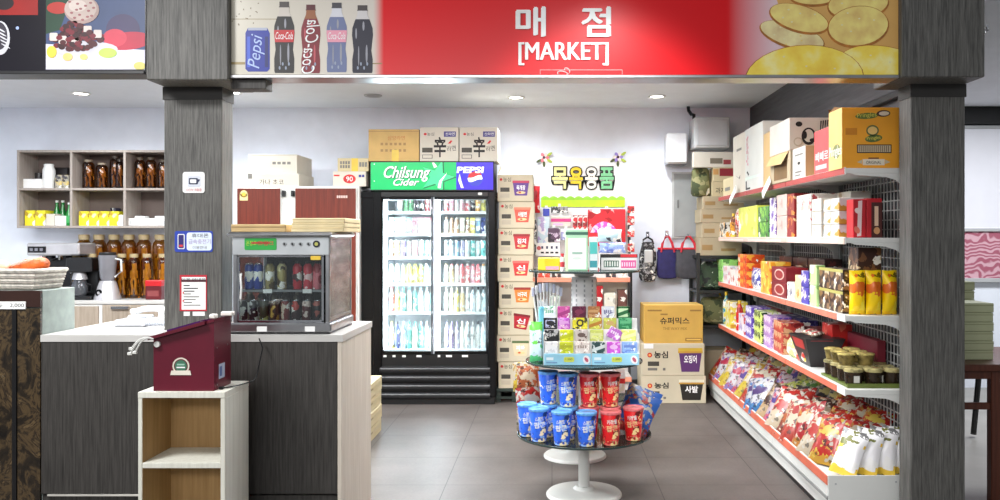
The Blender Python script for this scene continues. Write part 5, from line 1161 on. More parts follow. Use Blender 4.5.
# bags on hooks
bb = thing('backpack', 'black and white patterned bag hanging on the back wall left of two totes', 'bag', (X(648, 7.75), 7.78, Z(282, 7.75)))
a = R(639.5, 657.5, 242, 282, 7.72)
BPT = pk('zigzag_fabric', (36, 34, 36), (150, 150, 152), (80, 78, 80), 46, rough=.8, amt=.55)
def softbag(a, Y, t, mt, squash=.86, seed=0):
    m = MB(); w = a[1]-a[0]; h = a[3]-a[2]; nu = 20; prof = [(0, .35), (.03, .8), (.12, .98), (.4, 1), (.7, .95), (.9, squash), (1, squash*.82)]
    vs = []; fs = []
    for z, s_ in prof:
        for k in range(nu):
            t_ = 2*PI*k/nu; cx = math.copysign(abs(math.cos(t_))**.6, math.cos(t_)); sy_ = math.copysign(abs(math.sin(t_))**.8, math.sin(t_))
            vs.append(((a[0]+a[1])/2+w/2*s_*cx, Y+t/2*(1+sy_*s_*(1-.35*z)+.05*math.sin(5*t_+seed+4*z)), a[2]+h*z))
    for i in range(len(prof)-1):
        for k in range(nu): fs.append((i*nu+k, i*nu+(k+1) % nu, (i+1)*nu+(k+1) % nu, (i+1)*nu+k))
    fs.append(list(range(nu))); fs.append([(len(prof)-1)*nu+k for k in range(nu)])
    return m.add(vs, fs, mt, True)
part(softbag(a, 7.72, .11, BPT, .7), 'body', bb)
xc = (a[0]+a[1])/2
m = MB(); m.tube([(xc-.05, 7.77, a[3]-.02), (xc-.04, 7.78, a[3]+.02), (xc, 7.80, a[3]+.045), (xc+.04, 7.78, a[3]+.02), (xc+.05, 7.77, a[3]-.02)], .009, BLACK); part(m, 'handle', bb)
m = MB(); m.box(xc-.04, xc+.04, 7.712, 7.73, a[2]+.17, a[3]-.07, C((206, 206, 206)), .012); part(m, 'front_pocket', bb)
for px0, px1, py0, c, lab, Y, s__ in ((657, 679, 249, (44, 40, 92), 'navy blue tote bag with red handles hanging on the back wall', 7.76, 1), (676, 702.5, 249, (66, 66, 72), 'charcoal tote bag with red handles hanging right of the navy tote', 7.68, 2)):
    a = R(px0, px1, py0, 279, Y); tb = thing('tote_bag', lab, 'bag', ((a[0]+a[1])/2, Y+.05, a[2]))
    part(softbag(a, Y, .07, mat('tote_%d' % s__, c, .8, var=.12, vs=18), .98, s__), 'body', tb)
    m = MB(); xc = (a[0]+a[1])/2; w = (a[1]-a[0])
    RH = mat('red_strap', (196, 34, 52), .6)
    for yy in (Y+.01, Y+.05):
        m.tube([(xc-w*.3, yy, a[3]-.03), (xc-w*.22, yy+.01, a[3]+.05), (xc-.015, yy+.02, a[3]+.11), (xc+.015, yy+.02, a[3]+.11), (xc+w*.22, yy+.01, a[3]+.05), (xc+w*.3, yy, a[3]-.03)], .009, RH)
    part(m, 'handle', tb)
    m = MB(); m.box(a[0]+.01, a[1]-.01, Y-.002+.012, Y+.05, a[3]-.006, a[3]+.012, RH if s__ == 2 else RH, .004); part(m, 'trim', tb)
for i, (px, Y, py, lab) in enumerate(((648.5, 7.82, 237, 'steel wall hook holding the patterned black bag'), (668, 7.82, 236, 'steel wall hook holding the navy tote'), (689, 7.76, 236, 'steel wall hook holding the charcoal tote'))):
    x, z = X(px, Y), Z(py, Y); m = MB(); m.tube([(x, 7.898, z+.02), (x, Y-.02, z+.0), (x, Y-.045, z+.012)], .006, CHROME); m.box(x-.015, x+.015, 7.892, 7.899, z, z+.05, CHROME, .002); single(m, 'wall_hook', lab, 'hook', 'wall hooks for bags')
# ================================================================ stock rack behind the far end of the snack shelves
sk = thing('stock_rack', 'dark metal stock rack in the back right corner', 'rack', (1.53, 7.66, 0))
DM = mat('dark_rack_metal', (34, 36, 36), .5)
for x in (1.27, 1.76):
    for y in (7.46, 7.85):
        m = MB(); m.box(x, x+.03, y, y+.03, 0, 1.26, DM, .002); part(m, 'post', sk)
for z in (.1, .62, .93, 1.235):
    m = MB(); m.box(1.272, 1.788, 7.462, 7.878, z-.025, z, DM, .002); part(m, 'shelf', sk)
z = 1.2365
for i, (py0, py1, x0_, x1_, nm) in enumerate(((237, 255, 700, 742, 'bottom'), (222, 236.6, 702, 744, 'second from the bottom'), (208, 221.6, 701, 742, 'third from the bottom'), (195, 207.6, 703, 744, 'top'))):
    a = R(x0_, x1_, py0, py1, 7.47); hgt = a[3]-a[2]
    def dd_(m, fr, w, h): m.rect(fr, w*.05, w*.3, h*.3, h*.6, C((160, 130, 84)), .001); m.rect(fr, w*.5, w*.85, h*.25, h*.4, C((160, 130, 84)), .001)
    carton_box('carton', 'plain kraft carton, '+nm+' of the column on the dark stock rack', (a[0], a[1], 0, hgt), 7.47, 7.8, KRAFT2, dd_, z0=z, group='kraft cartons on the stock rack'); z += hgt+.0015
zc = z
a = R(712, 735, 180, 194.5, 7.5); 
def dw(m, fr, w, h): m.text(fr, '과자', w*.15, w*.6, h*.2, h*.6, INK, .001); m.rect(fr, w*.7, w*.95, h*.1, h*.5, GINK, .001)
carton_box('carton', 'small off-white carton with black marks, lower one above the kraft column', (a[0], a[1], 0, a[3]-a[2]), 7.5, 7.78, CREAMCARD, dw, z0=zc); z1_ = zc+a[3]-a[2]+.0015
a2 = R(713, 735, 165.5, 179.5, 7.5)
def dw2(m, fr, w, h): m.rect(fr, w*.3, w*.98, h*.4, h*.95, C((140, 40, 50)), .001); m.rect(fr, 0, w*.25, h*.5, h*.9, C((200, 150, 90)), .001)
carton_box('carton', 'small off-white carton with a dark red panel, upper one above the kraft column', (a2[0], a2[1], 0, a2[3]-a2[2]), 7.5, 7.78, CREAMCARD, dw2, z0=z1_); z2_ = z1_+a2[3]-a2[2]+.0015
a3 = R(693.5, 735, 149, 164.5, 7.5)
def dw3(m, fr, w, h): m.rect(fr, w*.4, w*.7, h*.25, h*.6, C((120, 112, 96)), .001); m.rect(fr, w*.72, w*.9, h*.2, h*.5, C((150, 60, 66)), .001)
cmx = R(692.5, 712, 163.5, 194.5, 7.5)
m = MB(); a_ = (cmx[0]+.004, cmx[1]-.004, zc, z2_-.0015)
CAMO = pk('camouflage', (110, 112, 72), (66, 74, 46), (150, 146, 104), 22, rough=.85, amt=.6)
carton_box('carton', 'long white carton on top of the stock column, under the grey wall box', (a3[0], a3[1], 0, min(a3[3]-a3[2], Z(148.6, 7.6)-z2_)), 7.5, 7.59, WCARD, dw3, z0=z2_)
single(softbag(a_, 7.5, .2, CAMO, .95), 'camouflage_bag', 'green camouflage bag squeezed beside the small cartons above the kraft column', 'bag')
for i, (x0_, x1_, zz, hgt, c, lab) in enumerate(((1.32, 1.52, .93, .25, (48, 66, 46), 'dark green sack on the upper shelf of the stock rack'), (1.54, 1.74, .93, .22, (40, 52, 50), 'black-green sack behind the shelf end on the stock rack'), (1.32, 1.56, .62, .24, (92, 92, 64), 'olive camouflage sack on the middle shelf of the stock rack'))):
    m = softbag((x0_, x1_, zz, zz+hgt), 7.5, .26, CAMO if i == 2 else pk('dark_sack_%d' % i, c, (20, 26, 22), (90, 110, 84), 24, rough=.7, amt=.5), .85, i)
    single(m, 'stock_sack', lab, 'sack', 'sacks on the stock rack')
carton_box('carton', 'kraft carton on the lower shelf of the stock rack behind the floor cartons', (1.31, 1.6, 0, .30), 7.48, 7.8, KRAFT2, None, z0=.1)
# cream cartons stacked behind the counter
for k in range(4):
    m = MB(); z = .1*k; m.box(-1.62, -1.235+.004*(k % 2), 5.55, 6.15, z, z+.0985, CREAMCARD, .004)
    fr = rightface(-1.235+.004*(k % 2), 5.55, z); m.rect(fr, .05, .55, .04, .07, C((190, 176, 136)), .001); m.rect(fr, .12, .3, .05, .062, C((140, 124, 90)), .0014)
    single(m, 'carton', 'flat cream carton behind the counter end, '+('bottom', 'second from bottom', 'third from bottom', 'top')[k]+' of four', 'carton', 'flat cream cartons on the floor')
# ================================================================ snack gondola along the right wall
GX, BX, GB = 1.448, 1.80, 1.362        # shelf front, back panel, base front
GY0, GY1 = 4.2, 7.38
BAY = [GY0+(GY1-GY0)*k/3 for k in range(4)]
ZS = [1.741, 1.396, 1.010, .645]
RAIL = [mat('crimson_rail', (170, 70, 66), .5), mat('blush_rail', (222, 190, 176), .5), mat('coral_rail', (214, 120, 98), .5), mat('coral_rail_b', (216, 110, 84), .5)]
gd_ = thing('snack_gondola', 'long white snack shelving unit with red price rails along the dark right wall', 'shelving unit', (1.58, 5.8, 0))
for k in range(4):
    m = MB(); m.box(BX-.03, BX, BAY[k]-(.03 if k else 0)+.0, BAY[k]+(.03 if k < 3 else 0), 0, 2.0, mat('upright_grey', (150, 152, 152), .4, .3), .002)
    for q in range(60): m.box(BX-.0305, BX-.029, BAY[k]+.008, BAY[k]+.014, .25+.028*q, .262+.028*q, BLACK)
    part(m, 'upright', gd_)
WIRE = mat('wire_grey', (186, 186, 184), .4, .1)
for k in range(3):
    m = MB(); y0, y1 = BAY[k]+.03, BAY[k+1]-.03; n = int((y1-y0)/.045)
    for q in range(n+1): yy = y0+(y1-y0)*q/n; m.box(BX-.008, BX-.003, yy-.0035, yy+.0035, .22, 1.98, WIRE)
    for q in range(35): m.box(BX-.012, BX-.008, y0, y1, 0.24+.05*q-.003, 0.24+.05*q+.003, WIRE)
    part(m, 'wire_panel', gd_)
for lv, z in enumerate(ZS):
    for k in range(3):
        m = MB(); y0, y1 = BAY[k]+.001, BAY[k+1]-.001
        m.box(GX+.004, BX-.031, y0, y1, z-.026, z, WHITEMETAL, .002); m.box(GX, GX+.006, y0, y1, z-.032, z+.004, WHITEMETAL, .001)
        sh = part(m, 'shelf', gd_)
        m = MB(); e = .12 if k == 0 and lv > 1 else 0.004
        m.box(GX-.004, GX, y0+e, y1-.004, z-.030, z+.002, RAIL[lv], .0008)
        if lv == 1:
            m.rect(leftface(GX-.004, y1-.06, z-.03), .0, .9, .004, .018, C((228, 210, 200)), .0006)
        part(m, 'price_rail', sh, 'coloured price rail on the shelf edge')
        for yy in (y0+.004, y1-.008):
            b_ = MB(); pts = [(BX-.031, z-.026), (GX+.03, z-.026), (GX+.05, z-.034), (GX+.2, z-.044), (BX-.1, z-.06), (BX-.066, z-.088), (BX-.05, z-.16), (BX-.031, z-.17)]
            b_.prism(Fr((0, yy, 0)), pts, WHITEMETAL, 0, .004); part(b_, 'bracket', sh)
m = MB()
m.box(GB+.012, BX-.031, GY0+.004, GY1, .03, .20, WHITEMETAL, .002)
m.box(1.50, BX-.031, GY0+.09, GY1, .20, .245, mat('deck_grey', (190, 190, 186), .5)); m.box(1.63, BX-.031, GY0+.09, GY1, .245, .29, MATS['deck_grey'])
m.box(GB+.004, BX-.0, GY0, GY0+.006, .02, .222, WHITEMETAL, .002)
for a, z in ((GB+.04, .18), (GB+.04, .06), (BX-.1, .19)): m.oval(Fr((0, GY0, 0)), a, z, .005, .005, GREY, .001, n=10)
part(m, 'base_deck', gd_)
for k in range(3):
    m = MB(); y0, y1 = BAY[k]+.001, BAY[k+1]-.001; m.box(GB+.002, GB+.012, y0, y1, .08, .222, WHITEMETAL, .002); m.box(GB-.004, GB+.004, y0, y1, .10, .12, C((150, 152, 150)), .002); kp = part(m, 'kick_panel', gd_)
    m = MB(); m.box(GB-.003, GB+.002, y0+.004, y1-.004, .172, .218, RAIL[3], .001); part(m, 'price_rail', kp, 'coral price rail on the base front')
m = MB(); m.box(GB+.02, BX-.04, GY0+.02, GY1-.02, 0, .03, BLACK); part(m, 'plinth', gd_)
for k, (px, ro) in enumerate(((770, .45), (736, .5))):
    Y = (GX-.01)*F/(px-PX); m = MB(); m.box(-.0015, .0015, -.055, .055, -.062, .062, PAPER); m.box(-.0016, .0, -.05, .05, .05, .061, mat('clear_clip', (210, 214, 216), .2))
    local(m, 'price_card', 'white price card hanging askew from the top snack shelf, '+('nearer' if k == 0 else 'farther')+' one', 'price card', (GX-.035, Y, ZS[0]-.012), (ro, .35, 0), 'price cards on the top shelf')
# ---- boxes on the top shelf
tz = ZS[0]+.0005
def cb(name, label, x0, x1, y0, y1, z0, h, mt, deco=None, deco2=None, group=None, cat='carton', extra=None):
    m = MB(); m.box(x0, x1, y0, y1, z0, z0+h, mt, .003)
    if deco: deco(m, front(x0, y0, z0), x1-x0, h)
    if deco2: deco2(m, leftface(x0, y1, z0), y1-y0, h)
    if extra: extra(m)
    return single(m, name, label, cat, group)
ORC = mat('orange_card', (240, 166, 40), .6, var=.03)
def dor(m, fr, w, h):
    m.oval(fr, w*.43, h*.86, w*.2, h*.05, C((96, 120, 50)), .001, .06); m.text(fr, 'Pringles', w*.26, w*.6, h*.82, h*.91, C((226, 214, 90)), .0016, rot=.06); m.oval(fr, w*.72, h*.9, w*.12, h*.055, C((70, 46, 36)), .001, .05); m.oval(fr, w*.73, h*.9, w*.09, h*.035, C((230, 214, 190)), .0016, .05)
    m.oval(fr, w*.53, h*.62, w*.11, h*.09, C((96, 110, 60)), .001); m.oval(fr, w*.53, h*.62, w*.085, h*.065, C((238, 200, 120)), .0016)
    m.oval(fr, w*.55, h*.49, w*.15, h*.06, C((90, 110, 50)), .001, .12); m.text(fr, 'Pringles', w*.43, w*.67, h*.455, h*.525, C((230, 216, 90)), .0016, rot=.1)
    m.rect(fr, w*.26, w*.86, h*.25, h*.39, INK, .001); m.rect(fr, w*.275, w*.845, h*.265, h*.375, C((206, 190, 160)), .0014)
    for k in range(16): m.rect(fr, w*(.29+.034*k), w*(.305+.034*k), h*.27, h*.37, C((120, 100, 76)), .0018)
    m.rect(fr, w*.06, w*.26, h*.55, h*.66, C((206, 132, 24)), .001)
    m.rect(fr, w*.36, w*.74, h*.05, h*.15, C((232, 222, 200)), .001); m.text(fr, 'ORIGINAL', w*.42, w*.68, h*.07, h*.12, INK, .0015); m.prism(fr, [(w*.26, h*.1), (w*.35, h*.07), (w*.35, h*.14)], C((200, 190, 160)), 0, .001); m.prism(fr, [(w*.84, h*.1), (w*.75, h*.07), (w*.75, h*.14)], C((200, 190, 160)), 0, .001)
    m.rect(fr, w*.46, w*.64, h*.155, h*.175, C((100, 50, 30)), .001)
def dor2(m, fr, w, h): m.rect(fr, 0, w, 0, h, C((236, 196, 120)), .0006); m.text(fr, 'Pringles', w*.05, w*.95, h*.18, h*.4, WINK, .0012); m.oval(fr, w*.6, h*.3, w*.3, h*.12, C((120, 130, 70)), .0009)
def exo(m): m.add([(1.44, 4.42, tz+.302), (1.725, 4.42, tz+.302), (1.725, 4.43, tz+.322), (1.44, 4.43, tz+.322), (1.44, 4.225, tz+.302), (1.445, 4.35, tz+.324)], [(0, 1, 2, 3), (4, 0, 5)], mat('kraft_dark', (120, 84, 40), .8))
cb('carton', 'big orange crisps carton at the near end of the top snack shelf', 1.44, 1.725, 4.22, 4.42, tz, .302, ORC, dor, dor2, extra=exo)
def dpi(m, fr, w, h): m.text(fr, '빼빼로', w*.1, w*.9, h*.28, h*.5, WINK, .001); m.rect(fr, w*.1, w*.8, h*.1, h*.2, C((240, 190, 190)), .001)
cb('carton', 'coral pink carton beside the big orange carton on the top shelf', 1.45, 1.66, 4.435, 4.70, tz, .238, mat('coral_card', (216, 84, 84), .6), dpi, dpi)
def dsw(m, fr, w, h):
    m.rect(fr, 0, w, 0, h, C((200, 198, 192)), .0006); m.rect(fr, w*.2, w*.8, h*.75, h*.8, GINK); m.rect(fr, w*.2, w*.7, h*.2, h*.25, GINK); m.rect(fr, w*.2, w*.6, h*.1, h*.14, GINK); m.oval(fr, w*.5, h*.5, w*.1, h*.05, INK)
def dsk(m, fr, w, h): m.oval(fr, w*.45, h*.75, w*.12, h*.14, C((80, 60, 40))); m.oval(fr, w*.5, h*.3, w*.16, h*.16, C((80, 60, 40))); m.oval(fr, w*.5, h*.3, w*.1, h*.1, KRAFT, .0014)
cb('carton', 'small white-sided kraft carton below the doodled white carton', 1.45, 1.62, 4.86, 5.12, tz, .183, KRAFT, dsk, dsw)
def ddo(m, fr, w, h):
    m.oval(fr, w*.45, h*.42, w*.17, h*.27, INK, .001); m.oval(fr, w*.45, h*.44, w*.12, h*.2, WCARD, .0014); m.oval(fr, w*.36, h*.46, w*.05, h*.12, INK, .0018); m.oval(fr, w*.55, h*.3, w*.08, h*.06, INK, .0018)
    m.oval(fr, w*.22, h*.8, w*.08, h*.08, INK, .001); m.oval(fr, w*.2, h*.25, w*.11, h*.14, C((180, 170, 150)), .001); m.oval(fr, w*.2, h*.25, w*.08, h*.1, WCARD, .0014)
    for k in range(4): m.prism(fr, [(w*(.72+.055*k), h*(.62+.04*k)), (w*(.74+.055*k), h*(.62+.04*k)), (w*(.76+.055*k), h*(.9+.01*k)), (w*(.73+.055*k), h*(.9+.01*k))], INK, 0, .001)
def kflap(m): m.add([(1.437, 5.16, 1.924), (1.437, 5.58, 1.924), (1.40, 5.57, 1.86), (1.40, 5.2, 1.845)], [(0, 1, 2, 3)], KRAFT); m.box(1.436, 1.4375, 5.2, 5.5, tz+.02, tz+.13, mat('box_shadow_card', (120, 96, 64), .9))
cb('carton', 'open kraft carton with a drooping flap under the doodled white carton', 1.438, 1.70, 5.135, 5.6, tz, .183, KRAFT2, extra=kflap)
cb('carton', 'white carton with black doodle faces stacked above the snack shelf', 1.436, 1.69, 5.135, 5.6, tz+.185, .195, WCARD, ddo, lambda m, fr, w, h: m.rect(fr, 0, w, 0, h, C((200, 196, 186)), .0008))
def kroof(m):
    z1 = tz+.36; m.add([(1.45, 5.63, z1), (1.45, 5.83, z1), (1.55, 5.83, z1+.06), (1.55, 5.63, z1+.06), (1.68, 5.63, z1+.01), (1.68, 5.83, z1+.01)], [(0, 1, 2, 3), (3, 2, 5, 4)], KRAFT)
cb('carton', 'tall open kraft carton with peaked flaps on the top shelf', 1.45, 1.68, 5.63, 5.83, tz, .36, KRAFT, None, None, extra=kroof)
def dwa(m, fr, w, h): m.rect(fr, w*.02, w*.97, h*.18, h*.22, C((206, 222, 210))); m.prism(fr, [(w*.1, h*.3), (w*.2, h*.24), (w*.24, h*.26), (w*.14, h*.32)], INK, 0, .001); m.rect(fr, w*.04, w*.1, h*.02, h*.16, INK); m.rect(fr, w*.1, w*.3, h*.02, h*.05, INK); m.text(fr, '프링글', w*.08, w*.2, h*.4, h*.9, C((206, 80, 110)), .001)
cb('carton', 'tall white carton with pink marks, nearer of the two tall ones on the top shelf', 1.45, 1.7, 5.85, 6.38, tz, .46, mat('bright_card', (206, 208, 202), .7, var=.02), None, dwa)
def dwb(m, fr, w, h): m.rect(fr, w*.3, w*.7, h*.72, h*.76, GINK); m.prism(fr, [(w*.2, h*.32), (w*.5, h*.26), (w*.6, h*.3), (w*.55, h*.24)], INK, 0, .001)
cb('carton', 'tall white carton, farther of the two tall ones on the top shelf', 1.46, 1.7, 6.42, 6.85, tz, .46, WCARD, None, dwb)
cb('carton', 'small cream carton at the far end of the top snack shelf', 1.47, 1.7, 6.9, 7.3, tz, .15, CREAMCARD, None, lambda m, fr, w, h: m.rect(fr, w*.2, w*.7, h*.3, h*.5, GINK))
# ---- goods on the middle shelves
XF = 1.475
def yy_(px, xf): return xf*F/(px-PX)
def stock(z, px0, px1, hpx, mt, name, lab, cat='pack', n=1, cols=1, depth=.14, xf=XF, group=None, kind='box', y=None, deco=None):
    """goods standing between two points of a shelf edge: n high, cols along"""
    yb, ya = (yy_(px0, xf), yy_(px1, xf)) if y is None else y
    h = hpx*((ya+yb)/2)/F/n if hpx > 3 else hpx/n
    wv = (yb-ya)/cols
    LEVEL = ['lowest', 'second up', 'third up', 'topmost'] if n > 2 else ['lower', 'upper']
    out = []
    for c in range(cols):
        for k in range(n):
            y0, y1 = ya+wv*c+.003, ya+wv*(c+1)-.003
            jx = .004*((k*3+c*2) % 3)
            m = MB()
            if kind == 'box':
                m.box(xf+jx, xf+depth+jx, y0, y1, z+h*k+.0004, z+h*(k+1)-.0012, mt, .003)
                if deco: deco(m, leftface(xf+jx, y1, z+h*k), y1-y0, h)
            elif kind == 'bag':
                m.bag(y1-y0, h-.002, min(.07, depth), mt, c+k); M = Matrix.Translation((xf+.04, (y0+y1)/2, z+h*k+.001)) @ Matrix.Rotation(-PI/2, 4, 'Z'); m.v = [tuple(M @ Vector(v)) for v in m.v]
            elif kind == 'bottle':
                q = MB(); bottle(q, min((y1-y0)/2, .03), h, mt, C((226, 60, 50)) if c % 2 else C((240, 200, 60))); M = Matrix.Translation((xf+.04, (y0+y1)/2, z+.0005)); q.v = [tuple(M @ Vector(v)) for v in q.v]; m = q
            ll = lab
            if n > 1: ll += ', '+LEVEL[k]
            if cols > 1: ll += (',' if n == 1 else ' in')+' '+('nearest' if c == 0 else 'farthest' if c == cols-1 else ORD[c+1])+' column' 
            out.append(single(m, name, ll, cat, group))
    return out
z2 = ZS[1]+.0005; S2 = ' on the eye-level snack shelf'
stock(z2, 719.5, 725, 15, pk('panda_pack', (226, 222, 210), (40, 40, 40), (230, 160, 40), 40, amt=.6), 'snack_pack', 'small black and white pack at the far end'+S2, n=1)
stock(z2, 726, 731.5, 24, pk('amber_bottle', (226, 160, 40), (240, 210, 80), (120, 60, 30), 40, amt=.4), 'snack_bottle', 'yellow-orange bottle beside the small black and white pack', cat='bottle', kind='bottle')
stock(z2, 732, 737.5, 29, pk('redwhite_pouch', (196, 70, 60), (240, 226, 210), (120, 40, 40), 36, amt=.5), 'snack_bag', 'red and white pouch just beyond the lime carton'+S2, kind='bag', cat='snack bag')
stock(z2, 738.5, 757, 31, pk('lime_carton', (222, 226, 90), (236, 236, 150), (200, 206, 60), 16, amt=.3), 'snack_carton', 'bright lime yellow carton'+S2, cat='carton', depth=.2)
stock(z2, 758, 768.5, 31, pk('green_stack', (70, 140, 50), (140, 200, 70), (30, 40, 30), 34, amt=.5), 'snack_pack', 'green pack beside the lime carton', n=2)
stock(z2, 769.5, 775.5, 40, pk('violet_white', (236, 232, 238), (104, 70, 170), (200, 190, 226), 30, amt=.35), 'snack_pack', 'white and violet pack on the eye-level shelf', n=3)
stock(z2, 776.5, 786.5, 43, pk('dusty_beige', (206, 184, 176), (176, 150, 140), (226, 212, 200), 24, amt=.35), 'snack_carton', 'dusty beige carton', n=2, depth=.2, cat='carton')
stock(z2, 787, 794, 44, pk('maroon_orange', (140, 30, 34), (214, 140, 50), (226, 200, 140), 30, amt=.4), 'snack_carton', 'maroon and orange carton', n=2, depth=.2, cat='carton')
stock(z2, 795, 811, 43, pk('white_tall', (206, 200, 192), (186, 166, 156), (170, 60, 66), 30, amt=.25), 'snack_carton', 'tall white carton'+S2, cols=2, depth=.18, cat='carton', group='tall white cartons')
stock(z2, 811.6, 821, 39, pk('white_brown', (206, 204, 196), (196, 190, 150), (120, 92, 60), 26, amt=.2), 'snack_carton', 'flat white carton with brown print', n=3, cat='carton', group='flat white cartons')
stock(z2, 821.8, 839, 39, pk('white_gold', (208, 208, 206), (190, 150, 60), (150, 160, 150), 30, amt=.3, seed=4), 'snack_carton', 'white carton with golden picture', n=3, cols=2, cat='carton', group='white cartons with golden pictures', depth=.13)
for i, (x0, x1, y0) in enumerate(((1.62, 1.74, 4.62), (1.62, 1.74, 4.92), (1.62, 1.74, 5.22))):
    m = MB(); z_ = z2; m.box(x0, x1, y0, y0+.26, z_, z_+.19, pk('grey_beige', (176, 170, 160), (140, 120, 90), (206, 200, 186), 20, amt=.3), .003); m.box(x0+.005, x1-.002, y0+.01, y0+.25, z_+.19, z_+.255, MATS['grey_beige'], .003)
    single(m, 'snack_carton', 'grey-beige carton standing behind the white ones, '+('nearest', 'middle', 'farthest')[i]+' of three', 'carton', 'grey-beige cartons behind')
def red1(m, fr, w, h): m.prism(fr, [(w*.3, h*.03), (w*.62, h*.05), (w*.7, h*.97), (w*.4, h*.95)], C((236, 206, 206)), 0, .001); m.oval(fr, w*.3, h*.2, w*.2, h*.1, C((226, 120, 100)), .0014, .5); m.oval(fr, w*.35, h*.7, w*.2, h*.08, C((240, 220, 216)), .0014, .8)
def red2(m, fr, w, h): m.rect(fr, w*.3, w, 0, h*.9, C((74, 30, 26)), .001); m.oval(fr, w*.65, h*.18, w*.2, h*.09, C((206, 150, 100)), .0014); m.rect(fr, w*.5, w*.75, h*.3, h*.8, C((226, 190, 160)), .0014)
cb('snack_carton', 'red carton with a white slash at the near end of the eye-level shelf', 1.5, 1.565, 4.235, 4.33, z2, .192, mat('scarlet_card', (190, 24, 36), .4), red1, None, cat='carton')
cb('snack_carton', 'dark chocolate carton with red edge right of the white-slashed red carton', 1.568, 1.645, 4.235, 4.33, z2, .196, MATS['scarlet_card'], red2, None, cat='carton')
z3 = ZS[2]+.0005; S3 = ' on the third snack shelf'
stock(z3, 716, 722.5, 22, pk('pale_green', (150, 214, 110), (196, 232, 160), (90, 150, 70), 30, amt=.3), 'snack_pack', 'pale green pack at the far end'+S3, n=2)
stock(z3, 723, 729, 17, pk('white_pink', (234, 226, 226), (226, 150, 160), (200, 200, 210), 34, amt=.3), 'snack_pack', 'white and pink pack'+S3, n=2)
stock(z3, 729.5, 737.5, 15, pk('white_red', (240, 232, 226), (206, 70, 60), (230, 200, 190), 34, amt=.3), 'snack_pack', 'white and red low pack'+S3, n=1)
stock(z3, 738, 746.5, 33, pk('orange_red', (226, 84, 32), (240, 170, 60), (190, 40, 30), 34, amt=.45), 'snack_pack', 'orange-red pack on the third shelf', n=4)
stock(z3, 747.5, 759, 22, bagmat('blue_white_bag', (60, 70, 160), (236, 236, 236), (240, 240, 240), .05, .1, .02), 'snack_bag', 'blue and white bag beside the orange-red stack', kind='bag', cat='snack bag')
stock(z3, 760.5, 770.5, 32, pk('gold_orange', (232, 160, 40), (240, 206, 90), (210, 90, 30), 26, amt=.45), 'snack_carton', 'golden orange carton'+S3, cat='carton')
def rib(m, fr, w, h): m.oval(fr, w*.55, h*.5, w*.33, h*.36, C((226, 190, 176)), .001); m.oval(fr, w*.55, h*.5, w*.27, h*.28, C((150, 40, 40)), .0015)
stock(z3, 771.5, 786, 30, mat('wine_card', (128, 24, 34), .4), 'snack_carton', 'wine red carton with a pale oval', n=2, cat='carton', deco=rib)
stock(z3, 787, 794.5, 18, pk('white_grey', (234, 228, 216), (120, 124, 140), (206, 190, 160), 34, amt=.35), 'snack_pack', 'white and grey pack'+S3)
stock(z3, 795, 800.5, 27, pk('cream_card_b', (230, 212, 160), (206, 140, 60), (240, 230, 200), 34, amt=.3), 'snack_pack', 'cream pack next to the violet-blue one'+S3)
stock(z3, 801, 808.5, 33, pk('indigo_pack', (70, 60, 160), (214, 206, 230), (50, 40, 110), 34, amt=.4), 'snack_pack', 'violet-blue pack'+S3, n=2)
stock(z3, 809.5, 816.5, 41, pk('mint_card', (186, 222, 150), (206, 232, 186), (150, 190, 110), 22, amt=.3), 'snack_carton', 'pale mint carton beside the dark chocolate boxes', n=2, cat='carton', depth=.05)
CHO = pk('chocolate_card', (52, 30, 22), (130, 96, 56), (206, 190, 160), 34, amt=.35)
def chd(m, fr, w, h): m.rect(fr, 0, w, h*.86, h, C((176, 170, 90)), .001)
stock(z3, 817.5, 843, 42, CHO, 'snack_carton', 'dark chocolate carton with a lime lid edge', n=2, cols=2, cat='carton', deco=chd, group='dark chocolate cartons', depth=.1)
for i, (y0, w) in enumerate(((5.15, 'nearest'), (5.5, 'middle'), (5.85, 'farthest'))):
    cb('snack_carton', 'tall dark brown carton behind the front goods on the third shelf, '+w, 1.65, 1.76, y0, y0+.32, z3, .255, pk('dark_brown_card', (48, 28, 28), (90, 40, 40), (150, 110, 90), 22, amt=.3), None, lambda m, fr, w, h: [m.rect(fr, w*.2, w*.7, h*(.2+.25*k), h*(.28+.25*k), C((170, 150, 130)), .001) for k in range(3)], group='tall dark brown cartons', cat='carton')
cb('snack_carton', 'green carton lying at the back of the far end of the third shelf', 1.65, 1.76, 6.6, 7.0, z3, .2, pk('leaf_green', (60, 120, 40), (120, 180, 70), (40, 70, 30), 22, amt=.4), cat='carton')
cb('snack_carton', 'tall brown picture carton behind the yellow pouches', 1.57, 1.69, 4.36, 4.5, z3, .335, pk('brown_picture', (62, 34, 24), (120, 80, 50), (210, 190, 150), 30, amt=.4), cat='carton')
YP = bagmat('yellow_pouch', (255, 214, 10), (255, 200, 10), (226, 110, 30), .02, .12, .03, 40, (255, 230, 60))
pm = MB(); pm.bag(.082, .222, .07, YP, 3)
py_ = local(pm, 'snack_bag', 'yellow pouch with a red emblem at the near end of the third shelf, leftmost', 'snack bag', (1.535, 4.275, z3), (0, 0, 0), 'yellow pouches')
for k, w in ((1, 'middle'), (2, 'rightmost')): dup(py_, (1.535+.081*k, 4.275, z3), (0, 0, .1*k), 'yellow pouch with a red emblem at the near end of the third shelf, '+w)
z4 = ZS[3]+.0005; S4 = ' on the fourth snack shelf'
stock(z4, 713, 718, 30, pk('yellow_toy', (232, 206, 50), (70, 150, 170), (240, 236, 220), 34, amt=.4), 'candy_bottle', 'yellow candy bottle, farthest'+S4, kind='bottle', cat='bottle')
stock(z4, 719, 724.5, 32, pk('teal_toy', (60, 150, 170), (236, 220, 90), (240, 236, 220), 34, amt=.5), 'candy_bottle', 'teal and yellow candy bottle'+S4, kind='bottle', cat='bottle')
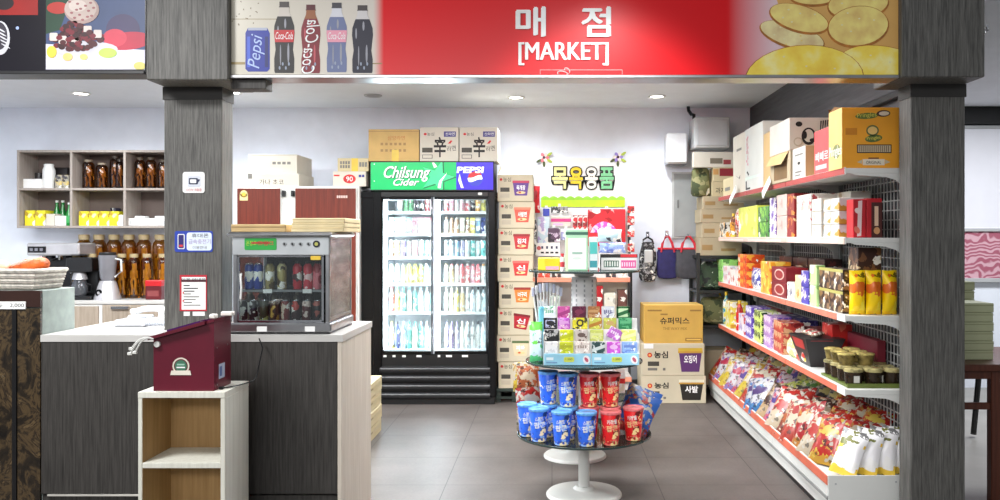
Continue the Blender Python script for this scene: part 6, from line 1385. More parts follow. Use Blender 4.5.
stock(z4, 725.5, 731, 26, pk('lemon_pack', (236, 220, 90), (240, 240, 220), (206, 150, 40), 34, amt=.4), 'candy_pack', 'lemon pack between the teal and the red candy bottles')
stock(z4, 732, 737.5, 30, pk('scarlet_toy', (206, 30, 34), (226, 80, 70), (150, 20, 24), 34, amt=.3), 'candy_bottle', 'bright red candy bottle'+S4, kind='bottle', cat='bottle')
stock(z4, 738.5, 744, 20, pk('white_lilac', (226, 220, 226), (170, 150, 200), (206, 90, 90), 34, amt=.4), 'candy_pack', 'white and lilac low pack'+S4)
for a, b_, nm, c1, c2, c3 in ((744.5, 752, 'violet and white', (92, 66, 170), (236, 232, 240), (150, 130, 210)), (752.8, 761.5, 'lime, white and black', (206, 226, 120), (40, 60, 40), (240, 240, 230)), (762.3, 771.5, 'lilac and pink', (170, 130, 190), (230, 206, 220), (90, 70, 160)), (772.3, 782.5, 'brick red and tan', (176, 60, 52), (206, 160, 120), (120, 30, 34))):
    stock(z4, a, b_, 31, pk('candy_'+nm.split()[0], c1, c2, c3, 34, amt=.5), 'candy_pack', nm+' candy pack'+S4, n=3, cols=2)
stock(z4, 783.5, 790, 19, pk('green_cream', (206, 214, 140), (90, 120, 60), (240, 236, 200), 40, amt=.4), 'candy_bag', 'green and cream sweets bag'+S4, kind='bag', cat='snack bag')
stock(z4, 790.8, 797, 18, pk('vermilion_bag', (220, 70, 40), (240, 200, 180), (150, 130, 190), 40, amt=.35), 'candy_bag', 'vermilion sweets bag'+S4, kind='bag', cat='snack bag')
stock(z4, 797.8, 805, 20, pk('yellow_white_bag', (236, 214, 70), (240, 240, 230), (206, 60, 50), 40, amt=.5), 'candy_bag', 'yellow and white sweets bag beside the black and red tray', kind='bag', cat='snack bag')
for i, (y0, y1, h, c1, c2, lab) in enumerate(((6.2, 6.9, .2, (150, 26, 34), (206, 120, 110), 'deep red carton at the back of the far part of the fourth shelf'), (5.62, 6.15, .2, (44, 40, 96), (90, 84, 150), 'navy carton at the back of the fourth shelf'), (5.28, 5.58, .17, (130, 30, 34), (190, 90, 80), 'brown-red carton at the back of the fourth shelf'))):
    cb('snack_carton', lab, 1.64, 1.76, y0, y1, z4, h, pk('back_%d' % i, c1, c2, (200, 180, 170), 24, amt=.35), cat='carton')
tr = thing('sweets_tray', 'black and red flared sweets display tray beside the jelly cups', 'tray', (1.56, 5.03, z4))
m = MB(); a0, a1, b0, b1 = 4.93, 5.13, 4.86, 5.2; x0, x1, X0, X1 = 1.50, 1.62, 1.45, 1.68; zt_ = z4+.17
vs = [(x0, a0, z4), (x1, a0, z4), (x1, a1, z4), (x0, a1, z4), (X0, b0, zt_), (X1, b0, zt_), (X1, b1, zt_), (X0, b1, zt_)]
m.add(vs, [(0, 1, 2, 3), (0, 1, 5, 4), (1, 2, 6, 5), (2, 3, 7, 6), (3, 0, 4, 7), (4, 5, 6, 7)], mat('black_card', (30, 26, 28), .4)); part(m, 'body', tr)
m = MB(); m.add([(x0+.02, a0-.0015, z4+.02), (x0+.085, a0-.0015, z4+.02), (x0+.11, b0-.0+.004, zt_-.01), (x0-.02, b0+.004, zt_-.01)], [(0, 1, 2, 3)], mat('red_card', (196, 34, 36), .4)); m.add([(x0-.001, a0+.03, z4+.02), (x0-.001, a1-.03, z4+.02), (X0-.0, b1-.06, zt_-.012), (X0-.0, b0+.06, zt_-.012)], [(0, 1, 2, 3)], MATS['red_card']); part(m, 'red_front', tr, 'red front of the tray')
for i in range(4):
    m = MB(); m.bag(.06, .07, .03, pk('tray_sweet_%d' % (i % 2), ((150, 130, 110), (90, 90, 70))[i % 2], (226, 220, 200), (170, 60, 60), 50, amt=.5), i); local(m, 'sweets_pack', 'small sweets pack lying in the black and red tray, '+place(4, i, 'nearest', 'farthest').replace('nearestmost', 'nearest').replace('farthestmost', 'farthest').replace('from the nearest', 'nearest'), 'snack bag', (1.5+.04*(i % 2), 4.93+.06*i, zt_+.016), (-PI/2, 0, -.9), 'sweets in the black tray')
cb('sweets_box', 'bright red box standing behind the black and red tray', 1.64, 1.76, 4.98, 5.16, z4, .24, pk('red_back', (206, 44, 40), (226, 110, 90), (150, 20, 30), 24, amt=.3), cat='box')
cb('sweets_box', 'dark crimson box with a flat lid behind the jelly cups', 1.72, 1.768, 4.5, 4.95, z4, .205, mat('crimson_card', (112, 20, 38), .5), cat='box')
JB = mat('jelly_dark', (44, 34, 24), .15, var=.3, vs=30); JLID = mat('jelly_lid', (150, 140, 96), .25, var=.3, vs=40); JL2 = mat('jelly_lid_b', (176, 160, 96), .25, var=.3, vs=40)
jm = MB(); jm.lathe([(.036, 0), (.042, .004), (.046, .062)], JB, 16); jm.lathe([(.047, .062), (.049, .064), (.049, .076), (.044, .08)], JLID, 16); jm.rect(front(-.014, -.0455, .012), 0, .028, 0, .034, C((206, 204, 196)), .002)
jo = None; cnt = 0
for r_ in range(4):
    for c in range(3):
        x, y = 1.525+.1*c, 4.30+.105*r_
        lab = 'dark jelly cup with a khaki lid, '+('nearest', 'second', 'third', 'farthest')[r_]+' row, '+('left', 'middle', 'right')[c]+' on the fourth snack shelf'
        if jo is None: jo = local(jm, 'jelly_cup', lab, 'jelly cup', (x, y, z4+.012), (0, 0, 0), 'jelly cups, lower layer')
        else: dup(jo, (x, y, z4+.012), (0, 0, r_+c), lab)
ju = MB(); ju.lathe([(.034, 0), (.044, .05), (.045, .052)], mat('jelly_olive', (110, 96, 56), .2, var=.35, vs=30), 16); ju.lathe([(.046, .052), (.047, .058), (.04, .062)], JL2, 16)
uo = None
for i, (x, y) in enumerate(((1.525, 4.405), (1.525, 4.51), (1.525, 4.615), (1.625, 4.405), (1.625, 4.51), (1.625, 4.615))):
    lab = 'olive-gold jelly cup stacked on the dark ones, '+('front', 'middle', 'rear')[i % 3]+' of the '+('aisle side', 'wall side')[i//3]
    if uo is None: uo = local(ju, 'jelly_cup', lab, 'jelly cup', (x, y, z4+.0925), (0, 0, 0), 'jelly cups, upper layer')
    else: dup(uo, (x, y, z4+.0925), (0, 0, i), lab)
m = MB(); m.box(1.475, 1.768, 4.245, 4.66, z4, z4+.0115, mat('green_tray', (96, 110, 44), .5), .002); m.box(1.475, 1.768, 4.243, 4.246, z4, z4+.022, MATS['green_tray']); single(m, 'cup_tray', 'shallow green tray under the jelly cups', 'tray')
# ---- snack bags heaped on the base deck
BT = [('crimson', bagmat('bag_crimson', (196, 24, 32), (226, 150, 60), (240, 226, 200), .07, .15, .04)), ('yellow and white', bagmat('bag_yellow', (236, 226, 206), (236, 206, 60), (206, 160, 40), .12, .2, .03)), ('white and blue', bagmat('bag_blue', (232, 232, 236), (60, 140, 210), (90, 60, 130), .08, .15, .045)), ('orange-brown', bagmat('bag_orange', (206, 110, 60), (150, 60, 40), (240, 222, 190), .09, .16, .045)), ('pink and white', bagmat('bag_pink', (232, 206, 214), (226, 90, 120), (90, 70, 160), .07, .15, .04)), ('dark brown', bagmat('bag_brown', (76, 40, 34), (226, 190, 140), (206, 180, 150), .09, .16, .04)), ('red and cream', bagmat('bag_redcream', (214, 50, 40), (240, 220, 190), (246, 240, 226), .10, .18, .035)), ('lime and white', bagmat('bag_lime', (206, 214, 90), (240, 236, 210), (90, 140, 60), .06, .15, .04)), ('white and violet', bagmat('bag_violet', (236, 232, 236), (150, 120, 190), (206, 60, 90), .06, .15, .04)), ('scarlet', bagmat('bag_scarlet', (222, 44, 34), (240, 180, 60), (250, 220, 90), .06, .16, .035)), ('charcoal', bagmat('bag_charcoal', (70, 66, 72), (150, 140, 140), (206, 190, 120), .08, .16, .04)), ('ivory and red', bagmat('bag_ivory', (236, 222, 196), (206, 70, 50), (190, 40, 40), .09, .17, .04))]
BM = []
for i, (nm, mt) in enumerate(BT):
    m = MB(); m.bag(.20, .27, .062, mt, i, crimp=None); BM.append(m.mesh('snack_bag'))
WHB = bagmat('bag_popcorn', (250, 248, 250), (246, 206, 70), (120, 124, 60), .05, .16, .02, 34, (250, 248, 246))
FRONT = [9, 6, 0, 11, 3, 6, 4, 5, 2, 2, 11, 1, 4, 8, 1, 1, 8, 0]
MID = [0, 9, 9, 5, 0, 6, 10, 7, 4, 4, 0, 0, 8, 1, 8, 4, 6, 5]
REAR = [9, 0, 0, 9, 10, 10, 7, 10, 10, 4, 7, 0, 10, 6, 10, 5, 0, 9]
for rk_, (lst, x, z, lean, rown) in enumerate(((FRONT, 1.405, .207, .62, 'front row'), (MID, 1.545, .25, .72, 'middle row'), (REAR, 1.665, .295, .72, 'rear row'))):
    for i, t_ in enumerate(lst):
        y = 4.46+.163*i+.03*rk_
        rnn = random.Random(rk_*50+i)
        o = bpy.data.objects.new('snack_bag', BM[t_]); COL.objects.link(o)
        o.location = (x+rnn.uniform(-.008, .008), y, z); o.rotation_euler = (-lean+rnn.uniform(-.1, .1), rnn.uniform(-.28, .28), -.92+rnn.uniform(-.16, .16))
        s__ = rnn.uniform(.9, 1.08) if rk_ == 0 else .85; o.scale = (s__, s__, s__)
        tag(o, BT[t_][0]+' snack bag, '+('nearest' if i == 0 else 'farthest' if i == len(lst)-1 else ORD[i+1]+' from near end')+', bottom shelf '+rown, 'snack bag', 'snack bags in the '+rown+' of the bottom shelf')
wm = MB(); wm.bag(.142, .235, .066, WHB, 4); wo = None
for i, (x, yw, lean) in enumerate(((1.45, -.75, .42), (1.555, -.62, .36), (1.65, -.5, .3), (1.735, -.4, .25))):
    lab = 'white yellow-footed snack bag, '+place(4, i)+' of four at the shelf near end'
    y = 4.255; 
    if wo is None: wo = local(wm, 'snack_bag', lab, 'snack bag', (x, y, .208), (-lean, .18, yw), 'white popcorn bags')
    else: dup(wo, (x, y+.01*i, .206), (-lean, .16-.05*i, yw), lab)
# ================================================================ round tiered stands
def stand(cx, cy, tiers, name, label, r_base, cap=None):
    s = thing(name, label, 'display stand', (cx, cy, 0))
    m = MB(); m.lathe([(r_base, 0), (r_base, .008), (r_base*.96, .018), (.06, .034), (.045, .05)], WHITEMETAL, 40, (cx, cy, 0)); part(m, 'base', s)
    top = tiers[-1][0]
    m = MB(); m.cyl((cx, cy, .03), .03, top-.04, WHITEMETAL, 24); part(m, 'pole', s)
    for z, r in tiers:
        m = MB(); m.lathe([(r-.003, z-.010), (r, z-.007), (r, z-.003), (r-.003, z)], TIERGLASS, 64, (cx, cy, 0)); 
        m.lathe([(r+.0005, z-.009), (r+.002, z-.008), (r+.002, z+.0), (r+.0005, z+.001), (r, z), (r, z-.010)], mat('tier_edge', (44, 60, 58), .25), 64, (cx, cy, 0)); g = part(m, 'glass_tier', s)
        m = MB(); m.lathe([(.05, z-.035), (.06, z-.012), (.03, z-.0105)], WHITEMETAL, 20, (cx, cy, 0)); part(m, 'collar', g)
    return s
SX, SY_ = .174, 4.62
T1, T2, T3 = .34, .735, 1.222
fs_ = stand(SX, SY_, [(T1, .362), (T2, .315), (T3, .30)], 'round_display_stand', 'white pole stand with three round glass tiers of candy and popcorn cups', .205)
m = MB(); cs = .068
m.lathe([(cs, T2+.22), (cs, T3-.04)], mat('sleeve_white', (242, 243, 242), .4), 28, (SX-.0, SY_, 0))
for k in range(28):
    if k % 3 == 0:
        a = 2*PI*k/28
        for q in range(8):
            M = Matrix.Translation((SX, SY_, 0)) @ Matrix.Rotation(a, 4, 'Z'); m.box(cs-.001, cs+.0015, -.004, .004, T2+.24+.026*q, T2+.254+.026*q, GREY, M=M)
part(m, 'slotted_sleeve', fs_)
m = MB()
for sx_ in (-1, 1): m.tube([(SX+sx_*.262, SY_+.06, T2+.002), (SX+sx_*.262, SY_+.06, T3-.012)], .006, mat('dark_rod', (50, 52, 54), .3, .6))
part(m, 'tier_rod', fs_)
RX, RY = .147, 5.43
stand(RX, RY, [(.4, .36), (.80, .28)], 'round_display_stand', 'second white round stand standing behind the candy stand', .2)
# goods on the rear stand
rg = [(-.17, -.17, .09, .14, (226, 90, 50), 'orange crackers box'), (-.05, -.24, .1, .12, (226, 200, 190), 'white and red biscuit box'), (.09, -.24, .1, .13, (206, 120, 40), 'amber nuts box'), (.2, -.16, .1, .15, (214, 60, 40), 'red crackers box'), (-.27, -.02, .08, .17, (230, 150, 110), 'salmon biscuit box'), (.28, .0, .08, .16, (232, 226, 222), 'white box with a red stripe')]
for i, (dx, dy, w, h, c, lab) in enumerate(rg):
    m = MB(); x, y = RX+dx, RY+dy; m.box(x-w/2, x+w/2, y, y+.05, .4005, .4+h, pk('rear_%d' % i, c, tuple(min(255, v+40) for v in c), (240, 226, 200), 34, amt=.45), .003)
    if i == 5: m.rect(front(x-w/2, y, .4), 0, w, h*.4, h*.6, RINK)
    single(m, 'biscuit_box', lab+' on the stand behind the candy stand', 'box', 'boxes on the rear stand')
for i, (dx, dy, t_) in enumerate(((-.30, -.1, 3), (-.33, .06, 1))):
    o = bpy.data.objects.new('snack_bag', BM[t_]); COL.objects.link(o); o.location = (RX+dx, RY+dy, .402); o.rotation_euler = (-.1, 0, .1); o.scale = (.7, .7, .7)
    tag(o, ('orange-brown', 'yellow and white')[i]+' snack bag standing on the rear round stand', 'snack bag')
# popcorn cups
CUPB = bagmat('cup_blue', (44, 104, 226), (255, 236, 190), (30, 76, 190), .03, .1, .0, 75, (150, 190, 250)); CUPR = bagmat('cup_red', (226, 28, 32), (255, 226, 160), (190, 20, 26), .033, .1, .0, 75, (250, 120, 110))
LIDB = mat('lid_blue', (96, 156, 236), .35, var=.25, vs=30); LIDR = mat('lid_red', (232, 110, 112), .35, var=.25, vs=30)
protos = {}
for nm, bm_, lm in (('blue', CUPB, LIDB), ('red', CUPR, LIDR)):
    o = thing('popcorn_cup', 'x', 'popcorn cup', (0, 0, 0), 'popcorn cups')
    m = MB(); m.lathe([(.036, 0), (.040, .003), (.052, .158), (.051, .16)], bm_, 24)
    def wrap(st, x0, x1, z0, z1, mt, off=.02, rot=.1):
        q = MB(); q.text(front(0, 0, 0), st, x0, x1, z0, z1, mt, 0, offset=off, rot=rot)
        def bend(v):
            r_ = .040+.012*(v[2]-.003)/.155+.0012; t_ = v[0]/r_; return (r_*math.sin(t_), -r_*math.cos(t_), v[2])
        m.add([bend(v) for v in q.v], q.f, mt)
    if nm == 'blue': wrap('스위트', -.026, .02, .112, .135, WINK); wrap('팝콘', -.03, .032, .075, .108, WINK)
    else: wrap('카라멜', -.028, .024, .112, .136, WINK); wrap('팝콘', -.03, .03, .074, .106, C((250, 214, 150)))
    lpart(m, 'cup', o)
    m = MB(); m.lathe([(.0535, .158), (.0555, .160), (.0555, .170), (.052, .174), (.049, .170)], lm, 24); lpart(m, 'lid', o)
    protos[nm] = o
cups = [('blue', -.068, 4.42, 0, 'left end of the front row on the lowest glass tier'), ('blue', .051, 4.345, 0, 'second from left in the front row on the lowest glass tier'), ('blue', .176, 4.325, 0, 'in the centre of the front row on the lowest glass tier'), ('red', .30, 4.345, 0, 'second from right in the front row on the lowest glass tier'), ('red', .425, 4.44, 0, 'right end of the front row on the lowest glass tier'),
        ('blue', -.022, 4.525, 0, 'in the lower rear row, behind the left front cup'), ('blue', .082, 4.456, 0, 'in the lower rear row, behind the second front cup'), ('red', .194, 4.452, 0, 'in the lower rear row, behind the centre cup'), ('red', .306, 4.458, 0, 'in the lower rear row, behind the second cup from the right'), ('blue', -.132, 4.535, 0, 'at the far left behind the left front cup'),
        ('blue', -.020, 4.52, 1, 'leftmost of the four stacked on top'), ('blue', .082, 4.456, 1, 'second from left of the four stacked on top'), ('red', .194, 4.452, 1, 'third from left of the four stacked on top'), ('red', .306, 4.458, 1, 'rightmost of the four stacked on top')]
used = set()
for i, (c, x, y, lv, w) in enumerate(cups):
    loc = (x, y, T1+.0005+.1745*lv); lab = c+' popcorn cup, '+w
    if c not in used: used.add(c); o = protos[c]; o.location = loc; o['label'] = lab; o.rotation_euler = (0, 0, .1)
    else: dup(protos[c], loc, (0, 0, (i*37 % 7-3)*.12), lab)
for (t_, x, y, ry, rz_, s__, lab) in ((6, -.115, 4.68, 0, .35, .85, 'red and yellow snack bag at the left behind the popcorn cups'),):
    o = bpy.data.objects.new('snack_bag', BM[t_]); COL.objects.link(o); o.location = (x, y, T1+.001); o.rotation_euler = (-.12, ry, rz_); o.scale = (s__,)*3; tag(o, lab, 'snack bag')
BLB = bagmat('bag_cobalt', (50, 110, 206), (206, 60, 60), (226, 170, 120), .05, .1, .03)
m = MB(); m.bag(.2, .24, .05, BLB, 8); b1 = local(m, 'snack_bag', 'cobalt blue snack bag leaning at the right of the lowest glass tier, nearer one', 'snack bag', (.405, 4.56, T1+.012), (-.55, .35, -.35), 'cobalt snack bags')
dup(b1, (.43, 4.66, T1+.014), (-.5, .32, -.3), 'cobalt blue snack bag leaning at the right of the lowest glass tier, farther one')
# candy tray on the middle tier
ct_ = thing('candy_tray', 'stepped white card tray of candy with a pale blue front rail', 'tray', (.205, 4.47, T2))
TY = 4.40
ta, tb = X(544, TY), X(639, TY)
CARD = mat('tray_card', (232, 232, 230), .6)
ROWZ = [(354, 341.5), (341.5, 329.5), (329.5, 318), (318, 306)]
rowz = [Z(353.5, TY+.01)]
steps = []
for k, (pb, pt_) in enumerate(((353.5, 342), (341.3, 330), (329.3, 318), (318.5, 306.5))):
    yk = TY+.018+.03*k; steps.append((yk, Z(pb, yk), Z(pt_, yk)))
for a, b_ in ((ta, (ta+tb)/2-.002), ((ta+tb)/2+.002, tb)):
    m = MB(); m.box(a, b_, TY, TY+.012, T2+.0005, Z(353.8, TY), mat('sky_rail', (150, 206, 228), .5), .002)
    fr = front(0, TY, 0); w = b_-a; zc = (T2+Z(354, TY))/2
    m.rrect(fr, a+w*.42, a+w*.64, zc-.012, zc+.014, .008, C((206, 216, 90)), .001); m.text(fr, '1,500', a+w*.46, a+w*.60, zc-.004, zc+.008, C((60, 90, 40)), .0016)
    m.rect(fr, a+w*.05, a+w*.2, zc-.002, zc+.012, C((226, 240, 246)), .001); m.rect(fr, a+w*.05, a+w*.28, zc-.018, zc-.012, C((110, 150, 190)), .001)
    m.oval(fr, a+w*.9, zc, .018, .022, C((236, 236, 240)), .001, .3); m.oval(fr, a+w*.9, zc, .008, .014, C((190, 90, 110)), .0015, .6)
    part(m, 'front_rail', ct_)
m = MB()
for k, (yk, zb_, zt_) in enumerate(steps): m.box(ta, tb, yk-.004, yk+.024, T2+.0005, zb_, CARD)
m.box(ta-.003, ta, TY+.012, steps[-1][0]+.026, T2+.0005, T2+.16, CARD); m.box(tb, tb+.003, TY+.012, steps[-1][0]+.026, T2+.0005, T2+.16, CARD)
part(m, 'step', ct_)
CR = [[(544.5, 558, (236, 236, 236), (214, 214, 216), 'plain white', 0), (559.5, 573.5, (200, 206, 50), (176, 180, 40), 'olive yellow', 0), (575, 590, (226, 214, 206), (170, 150, 140), 'white and taupe', 0), (592, 605, (50, 76, 76), (214, 222, 220), 'dark teal and white', 0), (607, 620.5, (206, 90, 206), (236, 190, 236), 'magenta', 0), (622, 637.5, (146, 180, 236), (110, 140, 210), 'sky blue', 0)],
      [(544.5, 559, (34, 34, 36), (190, 190, 190), 'black', 0), (560, 573.5, (214, 220, 40), (190, 196, 30), 'lemon', 0), (575, 588, (206, 196, 190), (110, 90, 84), 'taupe and brown', 0), (590, 603.5, (206, 214, 110), (226, 230, 160), 'pale lime', 0), (605, 619, (190, 110, 200), (240, 226, 240), 'tilted orchid and white', .5), (621, 636, (222, 226, 120), (240, 240, 170), 'pale lemon', 0)],
      [(543.5, 557, (196, 200, 232), (40, 40, 46), 'lilac with a black rim', 0), (558, 570, (196, 96, 206), (226, 170, 230), 'orchid', 0), (572.5, 587.5, (226, 214, 50), (60, 56, 40), 'yellow with a black ring', 0), (589, 602, (206, 206, 90), (190, 130, 50), 'mustard', 0), (603.5, 616.5, (196, 200, 90), (206, 170, 110), 'khaki', 0), (618.5, 632, (40, 130, 80), (100, 180, 130), 'emerald', 0)],
      [(544, 556, (226, 232, 236), (120, 190, 150), 'ice white', 0), (557.5, 570, (206, 90, 160), (170, 60, 130), 'raspberry', 0), (572, 586, (86, 24, 54), (130, 50, 80), 'plum', 0), (588, 600, (166, 110, 66), (206, 160, 110), 'caramel', 0), (601.5, 614.5, (222, 226, 236), (120, 120, 160), 'pearl', 0), (616.5, 630, (206, 232, 190), (40, 110, 60), 'white framed in green', 0)]]
RN = ['bottom', 'second', 'third', 'top']
for k, row in enumerate(CR):
    yk, zb_, zt_ = steps[k]
    for i, (p0, p1, c1, c2, w, ro) in enumerate(row):
        a = X(p0, yk), X(p1, yk); h = zt_-zb_; mm_ = MB(); cw = a[1]-a[0]
        cm1 = pk('candy_%d_%d' % (k, i), c1, c2, tuple(min(255, v+30) for v in c1), 60, amt=.3, seed=k*6+i)
        mm_.box(-cw/2, cw/2, 0, .014, 0, h, cm1, .003); fr = front(0, 0, 0)
        if 'rim' in w or 'framed' in w:
            for q in ((-cw/2, cw/2, h-.01, h), (-cw/2, -cw/2+.01, 0, h), (cw/2-.01, cw/2, 0, h), (-cw/2, cw/2, 0, .008)): mm_.rect(fr, *q, C(c2), .001)
        if 'ring' in w: mm_.oval(fr, 0, h*.55, cw*.24, h*.33, C(c2), .001); mm_.oval(fr, 0, h*.55, cw*.13, h*.18, C(c1), .0016)
        elif w not in ('plain white',):
            vv = (k*6+i) % 4
            if vv == 0: mm_.oval(fr, 0, h*.55, cw*.3, h*.2, C(c2), .001)
            elif vv == 1: mm_.rect(fr, -cw*.38, cw*.38, h*.5, h*.72, C(c2), .001); mm_.rect(fr, -cw*.25, cw*.25, h*.2, h*.28, C(c2), .001)
            elif vv == 2: [mm_.rect(fr, cw*(-.32+.16*q), cw*(-.22+.16*q), h*.45, h*.7, C(c2), .001) for q in range(4)]
            else: mm_.prism(fr, [(-cw*.5, h*.1), (cw*.5, h*.5), (cw*.5, h*.8), (-cw*.5, h*.4)], C(c2), 0, .001)
        local(mm_, 'candy_box', w+' candy box, '+place(6, i)+', '+RN[k]+' step of the tray', 'candy box', ((a[0]+a[1])/2, yk, zb_+.0005+(.012 if ro else 0)), (0, ro, 0), 'candy boxes on the tray '+RN[k]+' step')
# left side of the middle tier: pump pouches and toothbrushes
m = MB(); m.bag(.075, .21, .045, bagmat('pouch_green', (200, 226, 236), (90, 200, 130), (110, 206, 80), .04, .17, .03), 2); local(m, 'gel_pouch', 'pale blue pouch with green print left of the candy tray', 'pouch', (X(536.5, 4.55), 4.55, T2+.001), (-.05, 0, .3))
th = thing('brush_holder', 'clear blue tub of white brushes at the left of the middle tier', 'holder', (X(547, 4.66), 4.66, T2))
cx, cy = X(547, 4.66), 4.66
m = MB(); m.box(cx-.045, cx+.045, cy-.03, cy+.03, T2+.0005, Z(307, cy-.03), mat('aqua_tub', (120, 200, 226), .2), .008); part(m, 'tub', th)
rn = random.Random(4)
for k in range(9):
    dx = -.04+.01*k; tp = (cx+dx*1.9, cy+.01*(k % 3-1), Z(290-3*math.sin(PI*k/8)*1.6, cy))
    b_ = MB(); b_.tube([(cx+dx*.8, cy+.008*(k % 3-1), T2+.02), tp], .0055, WHITE, 6); b_.box(tp[0]-.008, tp[0]+.008, tp[1]-.006, tp[1]+.006, tp[2]-.035, tp[2]+.015, C((240, 241, 246)) if k % 2 else C((200, 206, 228)), .003); part(b_, 'brush', th)
# goods on the top tier
def tt(px0, px1, py0, Y, d, mt, nm, lab, cat='box', deco=None):
    a = R(px0, px1, py0, 270, Y); m = MB(); m.box(a[0], a[1], Y, Y+d, T3+.0005, a[3], mt, .004)
    if deco: deco(m, front(a[0], Y, T3), a[1]-a[0], a[3]-T3)
    return single(m, nm, lab, cat, 'goods on the top glass tier')
def dyl(m, fr, w, h): m.rect(fr, w*.35, w*.95, h*.08, h*.35, C((240, 170, 190)), .001); m.rect(fr, w*.05, w*.3, h*.1, h*.9, C((240, 226, 60)), .001)
tt(538, 560, 258, 4.5, .05, mat('yellow_box', (230, 206, 30), .4), 'soap_box', 'yellow box with a pink corner at the left of the top tier', deco=dyl)
m = MB(); m.lathe([(.011, 0), (.012, .005), (.012, .06), (.006, .075)], C((232, 228, 226)), 14); m.cyl((0, 0, .073), .008, .018, C((206, 50, 60)), 12); m.lathe([(.0122, .02), (.0124, .022), (.0124, .045), (.0122, .047)], C((200, 60, 70)), 14); local(m, 'small_bottle', 'tiny white bottle with a red cap on the top tier', 'bottle', (X(562.4, 4.47), 4.47, T3+.0005))
def dgr(m, fr, w, h): m.rect(fr, 0, w, h*.86, h*.93, C((60, 110, 90)), .001); m.rect(fr, w*.12, w*.92, h*.05, h*.78, C((240, 242, 240)), .0012); m.rect(fr, w*.3, w*.75, h*.4, h*.45, C((150, 190, 170)), .0018); m.rect(fr, 0, w*.12, 0, h*.8, C((214, 236, 190)), .001); m.oval(fr, w*.5, h*.3, w*.2, h*.03, C((214, 230, 220)), .0018)
tt(565.5, 588, 229, 4.46, .07, mat('sage_pack', (176, 226, 190), .4), 'refill_box', 'tall white and mint green soap box in the middle of the top tier', deco=dgr)
def dte(m, fr, w, h): m.rect(fr, w*.1, w*.9, h*.5, h*.85, C((80, 196, 190)), .001); m.rect(fr, w*.1, w*.9, h*.1, h*.3, C((60, 150, 160)), .001)
tt(589, 598, 237, 4.47, .06, mat('teal_pack', (222, 236, 236), .4), 'refill_box', 'slim white and teal box beside the tall mint green box', deco=dte)
def dtp(m, fr, w, h):
    m.rect(fr, 0, w, h*.78, h, INK, .001); m.rect(fr, w*.55, w*.98, h*.8, h*.98, C((206, 40, 50)), .0014); m.rect(fr, w*.1, w*.5, h*.2, h*.6, C((40, 90, 70)), .001); m.rect(fr, w*.56, w*.96, h*.15, h*.62, C((214, 90, 150)), .001)
    for k in range(6): m.rect(fr, w*(.12+.065*k), w*(.155+.065*k), h*.25, h*.55, C((226, 232, 226)), .0014); m.rect(fr, w*(.58+.062*k), w*(.61+.062*k), h*.25, h*.5, C((246, 214, 230)), .0014)
    m.rect(fr, 0, w*.03, 0, h, INK, .0015)
tt(600, 637.5, 254, 4.52, .045, C((226, 228, 226)), 'toothpaste_box', 'long white toothpaste box with black top and pink print on the top tier', deco=dtp)
# ================================================================ hall beyond the right pillar
tbx = thing('wooden_table', 'dark red-brown wooden table in the hall beyond the right pillar', 'table', (2.5, 4.7, 0))
TW_ = woodgrain('mahogany', (70, 34, 24), (100, 54, 38), rough=.35, ns=2)
m = MB(); m.box(2.06, 3.4, 4.38, 5.1, .705, .742, TW_, .006); part(m, 'tabletop', tbx)
for x, y in ((2.285, 4.42), (3.3, 4.42), (2.285, 5.0), (3.3, 5.0)):
    m = MB(); m.box(x, x+.05, y, y+.05, 0, .705, TW_, .004); part(m, 'leg', tbx)
m = MB(); m.box(2.1, 3.35, 4.425, 4.45, .66, .705, TW_, .003); m.box(2.1, 3.35, 5.03, 5.055, .66, .705, TW_, .003); part(m, 'apron', tbx)
m = MB(); m.box(2.1, 3.32, 4.43, 4.455, .50, .535, TW_, .003); part(m, 'stretcher', tbx)
m = MB(); m.tube([(2.62, 5.9, .85), (2.74, 5.95, .02)], .02, BLACK); m.tube([(3.0, 5.9, .85), (2.95, 5.95, .02)], .02, BLACK); m.tube([(2.62, 5.9, .82), (3.0, 5.9, .82)], .02, BLACK); single(m, 'trestle', 'black slanted trestle legs behind the wooden table', 'trestle')
OL = mat('olive_lime_box', (178, 182, 146), .6, var=.04)
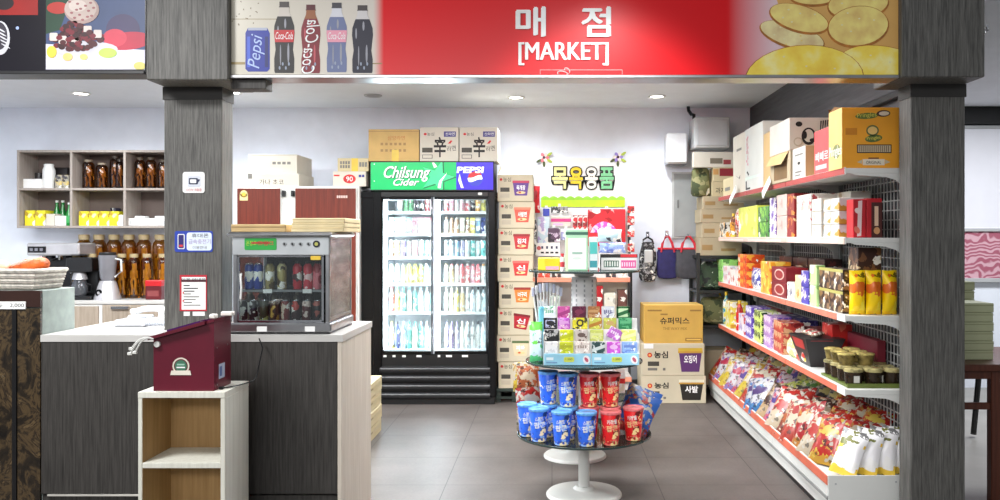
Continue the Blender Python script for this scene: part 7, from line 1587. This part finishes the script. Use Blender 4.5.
for s__, (x0, x1, y0, n, top, w) in enumerate(((X(953, 4.87), X(975, 4.87), 4.87, 8, Z(281.5, 4.87), 'taller stack beside the pillar'), (X(960, 4.55), X(994, 4.55), 4.55, 6, Z(303, 4.55), 'shorter stack on the wooden table'))):
    hh_ = (top-.7425)/n
    for k in range(n):
        m = MB(); z = .7425+hh_*k; m.box(x0+.004*(k % 2), x1-.003*((k+1) % 2), y0, y0+.22, z, z+hh_-.0015, OL, .003); m.box(x0+.002, x1, y0-.0008, y0+.22, z+hh_*.72, z+hh_*.76, mat('olive_line', (110, 112, 76), .6))
        single(m, 'flat_box', 'olive lime flat box, '+('bottom' if k == 0 else 'top' if k == n-1 else ORD[k+1]+' up')+' in the '+w, 'box', 'olive lime boxes on the wooden table')
# ================================================================ light
def area(loc, rot, sx, sy, e, c=(1, 1, 1), nm='lamp'):
    l = bpy.data.lights.new(nm, 'AREA'); l.shape = 'RECTANGLE'; l.size = sx; l.size_y = sy; l.energy = e; l.color = c
    o = bpy.data.objects.new(nm, l); COL.objects.link(o); o.location = loc; o.rotation_euler = rot; return o
for x, w_ in ((-4.4, 66), (-3.1, 60), (-1.8, 60), (-.6, 60), (.45, 34)): area((x, 4.9, 2.585), (0, 0, 0), .9, 1.3, w_, (.96, .985, 1), 'ceiling_lamp')
area((3.8, 6.2, 2.585), (0, 0, 0), 1.2, .6, 66, (.96, .98, 1), 'hall_lamp')
area((-2.4, 2.2, 2.95), (0, 0, 0), .6, .6, 84, (1, 1, 1), 'hall_lamp'); area((.05, 1.6, 2.89), (0, 0, 0), .22, .22, 5, (1, 1, 1), 'hall_lamp'); area((-1.4, -3, 2.95), (.6, 0, 0), 4, 1, 150, (1, 1, 1), 'hall_lamp')
def spot(loc, to, e, ang, nm):
    l = bpy.data.lights.new(nm, 'SPOT'); l.energy = e; l.spot_size = math.radians(ang); l.spot_blend = .7; l.shadow_soft_size = .08
    o = bpy.data.objects.new(nm, l); COL.objects.link(o); o.location = loc; o.rotation_euler = (Vector(to)-Vector(loc)).to_track_quat('-Z', 'Y').to_euler(); return o
spot((.3, 2.5, 2.9), (.2, 4.6, .95), 130, 50, 'fill_spot')  # added fill light, brightens the front of the round candy stand
spot((-.2, 2.6, 2.9), (1.05, 4.5, .7), 110, 30, 'fill_spot')  # added fill, cone narrowed to brighten the gondola's near end
w = bpy.data.worlds.new('hall_ambience'); SC.world = w; w.use_nodes = True
bg = w.node_tree.nodes['Background']; bg.inputs[0].default_value = (.9, .95, 1, 1); bg.inputs[1].default_value = .25
vs_ = SC.view_settings; vs_.view_transform = 'Standard'; vs_.look = 'None'; vs_.gamma = 1; vs_.use_curve_mapping = False; vs_.exposure = 0.28
